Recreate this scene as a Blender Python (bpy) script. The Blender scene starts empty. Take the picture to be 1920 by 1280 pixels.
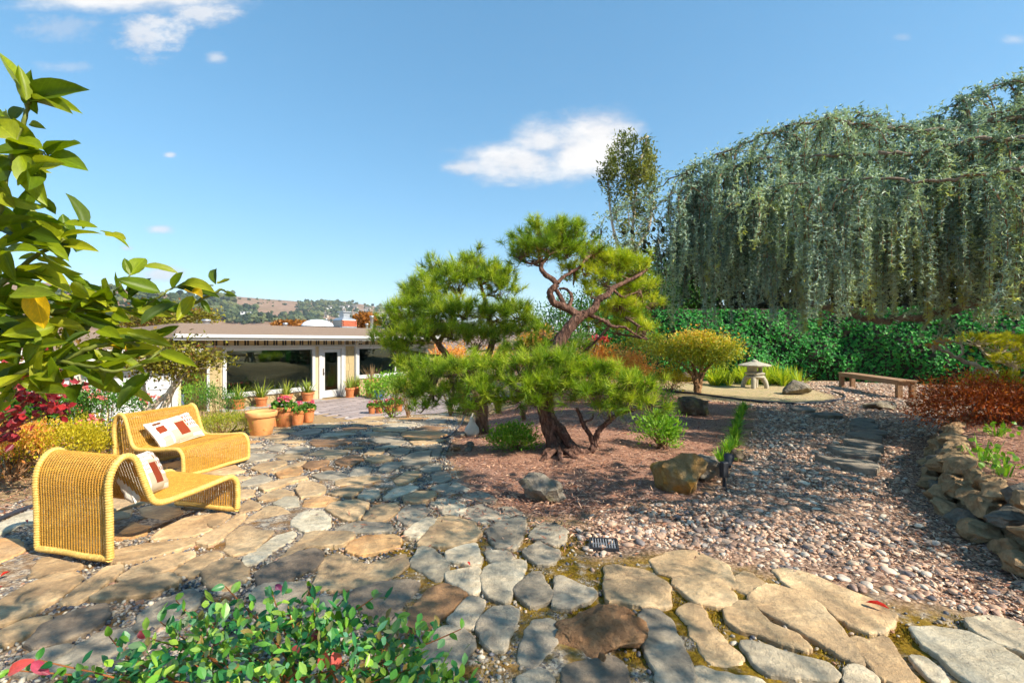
import bpy, bmesh, math, random
import numpy as np
from mathutils import Vector, Matrix

SC = bpy.context.scene
COL = SC.collection
R = math.radians
rng = np.random.default_rng(7)
rnd = random.Random(7)
NP = np.array

# ------------------------------------------------------------------ camera
CAMZ = 1.45
FPX = 870.0                      # focal length in photo pixels (1920 wide)
cam_data = bpy.data.cameras.new('camera')
cam_data.sensor_width = 36.0
cam_data.lens = 36.0 * FPX / 1920.0
cam_data.clip_start = 0.05
cam_data.clip_end = 9000.0
cam = bpy.data.objects.new('camera', cam_data)
cam.location = (0, 0, CAMZ)
cam.rotation_euler = (R(90), 0, 0)
COL.objects.link(cam)
SC.camera = cam

# ------------------------------------------------------------------ light
SUN_EL = R(39)
SUN_H = Vector((0.86, -0.51, 0)).normalized()          # horizontal direction towards the sun
SUN_V = Vector((SUN_H.x * math.cos(SUN_EL), SUN_H.y * math.cos(SUN_EL), math.sin(SUN_EL)))
sun_data = bpy.data.lights.new('sun', 'SUN')
sun_data.energy = 4.2
sun_data.angle = R(0.55)
sun_data.color = (1.0, 0.91, 0.76)
sun = bpy.data.objects.new('sun', sun_data)
sun.rotation_euler = (-SUN_V).to_track_quat('-Z', 'Y').to_euler()
sun.location = (8, -6, 14)
COL.objects.link(sun)

world = bpy.data.worlds.new('World')
SC.world = world
world.use_nodes = True
wn, wl = world.node_tree.nodes, world.node_tree.links
wn.clear()
w_out = wn.new('ShaderNodeOutputWorld')
w_bg = wn.new('ShaderNodeBackground')
w_bg.inputs['Strength'].default_value = 0.15
w_sky = wn.new('ShaderNodeTexSky')
w_sky.sky_type = 'NISHITA'
w_sky.sun_disc = False
w_sky.sun_elevation = SUN_EL
w_sky.sun_rotation = math.atan2(SUN_H.x, SUN_H.y)
w_sky.altitude = 60
w_sky.air_density = 1.0
w_sky.dust_density = 0.0
w_sky.ozone_density = 4.0
wl.new(w_bg.outputs[0], w_out.inputs[0])

def wmath(op, a, b=None, c=None):
    n = wn.new('ShaderNodeMath'); n.operation = op
    for i, s in enumerate((a, b, c)):
        if s is None: continue
        if isinstance(s, (int, float)): n.inputs[i].default_value = s
        else: wl.new(s, n.inputs[i])
    return n.outputs[0]

w_tc = wn.new('ShaderNodeTexCoord')
w_sep = wn.new('ShaderNodeSeparateXYZ')
wl.new(w_tc.outputs['Generated'], w_sep.inputs[0])
w_y = wmath('MAXIMUM', w_sep.outputs[1], 0.05)
w_a = wmath('DIVIDE', w_sep.outputs[0], w_y)
w_b = wmath('DIVIDE', w_sep.outputs[2], w_y)
w_comb = wn.new('ShaderNodeCombineXYZ')
wl.new(w_a, w_comb.inputs[0]); wl.new(w_b, w_comb.inputs[1])
def wnoise(scale, detail, rough, off):
    mp = wn.new('ShaderNodeMapping'); mp.inputs['Location'].default_value = off
    mp.inputs['Scale'].default_value = (1.0, 1.9, 1.0)
    wl.new(w_comb.outputs[0], mp.inputs[0])
    n = wn.new('ShaderNodeTexNoise')
    n.inputs['Scale'].default_value = scale; n.inputs['Detail'].default_value = detail
    n.inputs['Roughness'].default_value = rough
    wl.new(mp.outputs[0], n.inputs['Vector'])
    return n.outputs['Fac']
n1 = wnoise(7.0, 8.0, 0.62, (0.3, 1.1, 0))
n2 = wnoise(14.0, 9.0, 0.68, (4.3, 2.1, 3.0))
def cloud(cx, cy, rx, ry, amount, noise, spread):
    # soft body of one cloud; centre and radii are angles (tangents) of the sky direction
    u = wmath('DIVIDE', wmath('SUBTRACT', w_a, (cx - 960) / FPX), rx / FPX)
    v = wmath('DIVIDE', wmath('SUBTRACT', w_b, (640 - cy) / FPX), ry / FPX)
    d = wmath('SQRT', wmath('ADD', wmath('MULTIPLY', u, u), wmath('MULTIPLY', v, v)))
    e = wmath('ADD', wmath('SUBTRACT', 1.0, d), wmath('MULTIPLY', wmath('SUBTRACT', noise, 0.5), spread))
    m = wn.new('ShaderNodeMapRange'); m.interpolation_type = 'SMOOTHSTEP'
    m.inputs['From Min'].default_value = 0.0; m.inputs['From Max'].default_value = 0.8
    m.inputs['To Max'].default_value = amount
    wl.new(e, m.inputs['Value'])
    return m.outputs[0]
CLOUDS = [(1090, 282, 140, 74, 1.0, n1, 1.5), (1125, 250, 100, 72, 1.0, n1, 1.5), (975, 304, 155, 52, .95, n1, 1.6), (885, 314, 62, 20, .8, n2, 1.6), (1020, 266, 80, 46, .9, n1, 1.6),
          (240, -5, 250, 38, .95, n1, 1.6), (285, 62, 80, 58, .8, n2, 2.2), (380, 20, 100, 34, .8, n2, 1.8), (110, 50, 90, 30, .35, n2, 2.4), (120, 125, 70, 16, .3, n2, 2.4), (405, 108, 26, 15, .6, n2, 1.6),
          (300, 430, 34, 12, .75, n2, 1.4), (318, 291, 16, 8, .7, n2, 1.2), (958, 346, 26, 8, .45, n2, 1.4), (238, 465, 18, 8, .6, n2, 1.4),
          (300, 515, 60, 22, .8, n2, 1.4), (1898, 75, 34, 13, .45, n2, 1.8), (1690, 70, 22, 9, .25, n2, 1.8)]
acc = None
for c_ in CLOUDS:
    m_ = cloud(*c_)
    acc = m_ if acc is None else wmath('MAXIMUM', acc, m_)
acc = wmath('MULTIPLY', acc, wmath('GREATER_THAN', w_sep.outputs[1], 0.1))
w_hs = wn.new('ShaderNodeHueSaturation')
w_hs.inputs['Saturation'].default_value = 1.42
w_hs.inputs['Hue'].default_value = 0.49
w_hs.inputs['Value'].default_value = 1.08
w_gm = wn.new('ShaderNodeGamma'); w_gm.inputs[1].default_value = 0.63
wl.new(w_sky.outputs[0], w_gm.inputs[0])
wl.new(w_gm.outputs[0], w_hs.inputs['Color'])
w_mix = wn.new('ShaderNodeMixRGB')
wl.new(acc, w_mix.inputs[0])
wl.new(w_hs.outputs[0], w_mix.inputs[1])
w_cl = wn.new('ShaderNodeValToRGB')
w_cl.color_ramp.elements[0].position = .32; w_cl.color_ramp.elements[0].color = (2.2, 2.25, 2.45, 1)
w_cl.color_ramp.elements[1].position = .62; w_cl.color_ramp.elements[1].color = (3.1, 3.05, 3.0, 1)
wl.new(wmath('ADD', wmath('MULTIPLY', n1, .55), wmath('MULTIPLY', acc, .3)), w_cl.inputs[0])
wl.new(w_cl.outputs[0], w_mix.inputs[2])
wl.new(w_mix.outputs[0], w_bg.inputs[0])

SC.view_settings.view_transform = 'Standard'
SC.view_settings.look = 'None'
SC.view_settings.exposure = 1.2
SC.view_settings.gamma = 1.0
SC.view_settings.use_curve_mapping = False
SC.cycles.max_bounces = 4
SC.cycles.diffuse_bounces = 3
SC.cycles.glossy_bounces = 2
SC.cycles.transmission_bounces = 3
SC.cycles.use_adaptive_sampling = True
SC.cycles.adaptive_threshold = 0.03
world.cycles.sampling_method = 'MANUAL'
world.cycles.sample_map_resolution = 256
SC.cycles.transparent_max_bounces = 8
SC.cycles.caustics_reflective = False
SC.cycles.caustics_refractive = False

# ------------------------------------------------------------------ mesh helpers
class MB:
    """collects vertices and faces; build() links them as one mesh object"""
    def __init__(s): s.v = []; s.f = {}; s.t = []; s.n = 0
    def add(s, v, f, tint=0.5, m=0):
        v = np.asarray(v, float).reshape(-1, 3)
        t = np.broadcast_to(np.asarray(tint, float), (len(v),))
        s.v.append(v); s.t.append(t)
        if isinstance(f, np.ndarray):
            if len(f): s.f.setdefault((f.shape[1], m), []).append(f + s.n)
        else:
            for q in f:
                s.f.setdefault((len(q), m), []).append(NP([q]) + s.n)
        s.n += len(v)
        return s
    def mesh(s, name, mats, smooth=False):
        me = bpy.data.meshes.new(name)
        v = np.concatenate(s.v); t = np.concatenate(s.t)
        me.vertices.add(len(v)); me.vertices.foreach_set('co', v.astype(np.float32).ravel())
        keys = list(s.f.keys()); arrs = [np.concatenate(s.f[k]) for k in keys]
        li = np.concatenate([a.ravel() for a in arrs]).astype(np.int32)
        tot = np.concatenate([np.full(len(a), k[0]) for k, a in zip(keys, arrs)]).astype(np.int32)
        mi = np.concatenate([np.full(len(a), k[1]) for k, a in zip(keys, arrs)]).astype(np.int32)
        st = np.concatenate([[0], np.cumsum(tot)[:-1]]).astype(np.int32)
        me.loops.add(len(li)); me.loops.foreach_set('vertex_index', li)
        me.polygons.add(len(tot)); me.polygons.foreach_set('loop_start', st); me.polygons.foreach_set('loop_total', tot)
        me.polygons.foreach_set('material_index', mi)
        me.polygons.foreach_set('use_smooth', np.full(len(tot), bool(smooth)))
        a = me.attributes.new('tint', 'FLOAT', 'POINT'); a.data.foreach_set('value', t.astype(np.float32))
        for m in (mats if isinstance(mats, (list, tuple)) else [mats]): me.materials.append(m)
        me.update(calc_edges=True)
        return me
    def build(s, name, mats, parent=None, smooth=False, loc=None):
        return link(name, s.mesh(name, mats, smooth), parent, loc)

def link(name, me, parent=None, loc=None):
    o = bpy.data.objects.new(name, me)
    COL.objects.link(o)
    if loc is not None: o.location = loc
    if parent is not None: o.parent = parent
    return o
def tag(o, label=None, cat=None, group=None, kind=None):
    if label: o['label'] = label
    if cat: o['category'] = cat
    if group: o['group'] = group
    if kind: o['kind'] = kind
    return o
def thing(name, label, cat, loc=(0, 0, 0), rz=0.0, group=None):
    o = bpy.data.objects.new(name, None)
    o.empty_display_size = 0.2
    COL.objects.link(o); o.location = loc; o.rotation_euler = (0, 0, rz)
    return tag(o, label, cat, group)
def copy_tree(o, parent=None):
    c = o.copy(); COL.objects.link(c); c.parent = parent
    for ch in list(o.children): copy_tree(ch, c)
    return c

BOXF = NP([[0, 3, 2, 1], [4, 5, 6, 7], [0, 1, 5, 4], [1, 2, 6, 5], [2, 3, 7, 6], [3, 0, 4, 7]])
def box_v(a, b):
    (x0, y0, z0), (x1, y1, z1) = a, b
    return NP([[x0, y0, z0], [x1, y0, z0], [x1, y1, z0], [x0, y1, z0], [x0, y0, z1], [x1, y0, z1], [x1, y1, z1], [x0, y1, z1]], float)
def box(mb, a, b, tint=.5, m=0): return mb.add(box_v(a, b), BOXF, tint, m)
def bevel_box(a, b, r=0.01):
    """box with chamfered edges: returns verts, faces"""
    bm = bmesh.new(); bmesh.ops.create_cube(bm, size=1)
    a = NP(a, float); b = NP(b, float)
    for v in bm.verts: v.co = Vector(tuple((a + b) / 2 + NP(v.co) * (b - a)))
    bmesh.ops.bevel(bm, geom=bm.edges[:], offset=r, segments=2, affect='EDGES', profile=.5)
    return from_bm(bm)
def from_bm(bm):
    bm.verts.index_update()
    v = NP([tuple(x.co) for x in bm.verts]); f = [[x.index for x in p.verts] for p in bm.faces]
    bm.free(); return v, f
def ico(sub):
    bm = bmesh.new(); bmesh.ops.create_icosphere(bm, subdivisions=sub, radius=1)
    v, f = from_bm(bm); return v, NP(f)
ICO1, ICO2, ICO3, ICO4 = ico(1), ico(2), ico(3), ico(4)
OCT = (NP([[1, 0, 0], [0, 1, 0], [-1, 0, 0], [0, -1, 0], [0, 0, 1], [0, 0, -1]], float), NP([[0, 1, 4], [1, 2, 4], [2, 3, 4], [3, 0, 4], [1, 0, 5], [2, 1, 5], [3, 2, 5], [0, 3, 5]]))
def inst(mb, tv, tf, M, L, tint=.5, m=0):
    """many transformed copies of a template: M (k,3,3), L (k,3)"""
    k, n = len(L), len(tv)
    v = np.einsum('kij,nj->kni', M, tv) + NP(L)[:, None, :]
    f = (tf[None] + (np.arange(k) * n)[:, None, None]).reshape(-1, tf.shape[1])
    t = np.repeat(np.broadcast_to(np.asarray(tint, float), (k,)), n)
    return mb.add(v.reshape(-1, 3), f, t, m)
def norm(a): return a / np.maximum(np.linalg.norm(a, axis=-1, keepdims=True), 1e-9)
def frames(d, up=None):
    """orthonormal frames (columns side, along, normal) with 'along' = d"""
    d = norm(d)
    if up is None: up = rng.normal(size=d.shape)
    s = norm(np.cross(d, up)); n = np.cross(s, d)
    return np.stack([s, d, n], axis=2)
def rot_rand(k):
    return frames(rng.normal(size=(k, 3)))
def spline(pts, n):
    """catmull-rom through the points (any columns), n samples"""
    p = np.asarray(pts, float)
    if len(p) == 2: return p[0] + (p[1] - p[0]) * np.linspace(0, 1, n)[:, None]
    q = np.vstack([2 * p[0] - p[1], p, 2 * p[-1] - p[-2]])
    t = np.linspace(0, len(p) - 1 - 1e-6, n); i = t.astype(int); u = (t - i)[:, None]
    a, b, c, d = q[i], q[i + 1], q[i + 2], q[i + 3]
    return .5 * (2 * b + (c - a) * u + (2 * a - 5 * b + 4 * c - d) * u ** 2 + (3 * b - a - 3 * c + d) * u ** 3)
def tube(mb, pts, rad, sides=7, tint=.5, m=0, rough=0.0, cap=True):
    p = np.asarray(pts, float); k = len(p)
    r = np.broadcast_to(np.asarray(rad, float), (k,))
    t = norm(np.gradient(p, axis=0)); up = NP([0.13, 0.31, 0.94])
    if abs(t.mean(0) @ up) > .85: up = NP([.94, .2, .13])
    s = norm(np.cross(t, up)); n = np.cross(s, t)
    a = np.arange(sides) * 2 * math.pi / sides
    rr = r[:, None] * (1 + rough * rng.normal(size=(k, sides)))
    v = p[:, None] + rr[..., None] * (np.cos(a)[None, :, None] * s[:, None] + np.sin(a)[None, :, None] * n[:, None])
    i = np.arange(k - 1)[:, None] * sides; j = np.arange(sides)[None]; j2 = (j + 1) % sides
    f = np.stack([i + j, i + j2, i + sides + j2, i + sides + j], -1).reshape(-1, 4)
    mb.add(v.reshape(-1, 3), f, tint, m)
    if cap:
        mb.add(v[0], [list(range(sides))[::-1]], tint, m); mb.add(v[-1], [list(range(sides))], tint, m)
    return mb
def lathe(mb, prof, seg=24, c=(0, 0, 0), tint=.5, m=0):
    p = np.asarray(prof, float); k = len(p)
    a = np.arange(seg) * 2 * math.pi / seg
    v = np.stack([p[:, 0:1] * np.cos(a) + c[0], p[:, 0:1] * np.sin(a) + c[1], np.repeat(p[:, 1:2], seg, 1) + c[2]], -1)
    i = np.arange(k - 1)[:, None] * seg; j = np.arange(seg)[None]; j2 = (j + 1) % seg
    f = np.stack([i + j, i + j2, i + seg + j2, i + seg + j], -1).reshape(-1, 4)
    return mb.add(v.reshape(-1, 3), f, tint, m)

# leaf shapes: x = side, y = along, z = normal
LEAF2 = (NP([[0, 0, 0], [-.5, .45, .12], [0, 1, 0], [.5, .45, .12]], float), NP([[0, 2, 1], [0, 3, 2]]))
LEAF6 = (NP([[0, 0, 0], [-.36, .25, .08], [-.5, .55, .1], [-.26, .84, .03], [0, 1, -.06], [.26, .84, .03], [.5, .55, .1], [.36, .25, .08], [0, .5, 0.0]], float),
         NP([[0, 8, 1], [1, 8, 2], [2, 8, 3], [3, 8, 4], [4, 8, 5], [5, 8, 6], [6, 8, 7], [7, 8, 0]]))
IVY = (NP([[0, 0, 0], [-.45, -.12, .05], [-.55, .3, .1], [-.25, .45, .04], [0, 1, -.05], [.25, .45, .04], [.55, .3, .1], [.45, -.12, .05], [0, .25, -.03]], float),
       NP([[0, 8, 1], [1, 8, 2], [2, 8, 3], [3, 8, 4], [4, 8, 5], [5, 8, 6], [6, 8, 7], [7, 8, 0]]))
NEED = (NP([[-.5, 0, 0], [.5, 0, 0], [0, 1, 0]], float), NP([[0, 1, 2]]))
def leaves(mb, P, D, L, W, up=None, shape=LEAF2, tint=.5, m=0):
    F = frames(D, up); L = np.broadcast_to(np.asarray(L, float), (len(P),)); W = np.broadcast_to(np.asarray(W, float), (len(P),))
    M = F.copy(); M[:, :, 0] *= W[:, None]; M[:, :, 1] *= L[:, None]; M[:, :, 2] *= W[:, None]
    return inst(mb, shape[0], shape[1], M, P, tint, m)

# ------------------------------------------------------------------ the lie of the land
TD = NP([.575, .818]); TN = NP([.818, -.575])      # along the house wall, out of the house wall
EDGE = NP([-4.8, 9.5])                             # a point on the terrace edge
HZ = -1.0                                          # level of the house patio
def sstep(a, b, x):
    t = np.clip((x - a) / (b - a), 0, 1); return t * t * (3 - 2 * t)
WALLPTS = NP([[3.0, 2.2], [3.25, 2.95], [3.62, 3.75], [4.1, 4.5], [4.75, 5.2], [5.6, 6.1], [6.5, 6.9], [8.0, 7.6], [11, 8.2], [30, 9]])
def wall_side(x, y):
    """signed distance-like: positive to the right of the stone wall line"""
    wx = np.interp(y, WALLPTS[:, 1], WALLPTS[:, 0], left=2.75, right=60)
    return x - wx
def ground_z(x, y):
    x = np.asarray(x, float); y = np.asarray(y, float)
    wl_ = sstep(1.2, -1.6, x - .1 * (y - 6))
    z = -(.025 * np.clip(y - 3, 0, 3) + .075 * np.clip(y - 6, 0, 8)) * wl_
    q = -((x - EDGE[0]) * TN[0] + (y - EDGE[1]) * TN[1])
    z = z + (HZ - z) * sstep(.25, 1.3, q) * sstep(2.0, -.5, x - .25 * (y - 10))
    mound = np.exp(-(((x - 1.0) / 1.7) ** 2 + ((y - 6.3) / 1.6) ** 2)); z = z + .07 * mound
    z = z + .36 * sstep(-.02, .34, wall_side(x, y))
    far = np.hypot(x, y)
    z = z - 14 * sstep(30, 110, far)
    return z
def gz(x, y): return float(ground_z(x, y))
def P3(px, py, d): return NP([(px - 960) / FPX * d, d, CAMZ - (py - 640) / FPX * d])
def G(px, py, dz=0.0):
    """the place on the ground that the photograph shows at (px, py)"""
    y = (CAMZ) * FPX / max(py - 640, 20)
    for _ in range(60):
        z = gz((px - 960) / FPX * y, y)
        y += .5 * ((CAMZ - z) * FPX / max(py - 640, 20) - y)
    x = (px - 960) / FPX * y
    return NP([x, y, gz(x, y) + dz])
def inpoly(x, y, poly):
    x = np.asarray(x, float); y = np.asarray(y, float); c = np.zeros(x.shape, bool); n = len(poly)
    for i in range(n):
        x0, y0 = poly[i]; x1, y1 = poly[(i + 1) % n]
        if y0 == y1: continue
        c ^= ((y0 > y) != (y1 > y)) & (x < (x1 - x0) * (y - y0) / (y1 - y0) + x0)
    return c
def polydist(x, y, poly):
    x = np.asarray(x, float); y = np.asarray(y, float); d = np.full(x.shape, 1e9); n = len(poly)
    for i in range(n):
        a = NP(poly[i], float); b = NP(poly[(i + 1) % n], float); e = b - a
        t = np.clip(((x - a[0]) * e[0] + (y - a[1]) * e[1]) / max(e @ e, 1e-9), 0, 1)
        d = np.minimum(d, np.hypot(x - a[0] - t * e[0], y - a[1] - t * e[1]))
    return d
def gpoly(pts): return NP([G(*p)[:2] for p in pts])

# ------------------------------------------------------------------ materials
def srgb(r, g, b):
    def l(c):
        c /= 255.0
        return c / 12.92 if c <= .04045 else ((c + .055) / 1.055) ** 2.4
    return (l(r), l(g), l(b))
class NT:
    def __init__(s, name):
        s.mat = bpy.data.materials.new(name); s.mat.use_nodes = True
        s.n = s.mat.node_tree.nodes; s.l = s.mat.node_tree.links
        s.n.clear(); s.out = s.n.new('ShaderNodeOutputMaterial')
    def new(s, t, **kw):
        n = s.n.new(t)
        for k, v in kw.items(): setattr(n, k, v)
        return n
    def set(s, sock, v):
        if isinstance(v, (int, float)): sock.default_value = v
        elif isinstance(v, (tuple, list)): sock.default_value = tuple(v) + ((1,) if len(v) == 3 and sock.type == 'RGBA' else ())
        else: s.l.new(v, sock)
    def coord(s, kind='Object'): return s.new('ShaderNodeTexCoord').outputs[kind]
    def pos(s): return s.new('ShaderNodeNewGeometry').outputs['Position']
    def noise(s, vec, scale, detail=4, rough=.6, dist=0.0, out='Fac'):
        n = s.new('ShaderNodeTexNoise'); s.set(n.inputs['Vector'], vec)
        n.inputs['Scale'].default_value = scale; n.inputs['Detail'].default_value = detail
        n.inputs['Roughness'].default_value = rough; n.inputs['Distortion'].default_value = dist
        return n.outputs[out]
    def voro(s, vec, scale, out='Distance', feature='F1'):
        n = s.new('ShaderNodeTexVoronoi'); n.feature = feature; s.set(n.inputs['Vector'], vec); n.inputs['Scale'].default_value = scale
        return n.outputs[out]
    def map(s, vec, scale=(1, 1, 1), loc=(0, 0, 0), rot=(0, 0, 0)):
        n = s.new('ShaderNodeMapping'); s.set(n.inputs['Vector'], vec)
        n.inputs['Scale'].default_value = scale; n.inputs['Location'].default_value = loc; n.inputs['Rotation'].default_value = rot
        return n.outputs[0]
    def ramp(s, fac, stops):
        n = s.new('ShaderNodeValToRGB'); s.set(n.inputs[0], fac); e = n.color_ramp.elements
        while len(e) < len(stops): e.new(.5)
        for k, (p, c) in enumerate(stops):
            e[k].position = p; e[k].color = tuple(c) + (1,) if len(c) == 3 else c
        return n.outputs[0]
    def mix(s, f, a, b, mode='MIX'):
        n = s.new('ShaderNodeMixRGB', blend_type=mode); s.set(n.inputs[0], f); s.set(n.inputs[1], a); s.set(n.inputs[2], b)
        return n.outputs[0]
    def math(s, op, a, b=None, c=None, clamp=False):
        n = s.new('ShaderNodeMath', operation=op); n.use_clamp = clamp
        for i, x in enumerate((a, b, c)):
            if x is not None: s.set(n.inputs[i], x)
        return n.outputs[0]
    def attr(s, name, out='Fac'):
        n = s.new('ShaderNodeAttribute'); n.attribute_name = name; return n.outputs[out]
    def orand(s): return s.new('ShaderNodeObjectInfo').outputs['Random']
    def bump(s, h, strength=.5, dist=.01):
        n = s.new('ShaderNodeBump'); n.inputs['Strength'].default_value = strength; n.inputs['Distance'].default_value = dist
        s.set(n.inputs['Height'], h); return n.outputs[0]
    def bsdf(s, col, rough=.7, normal=None, spec=.4, metal=0.0):
        n = s.new('ShaderNodeBsdfPrincipled'); s.set(n.inputs['Base Color'], col); s.set(n.inputs['Roughness'], rough)
        n.inputs['Specular IOR Level'].default_value = spec; n.inputs['Metallic'].default_value = metal
        if normal is not None: s.l.new(normal, n.inputs['Normal'])
        return n.outputs[0]
    def fin(s, sh): s.l.new(sh, s.out.inputs[0]); return s.mat

def mat_leaf(name, cols, transl=.35, rough=.5, spec=.35, vein=False, obj=False, hue=None):
    """foliage: colour picked per leaf between the given stops, some light passes through"""
    t = NT(name)
    f = t.orand() if obj else t.attr('tint')
    st = [(i / max(1, len(cols) - 1), c) for i, c in enumerate(cols)]
    c = t.ramp(f, st)
    if obj:
        n = t.noise(t.coord('Object'), 5, 4, .7)
        c = t.mix(.6, c, t.mix(1.0, c, t.ramp(n, [(.3, (.6, .62, .5)), (.68, (1.35, 1.3, 1.2))]), 'MULTIPLY'))
    if vein:
        uv = t.coord('Object'); sx = t.new('ShaderNodeSeparateXYZ'); t.set(sx.inputs[0], uv)
        mid = t.math('LESS_THAN', t.math('ABSOLUTE', sx.outputs[0]), .022)
        side = t.math('GREATER_THAN', t.math('SINE', t.math('MULTIPLY', t.math('SUBTRACT', sx.outputs[1], t.math('MULTIPLY', t.math('ABSOLUTE', sx.outputs[0]), .8)), 62)), .93)
        c = t.mix(t.math('MULTIPLY', t.math('MAXIMUM', mid, t.math('MULTIPLY', side, .5)), .5), c, t.mix(1.0, c, (1.6, 1.6, 1.3), 'MULTIPLY'))
    a = t.bsdf(c, rough, spec=spec)
    tr = t.new('ShaderNodeBsdfTranslucent'); t.set(tr.inputs[0], t.mix(1.0, c, (1.3, 1.25, .55), 'MULTIPLY'))
    mx = t.new('ShaderNodeMixShader'); mx.inputs[0].default_value = transl
    t.l.new(a, mx.inputs[1]); t.l.new(tr.outputs[0], mx.inputs[2])
    return t.fin(mx.outputs[0])
def mat_bark(name, a, b, c, scale=14, stretch=.25, bump=.9):
    t = NT(name); p = t.coord('Object')
    q = t.map(p, (1, 1, stretch))
    n = t.noise(q, scale, 6, .7, .6); v = t.voro(q, scale * 1.3)
    col = t.ramp(n, [(.28, a), (.5, b), (.72, c)])
    col = t.mix(t.math('MULTIPLY', t.ramp(v, [(.0, (0, 0, 0)), (.5, (1, 1, 1))]), .5), col, t.mix(1.0, col, (1.4, 1.4, 1.4), 'MULTIPLY'))
    return t.fin(t.bsdf(col, .9, t.bump(t.math('ADD', n, v), bump, .03), .2))
def mat_plain(name, col, rough=.6, var=.15, scale=8, bump=.1, bscale=80, spec=.4, metal=0.0, dirt=None, objvar=0.0):
    t = NT(name); p = t.coord('Object')
    n = t.noise(p, scale, 5, .65)
    lo = tuple(x * (1 - var) for x in col); hi = tuple(min(1, x * (1 + var)) for x in col)
    c = t.ramp(n, [(.3, lo), (.7, hi)])
    if objvar:
        v = t.math('ADD', t.math('MULTIPLY', t.orand(), 2 * objvar), 1 - objvar)
        cb = t.new('ShaderNodeCombineXYZ')
        for i in range(3): t.l.new(v, cb.inputs[i])
        c = t.mix(1.0, c, cb.outputs[0], 'MULTIPLY')
    if dirt:
        d = t.noise(p, scale * .5, 6, .7)
        c = t.mix(t.ramp(d, [(.5, (0, 0, 0)), (.75, (.6, .6, .6))]), c, dirt)
    nb = t.noise(p, bscale, 4, .7)
    return t.fin(t.bsdf(c, rough, t.bump(nb, bump, .01) if bump else None, spec, metal))
# ================================================================== SETTING
# ---- zones of the garden floor (outlines found on the ground)
Z_MULCH = gpoly([(872, 792), (850, 812), (838, 860), (880, 915), (930, 945), (985, 965), (1075, 972), (1170, 948), (1300, 938), (1345, 905), (1388, 850), (1412, 800), (1418, 764), (1345, 748), (1250, 742), (1120, 738), (980, 752)])
Z_PATIO = NP(list(gpoly([(845, 770), (862, 800), (835, 852), (868, 910), (935, 950), (1010, 975), (1100, 1010), (1120, 1045), (1240, 1040), (1400, 1075), (1660, 1130), (1830, 1160), (1925, 1185)])) + [[3.4, 1.2], [-4.6, 1.2], [-4.3, 3.2], [-4.6, 4.4], [-4.3, 6.4], [-4.9, 8.2], [-5.0, 9.6], [-3.4, 11.5], [-1.9, 13.2]])
Z_PEB = NP(list(gpoly([(1100, 968), (1060, 990), (1110, 1050), (1240, 1030), (1400, 1065), (1660, 1120), (1830, 1150), (1925, 1178)])) + [[3.3, 2.4]] + [list(p) for p in WALLPTS[1:7]] + [[9.5, 8.8], [13.5, 11], [15, 14.8], [11.3, 16.8], [8.6, 16.2]] + list(gpoly([(1480, 722), (1420, 752), (1330, 752), (1418, 768), (1412, 800), (1388, 850), (1345, 905), (1300, 938), (1170, 948)])))
Z_ISL = gpoly([(1270, 722), (1250, 738), (1330, 752), (1430, 757), (1530, 757), (1572, 746), (1545, 735), (1480, 722), (1400, 712)])

xs = np.concatenate([-np.geomspace(6000, 15, 34), np.arange(-14, 16.01, .15), np.geomspace(17, 6000, 34)])
ys = np.concatenate([-np.geomspace(6000, 1, 26), np.arange(-.4, 18.3, .15), np.geomspace(19, 6000, 40)])
X, Y = np.meshgrid(xs, ys)
Zg = ground_z(X, Y)
near = (X > -15) & (X < 17) & (Y > -1) & (Y < 19)
und = np.zeros_like(X)
for k in range(14):
    a = rng.uniform(0, 6.28); w = rng.uniform(2, 11); und += np.sin((X * math.cos(a) + Y * math.sin(a)) * w + rng.uniform(0, 6.28)) * .012 / (1 + w * .35)
Zg = Zg + np.where(near, und * .7, 0)
nx, ny = len(xs), len(ys)
ii, jj = np.meshgrid(np.arange(nx - 1), np.arange(ny - 1))
gf = np.stack([jj * nx + ii, jj * nx + ii + 1, (jj + 1) * nx + ii + 1, (jj + 1) * nx + ii], -1).reshape(-1, 4)

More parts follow.
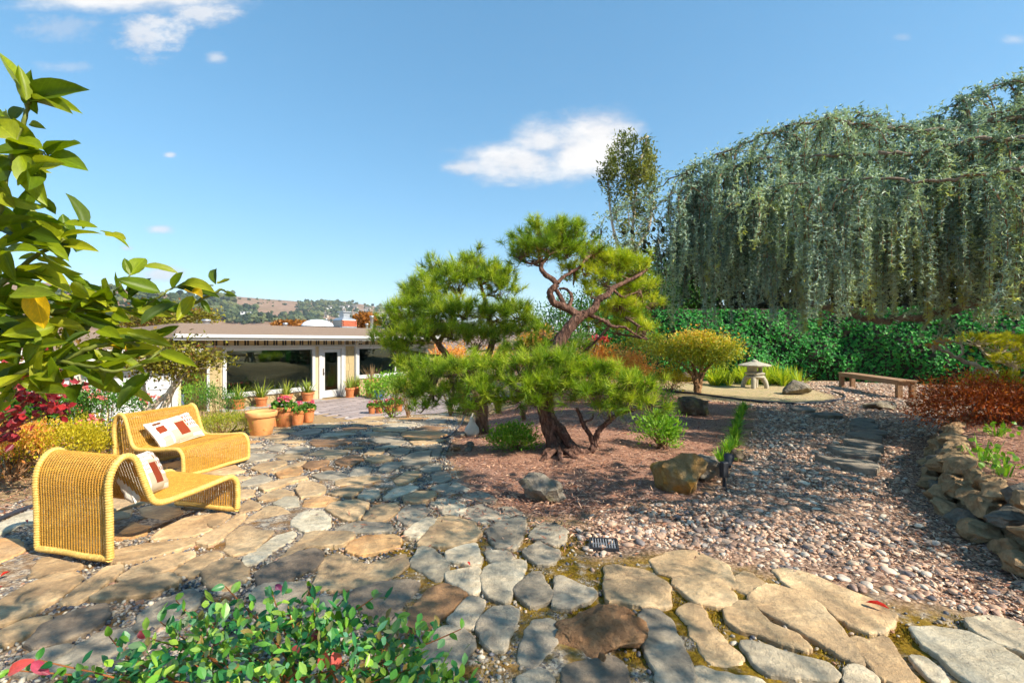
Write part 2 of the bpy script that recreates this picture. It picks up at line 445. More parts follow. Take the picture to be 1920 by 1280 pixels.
def zone(poly, soft):
    d = polydist(X, Y, poly); s = np.where(inpoly(X, Y, poly), d, -d)
    s = s + und * 4
    return np.where(near, sstep(-soft, soft, s), 0)
zm = zone(Z_MULCH, .14); zp = zone(Z_PEB, .12); zi = zone(Z_ISL, .2); zt = zone(Z_PATIO, .1)
zb = np.where(near, sstep(.0, .4, wall_side(X, Y)), 0)               # bed above the stone wall
zm = np.maximum(zm, zb)
lbed = np.where(near, sstep(-4.0, -4.5, X + .04 * Y), 0) * (1 - zt)
def t_ground():
    t = NT('garden_soil'); p = t.pos()
    nb = t.noise(p, 1.1, 5, .6); nf = t.noise(p, 38, 5, .7); nm = t.noise(p, 6, 5, .65)
    dry = t.ramp(nf, [(.3, srgb(120, 92, 62)), (.6, srgb(172, 146, 108)), (.8, srgb(205, 186, 150))])
    grit = t.voro(p, 70, 'Color')
    gs = t.new('ShaderNodeSeparateColor'); t.set(gs.inputs[0], grit)
    gravel = t.ramp(gs.outputs[0], [(.0, srgb(92, 90, 92)), (.35, srgb(150, 140, 128)), (.7, srgb(196, 182, 160)), (1.0, srgb(120, 104, 88))])
    joint = t.mix(t.ramp(nm, [(.42, (0, 0, 0)), (.62, (1, 1, 1))]), gravel, t.ramp(nf, [(.3, srgb(96, 66, 36)), (.7, srgb(150, 112, 66))]))
    moss = t.ramp(nf, [(.3, srgb(84, 62, 18)), (.55, srgb(132, 104, 28)), (.8, srgb(166, 142, 46))])
    joint = t.mix(t.math('MULTIPLY', t.attr('moss'), t.ramp(nm, [(.36, (0, 0, 0)), (.52, (1, 1, 1))])), joint, moss)
    mul = t.ramp(t.noise(p, 55, 4, .75, 1.5), [(.3, srgb(96, 68, 56)), (.5, srgb(162, 122, 102)), (.7, srgb(200, 158, 132)), (.85, srgb(222, 186, 158))])
    mul = t.mix(t.ramp(nm, [(.38, (0, 0, 0)), (.62, (.75, .75, .75))]), mul, t.mix(1.0, mul, (.68, .62, .6), 'MULTIPLY'))
    mul = t.mix(t.ramp(nb, [(.5, (0, 0, 0)), (.7, (.5, .5, .5))]), mul, srgb(170, 122, 96))
    peb = t.ramp(t.voro(p, 46, 'Distance'), [(.1, srgb(196, 166, 140)), (.4, srgb(162, 130, 108)), (.75, srgb(96, 74, 62))])
    isl = t.mix(t.ramp(nm, [(.52, (0, 0, 0)), (.66, (.8, .8, .8))]), t.ramp(nf, [(.3, srgb(150, 128, 96)), (.7, srgb(196, 176, 136))]), srgb(128, 138, 78))
    c = t.mix(t.attr('patio'), dry, joint)
    c = t.mix(t.attr('pebble'), c, peb); c = t.mix(t.attr('mulch'), c, mul); c = t.mix(t.attr('island'), c, isl)
    return t.fin(t.bsdf(c, .95, t.bump(t.math('ADD', nf, t.math('MULTIPLY', nb, .5)), .8, .02), .15))
MAT_SOIL = t_ground()
mb = MB(); mb.add(np.stack([X, Y, Zg], -1).reshape(-1, 3), gf)
ground = tag(mb.build('ground', MAT_SOIL, smooth=True), kind='structure')
moss_mask = np.exp(-(((X - .75) / 1.1) ** 2 + ((Y - 2.8) / .75) ** 2)) + np.exp(-(((X - 1.9) / .9) ** 2 + ((Y - 2.05) / .5) ** 2)) + .6 * np.exp(-(((X + .6) / .5) ** 2 + ((Y - 3.2) / .35) ** 2))
for nm_, arr in (('patio', zt), ('mulch', zm), ('pebble', zp), ('island', zi), ('moss', np.clip(moss_mask * 1.5, 0, 1))):
    a = ground.data.attributes.new(nm_, 'FLOAT', 'POINT'); a.data.foreach_set('value', arr.astype(np.float32).ravel())

# ---- far hills: a ridge beyond the roofs
RP = NP([[-700, 500], [0, 528], [200, 540], [330, 554], [400, 560], [450, 562], [520, 567], [570, 570], [640, 569], [700, 577], [745, 586], [820, 600], [960, 618], [1300, 628], [2600, 632]])
hpx = np.linspace(-700, 2600, 271); hyd = np.geomspace(120, 2600, 70)
HX, HY = np.meshgrid(hpx, hyd)
rise = np.interp(HX, RP[:, 0], 640 - RP[:, 1])
RD = np.interp(HX, [-700, 300, 430, 600, 760, 2600], [420, 520, 900, 1200, 1500, 1800])
prof = sstep(.12, 1.0, HY / RD) ** 1.25
back = 1 - .55 * sstep(1.0, 1.7, HY / RD)
hz = -14.5 + (rise / FPX * RD + 16) * prof * back
k1 = np.exp(-((HX - 520) / 75) ** 2) * np.exp(-((HY - 420) / 130) ** 2) * 17            # the nearer bare knoll
k2 = np.exp(-((HX - 400) / 70) ** 2) * np.exp(-((HY - 260) / 90) ** 2) * 8
hn = np.zeros_like(HX)
for k in range(22):
    w = rng.uniform(.006, .05); a = rng.uniform(0, 6.28); hn += np.sin(((HX - 960) / FPX * HY * math.cos(a) + HY * math.sin(a)) * w + rng.uniform(0, 6.28)) * .06 / w ** .6
hz = hz + k1 + k2 + hn * np.clip(prof * 1.6, 0, .9) * .55
wx = (HX - 960) / FPX * HY
n1_, n2_ = HX.shape
ii, jj = np.meshgrid(np.arange(n2_ - 1), np.arange(n1_ - 1))
hf = np.stack([jj * n2_ + ii, jj * n2_ + ii + 1, (jj + 1) * n2_ + ii + 1, (jj + 1) * n2_ + ii], -1).reshape(-1, 4)
def t_hill():
    t = NT('dry_hill_grass'); p = t.pos()
    n = t.noise(p, .012, 5, .6); n2 = t.noise(t.map(p, (1, 1, 2)), .09, 5, .7)
    c = t.ramp(n2, [(.3, srgb(112, 88, 74)), (.55, srgb(146, 118, 98)), (.75, srgb(166, 138, 112))])
    c = t.mix(t.ramp(n, [(.5, (0, 0, 0)), (.7, (.6, .6, .6))]), c, srgb(106, 96, 62))
    return t.fin(t.bsdf(c, .95, spec=.1))
mb = MB(); mb.add(np.stack([wx, HY, hz], -1).reshape(-1, 3), hf)
hills = tag(mb.build('hills', t_hill(), smooth=True), kind='structure')
def hill_at(px, d):
    i = np.clip(np.interp(px, hpx, np.arange(len(hpx))), 0, len(hpx) - 1.001); j = np.clip(np.interp(d, hyd, np.arange(len(hyd))), 0, len(hyd) - 1.001)
    i0, j0 = int(i), int(j); fi, fj = i - i0, j - j0
    return (hz[j0, i0] * (1 - fi) + hz[j0, i0 + 1] * fi) * (1 - fj) + (hz[j0 + 1, i0] * (1 - fi) + hz[j0 + 1, i0 + 1] * fi) * fj
def hill_px(px, py):
    """first point of the hillside seen at this place of the photograph"""
    for d in np.geomspace(130, 2000, 400):
        z = hill_at(px, d)
        if 640 - (z - CAMZ) / d * FPX <= py: return (px - 960) / FPX * d, d, z
    return None

# ---- flagstones traced from the photograph: (origin x, origin y, scale, [(tone, outline)...])
T = {}
A_ = (480, 1040, 5.333); B_ = (840, 1040, 5.333); C_ = (1200, 1040, 5.333); D_ = (1560, 1040, 5.333); E_ = (400, 860, 5.333); F_ = (720, 860, 5.333); G_ = (0, 940, 4.0); H_ = (450, 770, 4.571)
STONES = [
 (A_, 't', '690,50 800,10 870,30 970,80 1120,120 1280,80 1480,20 1500,130 1400,210 1250,270 1050,320 830,360 580,345 640,190'),
 (A_, 'g', '0,380 100,330 470,300 480,370 430,470 330,530 280,580 130,600 -20,540'),
 (A_, 'd', '930,440 1000,360 1180,300 1530,280 1610,310 1600,370 1450,500 1290,690 1200,670 1030,540 940,510'),
 (A_, 'b', '1560,570 1640,490 1740,370 1860,320 2020,330 2085,400 2020,480 1900,580 1750,720 1560,760 1520,700'),
 (A_, 'g', '1380,720 1440,620 1480,640 1480,740 1390,820 1340,780'),
 (A_, 'g', '1650,960 1760,820 1900,740 2070,770 2155,850 2160,930 2020,1100 1930,1210 1750,1210 1600,1100'),
 (A_, 'g', '510,560 600,480 830,480 860,640 780,720 520,660'),
 (B_, 'g', '20,660 230,455 345,500 300,600 230,730 110,720'),
 (B_, 'p', '380,170 480,110 720,75 765,115 720,250 600,470 560,500 430,440 370,360 350,250'),
 (B_, 'p', '0,220 280,160 300,190 300,370 240,400 120,330 10,280'),
 (B_, 'g', '675,385 850,225 900,220 960,320 1035,440 1000,480 840,540 790,500 710,430'),
 (B_, 'g', '1085,270 1130,260 1280,330 1470,405 1380,490 1140,560 1060,530 1080,430'),
 (B_, 'g', '320,760 360,640 480,550 640,545 680,580 660,700 580,850 550,970 450,965 370,890'),
 (B_, 'g', '790,790 870,690 1000,675 1070,710 1085,850 1020,960 860,1130 740,1100 750,960 790,860'),
 (B_, 'g', '720,1280 830,1220 960,1215 1020,1290 1000,1350 740,1350'),
 (B_, 'd', '1165,1230 1200,1170 1400,1115 1500,1100 1660,1070 1740,1150 1790,1290 1700,1400 1180,1380'),
 (C_, 't', '-330,140 -220,130 0,170 240,300 280,340 270,420 290,520 180,540 0,530 -130,500 -310,500 -330,300'),
 (C_, 'g', '15,640 60,590 170,590 290,680 390,900 400,980 520,1250 500,1320 200,1320 130,1100 40,880'),
 (C_, 't', '395,580 450,530 580,515 640,620 680,720 800,830 880,930 1010,1030 980,1090 740,1110 640,1000 600,900 530,830 520,720 440,640'),
 (C_, 't', '110,80 350,-10 550,-20 680,50 850,110 900,220 950,350 870,345 560,280 340,240 190,200'),
 (C_, 't', '340,310 360,262 560,300 860,366 930,430 940,500 870,545 680,520 560,500 440,400'),
 (C_, 't', '970,250 1060,200 1230,320 1200,370 1090,410 990,370'),
 (C_, 't', '870,590 960,520 1060,510 1150,580 1300,730 1560,830 1670,950 1640,970 1440,910 1200,810 1000,770 900,700'),
 (C_, 't', '1110,460 1240,350 1370,350 1620,430 1780,530 1920,680 2070,870 2210,1080 2190,1120 2030,1040 1900,960 1700,840 1500,720 1300,620 1130,520'),
 (C_, 't', '1340,180 1450,170 1700,230 1920,330 2320,480 2520,610 2500,720 2400,800 2300,800 2130,740 1900,570 1780,500 1560,380 1450,290'),
 (C_, 'p', '1030,920 1150,930 1380,1010 1600,1080 1850,1120 1960,1230 1900,1260 1500,1250 1280,1210 1160,1130'),
 (C_, 'p', '545,1200 620,1160 760,1210 1200,1270 1250,1340 560,1340'),
 (D_, 't', '210,870 260,860 380,900 540,860 600,960 680,1100 830,1280 620,1300 480,1240 400,1130 280,980'),
 (D_, 'w', '810,760 960,760 1350,810 1600,920 1800,1040 1990,1160 1990,1330 1450,1330 1250,1190 1100,1040 940,930 850,820'),
 (D_, 'p', '1370,710 1450,680 1650,660 1800,700 1990,790 1990,1020 1830,960 1640,900 1480,820'),
 (D_, 'p', '820,1040 920,1060 1030,1160 1110,1250 1060,1290 930,1180'),
 (D_, 'p', '190,1160 280,1150 430,1260 430,1330 170,1330'),
 (E_, 't', '320,650 420,570 540,490 640,490 780,570 720,620 630,690 560,700'),
 (E_, 'w', '790,670 830,600 930,540 1090,540 1150,620 1150,690 1060,730 920,740'),
 (E_, 't', '140,820 290,690 430,740 580,760 460,860 400,950 200,980 150,900'),
 (E_, 'w', '320,1070 330,1000 460,920 640,780 780,740 810,760 760,830 620,900 420,1050'),
 (E_, 't', '680,1020 800,910 940,770 1020,750 1380,775 1380,820 1280,880 1150,890 900,900 800,960 720,1040'),
 (E_, 'o', '1350,900 1400,840 1520,790 1800,780 1860,820 1840,890 1700,930 1480,970 1370,950'),
 (E_, 'd', '440,1170 560,1090 700,1030 860,960 1000,930 1080,960 1080,1020 1000,1120 850,1170 720,1240 480,1290'),
 (E_, 't', '-10,1080 160,1020 260,1070 320,1160 300,1230 150,1290 0,1300 -60,1250 -90,1150'),
 (E_, 'g', '1220,735 1300,680 1440,640 1660,640 1770,690 1780,735 1500,740'),
 (E_, 'w', '600,460 720,400 820,395 850,440 850,490 720,500'),
 (E_, 'o', '900,490 930,430 1100,390 1250,420 1150,480 1000,500'),
 (E_, 't', '875,250 950,240 1100,290 1110,350 1000,390 880,400'),
 (E_, 't', '450,410 560,350 700,320 800,350 790,390 600,410 480,430'),
 (E_, 't', '250,320 410,320 410,380 300,410 240,410'),
 (E_, 't', '270,500 360,430 450,470 450,510 330,540 270,550'),
 (E_, 't', '460,300 640,240 800,200 920,190 940,220 800,245 680,290 520,340'),
 (E_, 'g', '250,290 330,230 480,170 580,220 560,250 360,290'),
 (E_, 'o', '630,160 760,110 880,105 890,150 780,190 660,200'),
 (E_, 't', '380,100 480,60 700,25 730,60 600,110 480,140'),
 (E_, 't', '540,150 700,95 930,35 880,85 700,135'),
 (E_, 't', '1220,240 1350,200 1660,190 1670,235 1500,262 1230,280'),
 (E_, 't', '1150,360 1280,305 1490,280 1480,320 1380,400 1240,380'),
 (E_, 'p', '1450,390 1550,335 1660,335 1650,390 1560,420'),
 (E_, 't', '1130,520 1200,460 1400,430 1560,460 1490,580 1400,640 1300,620'),
 (E_, 't', '1510,600 1610,480 1840,450 1830,550 1700,635 1560,635'),
 (E_, 'g', '1000,190 1150,130 1320,160 1340,205 1180,225 1060,215'),
 (E_, 't', '-30,680 -10,570 100,570 150,590 80,640 10,710'),
 (E_, 't', '0,770 160,650 260,565 320,580 240,660 120,760 10,870 -40,860'),
 (F_, 'g', '130,600 230,490 380,475 450,525 340,640 240,670'),
 (F_, 'p', '470,460 600,400 720,430 830,500 780,590 600,570 550,490'),
 (F_, 'g', '790,570 870,500 960,465 1100,540 1240,600 1180,630 1000,660 900,630'),
 (F_, 'g', '1050,730 1180,650 1390,610 1400,690 1360,830 1300,920 1140,910 1070,830'),
 (F_, 'g', '1460,790 1560,650 1700,660 1820,740 1800,830 1720,880 1560,830'),
 (F_, 'g', '1400,960 1540,860 1750,950 1640,1080 1540,1070'),
 (F_, 't', '345,880 480,700 560,600 720,605 900,660 960,760 900,830 720,895 560,895'),
 (F_, 'p', '280,1050 380,900 480,930 630,1060 620,1130 540,1240 420,1150 300,1090'),
 (F_, 'p', '635,960 720,925 910,880 950,1070 880,1085 700,1050 640,1030'),
 (F_, 'g', '1030,940 1200,940 1300,1000 1240,1030 1090,1050'),
 (F_, 'p', '220,770 340,670 430,615 510,630 460,710 330,810 230,800'),
 (F_, 'g', '470,300 600,265 740,258 860,320 800,350 660,365 540,330'),
 (F_, 'g', '490,190 560,135 660,180 650,230 560,255 500,240'),
 (F_, 't', '200,390 320,350 500,345 520,380 440,440 300,455 210,440'),
 (F_, 'g', '800,390 960,345 1120,420 1100,460 960,440'),
 (F_, 't', '100,240 220,150 340,135 370,170 260,250 140,280'),
 (F_, 'g', '360,120 440,75 580,80 560,120 440,150'),
 (F_, 'p', '0,400 120,310 250,285 340,300 300,335 140,390 30,420'),
 (F_, 'g', '180,40 300,-10 440,0 440,65 320,95 200,85'),
 (F_, 'g', '1190,500 1290,500 1390,580 1330,600 1220,560'),
 (G_, 't', '-60,950 -60,810 220,640 380,570 560,555 600,600 450,730 280,830 120,910'),
 (G_, 't', '470,780 640,640 800,520 900,510 890,560 700,710 560,780'),
 (G_, 't', '700,740 850,655 1080,595 1280,575 1330,620 1200,690 1000,730 800,750'),
 (G_, 't', '900,600 1020,520 1200,450 1440,400 1440,430 1300,515 1150,560 960,620'),
 (G_, 't', '1320,540 1460,440 1600,390 1650,412 1560,490 1440,570'),
 (G_, 't', '830,460 830,390 1100,330 1480,285 1470,325 1300,375 1100,430 900,470'),
 (G_, 't', '1150,295 1240,220 1420,140 1660,108 1690,130 1560,230 1400,275'),
 (G_, 't', '1490,330 1560,270 1640,225 1830,115 1760,200 1640,300 1580,345'),
 (G_, 'd', '230,1070 330,950 560,850 760,800 800,880 680,980 480,1060 300,1110'),
 (G_, 'g', '1020,970 1060,880 1200,780 1400,690 1490,730 1470,800 1300,880 1180,940'),
 (G_, 't', '-50,1120 -50,1030 160,925 360,890 320,940 160,1030'),
 (G_, 'g', '360,1280 540,1130 760,1010 940,985 980,1040 900,1100 760,1200 640,1290'),
 (G_, 't', '230,580 330,440 600,500 540,530 400,550'),
 (G_, 'o', '-60,490 -60,290 120,300 170,380 60,440'),
 (G_, 'w', '-60,270 -60,210 150,110 300,60 300,190 180,180'),
 (G_, 'g', '60,1300 260,1170 480,1115 520,1130 360,1225 250,1310'),
 (G_, 'o', '860,290 1000,165 1110,200 1080,255 930,285'),
 (G_, 't', '1060,60 1340,25 1360,95 1240,145 1100,118'),
 (G_, 't', '840,150 850,95 980,72 960,128'),
 (H_, 'g', '1390,430 1480,370 1640,350 1620,440 1520,500 1410,460'),
 (H_, 'g', '1270,360 1380,330 1460,340 1430,380 1320,390'),
 (H_, 'g', '1100,260 1250,230 1410,260 1390,290 1180,290'),
 (H_, 'o', '1380,210 1440,180 1700,170 1780,210 1700,250 1530,258 1420,240'),
 (H_, 't', '590,380 700,340 940,345 900,380 700,400'),
 (H_, 'b', '600,280 640,240 900,240 960,280 800,310 640,310'),
 (H_, 'g', '380,380 500,310 600,340 540,370'),
 (H_, 'g', '220,340 320,290 390,310 340,360'),
 (H_, 'b', '820,440 960,390 1060,430 960,480 860,480'),
 (H_, 't', '1070,430 1200,390 1330,420 1250,448 1150,455'),
 (H_, 'g', '1190,520 1250,462 1400,455 1360,500 1240,540'),
 (H_, 't', '1060,380 1110,350 1240,345 1180,385'),
 (H_, 'g', '930,570 1000,490 1130,500 1100,560'),
 (H_, 'b', '530,490 600,450 760,440 740,480 620,510'),
 (H_, 't', '300,400 420,370 560,400 400,430'),
 (H_, 'g', '430,200 560,170 700,165 680,200 500,220'),
 (H_, 't', '590,150 760,110 900,115 780,150'),
 (H_, 'b', '870,160 1000,140 1090,150 1060,175 920,175'),
 (H_, 't', '950,90 1050,60 1240,50 1220,90 1050,100'),
 (H_, 'g', '1500,110 1640,80 1780,70 1740,110 1600,130'),
 (H_, 'g', '1620,310 1700,300 1720,330 1690,410 1650,390'),
 (H_, 'g', '1490,320 1580,300 1620,330 1560,350'),
 (H_, 't', '210,240 380,200 420,220 330,260'),
]
def t_stone(name, a, b, c, lich):
    t = NT(name); o = t.coord('Object')
    of = t.new('ShaderNodeCombineXYZ'); r = t.orand()
    t.l.new(t.math('MULTIPLY', r, 37.0), of.inputs[0]); t.l.new(t.math('MULTIPLY', r, 91.0), of.inputs[1])
    ad = t.new('ShaderNodeVectorMath', operation='ADD'); t.set(ad.inputs[0], o); t.l.new(of.outputs[0], ad.inputs[1]); p = ad.outputs[0]
    n = t.noise(p, 3.2, 7, .62, .5); n2 = t.noise(p, 24, 6, .7); n3 = t.noise(p, 1.4, 4, .6, 1.0); sp = t.noise(p, 120, 3, .7)
    st = t.noise(t.map(p, (1, 6, 1), rot=(0, 0, .5)), 4, 5, .7)
    col = t.ramp(n, [(.3, a), (.5, b), (.72, c)])
    col = t.mix(t.ramp(st, [(.45, (0, 0, 0)), (.75, (.4, .4, .4))]), col, t.mix(1.0, col, (1.22, 1.08, .9), 'MULTIPLY'))
    col = t.mix(t.ramp(n3, [(.5, (0, 0, 0)), (.68, (.6, .6, .6))]), col, lich)
    col = t.mix(.7, col, t.mix(1.0, col, t.ramp(n2, [(.3, (.5, .5, .52)), (.5, (.95, .94, .92)), (.7, (1.4, 1.36, 1.28))]), 'MULTIPLY'))
    col = t.mix(t.ramp(sp, [(.62, (0, 0, 0)), (.72, (.5, .5, .5))]), col, tuple(x * .45 for x in b))
    v = t.math('ADD', t.math('MULTIPLY', r, .36), .92); cb = t.new('ShaderNodeCombineXYZ')
    for i in range(3): t.l.new(v, cb.inputs[i])
    col = t.mix(1.0, col, cb.outputs[0], 'MULTIPLY')
    h = t.math('ADD', t.math('MULTIPLY', n, 1.4), t.math('ADD', t.math('MULTIPLY', n2, .55), t.math('MULTIPLY', sp, .25)))
    return t.fin(t.bsdf(col, t.ramp(n2, [(.3, (.62,) * 3), (.7, (.85,) * 3)]), t.bump(h, .9, .02), .3))
SM = {'t': t_stone('tan_flagstone', srgb(140, 116, 88), srgb(176, 148, 112), srgb(204, 178, 140), srgb(120, 106, 86)),
      'g': t_stone('grey_flagstone', srgb(116, 106, 94), srgb(152, 141, 123), srgb(182, 169, 147), srgb(104, 92, 78)),
      'd': t_stone('dark_flagstone', srgb(98, 84, 72), srgb(132, 117, 100), srgb(160, 143, 121), srgb(86, 76, 66)),
      'b': t_stone('brown_flagstone', srgb(92, 68, 48), srgb(132, 100, 70), srgb(168, 130, 92), srgb(80, 68, 56)),
      'o': t_stone('orange_flagstone', srgb(150, 108, 68), srgb(186, 142, 94), srgb(206, 168, 120), srgb(140, 120, 96)),
      'p': t_stone('pale_flagstone', srgb(146, 134, 114), srgb(180, 166, 142), srgb(206, 194, 170), srgb(122, 114, 100)),
      'w': t_stone('cream_flagstone', srgb(154, 142, 120), srgb(180, 169, 147), srgb(200, 191, 170), srgb(150, 142, 124))}
def roundpoly(p, jit):
    p = np.asarray(p, float)
    a = .5 * np.sum(p[:, 0] * np.roll(p[:, 1], -1) - np.roll(p[:, 0], -1) * p[:, 1])
    if a < 0: p = p[::-1]
    q = []
    for i in range(len(p)):                      # midpoints with a little wander, then one corner cut
        m = (p[i] + p[(i + 1) % len(p)]) / 2; L = np.linalg.norm(p[(i + 1) % len(p)] - p[i])
        q += [p[i], m + rng.normal(size=2) * jit * L]
    p = NP(q); n = np.roll(p, -1, 0)
    q = np.empty((2 * len(p), 2)); q[0::2] = p * .86 + n * .14; q[1::2] = p * .14 + n * .86
    return q
def chip(p, amp=.006):
    """broken edge: extra points along the outline, pushed in and out a little"""
    q = []
    for i in range(len(p)):
        a, b = p[i], p[(i + 1) % len(p)]; L = np.linalg.norm(b - a); k = 1 if L < .05 else (2 if L < .11 else 3); n_ = NP([-(b - a)[1], (b - a)[0]]) / max(L, 1e-6)
        for j in range(k): q.append(a + (b - a) * (j / k) + (n_ * rng.normal() * amp * (1 if j else .4)))
    return NP(q)
def inset(p, d):
    e = norm(np.roll(p, -1, 0) - p); nrm = np.stack([-e[:, 1], e[:, 0]], 1)
    return p + norm(nrm + np.roll(nrm, 1, 0)) * d
def slab_mesh(name, poly, mat, h=.028, base=-.05, z_of=None, rough=.0022, bev=.009):
    z_of = z_of or ground_z
    c = poly.mean(0); cz = float(z_of(*c)); k = len(poly); size = math.sqrt(abs(np.ptp(poly[:, 0]) * np.ptp(poly[:, 1])))
    bev = min(bev, size * .07)
    rings = [(poly, base), (poly, h - bev * .9), (inset(poly, bev * .45), h - bev * .25), (inset(poly, bev * 1.3), h)]
    for s in (.28, .6): rings.append((rings[3][0] * (1 - s) + c * s, h))
    V = []
    tx, ty = rng.normal(size=2) * .012
    wv = rng.normal(size=(5, 2)) * (2.2 / max(size, .1)); ph = rng.uniform(0, 6.28, 5)
    def und_(q): return sum(np.sin((q - c) @ w_ + h_) for w_, h_ in zip(wv, ph)) * rough * .7
    for i, (q, z) in enumerate(rings):
        r = und_(q) * (0 if i == 0 else 1)
        til = (tx * (q[:, 0] - c[0]) + ty * (q[:, 1] - c[1])) * (0 if i == 0 else 1)
        V.append(np.stack([q[:, 0] - c[0], q[:, 1] - c[1], z_of(q[:, 0], q[:, 1]) - cz + z + r + til], 1))
    V.append(NP([[0, 0, h + float(und_(c[None])[0])]])); v = np.concatenate(V); nr = len(rings)
    i = np.arange(nr - 1)[:, None] * k; j = np.arange(k)[None]; j2 = (j + 1) % k
    f = np.stack([i + j, i + j2, i + k + j2, i + k + j], -1).reshape(-1, 4)
    m = MB(); m.add(v, f)
    m.f.setdefault((3, 0), []).append(np.stack([(nr - 1) * k + np.arange(k), (nr - 1) * k + (np.arange(k) + 1) % k, np.full(k, nr * k)], 1))
    return m.mesh(name, mat, smooth=False), (c[0], c[1], cz)
patio_root = bpy.data.objects.new('flagstone_patio', None); COL.objects.link(patio_root)
tag(patio_root, kind='structure')
POLYS = []
STONE_TOP = []
def add_flag(poly, tone, h):
    me, loc = slab_mesh('flagstone', poly, SM[tone], h)
    link('flagstone', me, patio_root, loc); POLYS.append(poly)
for (ox, oy, s), tone, pts in STONES:
    pp = [tuple(float(x) for x in q.split(',')) for q in pts.split()]
    g = [G(ox + x / s, oy + y / s)[:2] for x, y in pp]
    gp_ = roundpoly(NP(g), .035)
    add_flag(chip(inset(gp_, -.022 if gp_[:, 1].mean() < 4 else -.014), .006 if gp_[:, 1].mean() < 5 else .0), tone, rng.uniform(.016, .03))
# the rest of the terrace floor: smaller stones fitted between the traced ones
BXA = NP([[p[:, 0].min(), p[:, 1].min(), p[:, 0].max(), p[:, 1].max()] for p in POLYS])
def clear_of(x, y, r):
    global BXA
    out = r
    near_ = np.where((BXA[:, 0] < x + r) & (BXA[:, 2] > x - r) & (BXA[:, 1] < y + r) & (BXA[:, 3] > y - r))[0]
    for i in near_:
        if inpoly(NP([x]), NP([y]), POLYS[i])[0]: return -1
        out = min(out, polydist(NP([x]), NP([y]), POLYS[i])[0])
    return out
for tgt in (.36, .27, .2, .15, .115):
    cnt = 0
    for _ in range(420 if tgt > .16 else 300):
        x, y = rng.uniform(-4.9, 3.0), rng.uniform(1.3, 13.2)
        if tgt < .16 and y < 3.0 and x > -.6: continue
        if not inpoly(NP([x]), NP([y]), Z_PATIO)[0]: continue
        if min(polydist(NP([x]), NP([y]), Z_PATIO)[0], 9) < tgt * .9: continue
        d = clear_of(x, y, tgt + .05)
        if d < tgt * .92: continue
        k = rng.integers(6, 9); an = np.sort(np.linspace(0, 2 * math.pi, k, endpoint=False) + rng.normal(size=k) * .2)
        rr = (d - .03) * rng.uniform(.82, 1.22, size=k)
        p = NP([[x + r_ * math.cos(a_) * 1.12, y + r_ * math.sin(a_) * .95] for r_, a_ in zip(rr, an)])
        tone = rnd.choice('tttgpob' if x < -.6 else 'ttgggpd')
        add_flag(roundpoly(p, .03), tone, rng.uniform(.016, .032))
        BXA = np.vstack([BXA, [p[:, 0].min(), p[:, 1].min(), p[:, 0].max(), p[:, 1].max()]]); cnt += 1
        if cnt > 60: break
BXA = NP([[p[:, 0].min(), p[:, 1].min(), p[:, 0].max(), p[:, 1].max()] for p in POLYS])
def on_stone(P):
    hit = np.zeros(len(P), bool)
    for p, b in zip(POLYS, BXA):
        s = np.where((P[:, 0] > b[0]) & (P[:, 0] < b[2]) & (P[:, 1] > b[1]) & (P[:, 1] < b[3]))[0]
        if len(s): hit[s] |= inpoly(P[s, 0], P[s, 1], p)
    return hit

# ---- loose stone: joint gravel, river pebbles, mulch
def t_pebble(name, stops, obj=False):
    t = NT(name); p = t.pos()
    c = t.ramp(t.orand() if obj else t.attr('tint'), stops)
    n = t.noise(p, 60, 4, .7)
    c = t.mix(.5, c, t.mix(1.0, c, t.ramp(n, [(.3, (.7, .7, .7)), (.7, (1.2, 1.2, 1.2))]), 'MULTIPLY'))
    return t.fin(t.bsdf(c, .55, t.bump(n, .25, .004), .4))
PEB_STOPS = [(0, srgb(94, 88, 90)), (.1, srgb(128, 118, 114)), (.24, srgb(164, 128, 106)), (.45, srgb(198, 162, 134)), (.6, srgb(182, 148, 126)), (.75, srgb(212, 182, 152)), (.88, srgb(196, 180, 164)), (1, srgb(224, 206, 180))]
GRV_STOPS = [(0, srgb(60, 60, 66)), (.25, srgb(96, 96, 102)), (.5, srgb(138, 128, 114)), (.72, srgb(172, 160, 140)), (.88, srgb(200, 188, 168)), (1, srgb(150, 104, 78))]
MAT_PEB = t_pebble('river_pebble', PEB_STOPS); MAT_PEBO = t_pebble('river_pebble_single', PEB_STOPS, True); MAT_GRV = t_pebble('joint_gravel', GRV_STOPS)
def pebble_M(k, size, flat=(.35, .6)):
    a = rng.uniform(0, 6.28, k); ca, sa = np.cos(a), np.sin(a)
    sx = size * rng.uniform(.85, 1.35, k); sy = size * rng.uniform(.6, .95, k); sz = size * rng.uniform(flat[0], flat[1], k)
    tl = rng.normal(size=(k, 2)) * .22
    M = np.zeros((k, 3, 3))
    M[:, 0, 0] = ca * sx; M[:, 1, 0] = sa * sx; M[:, 0, 1] = -sa * sy; M[:, 1, 1] = ca * sy; M[:, 2, 2] = sz
    M[:, 2, 0] = tl[:, 0] * sx; M[:, 2, 1] = tl[:, 1] * sy
    return M, sz
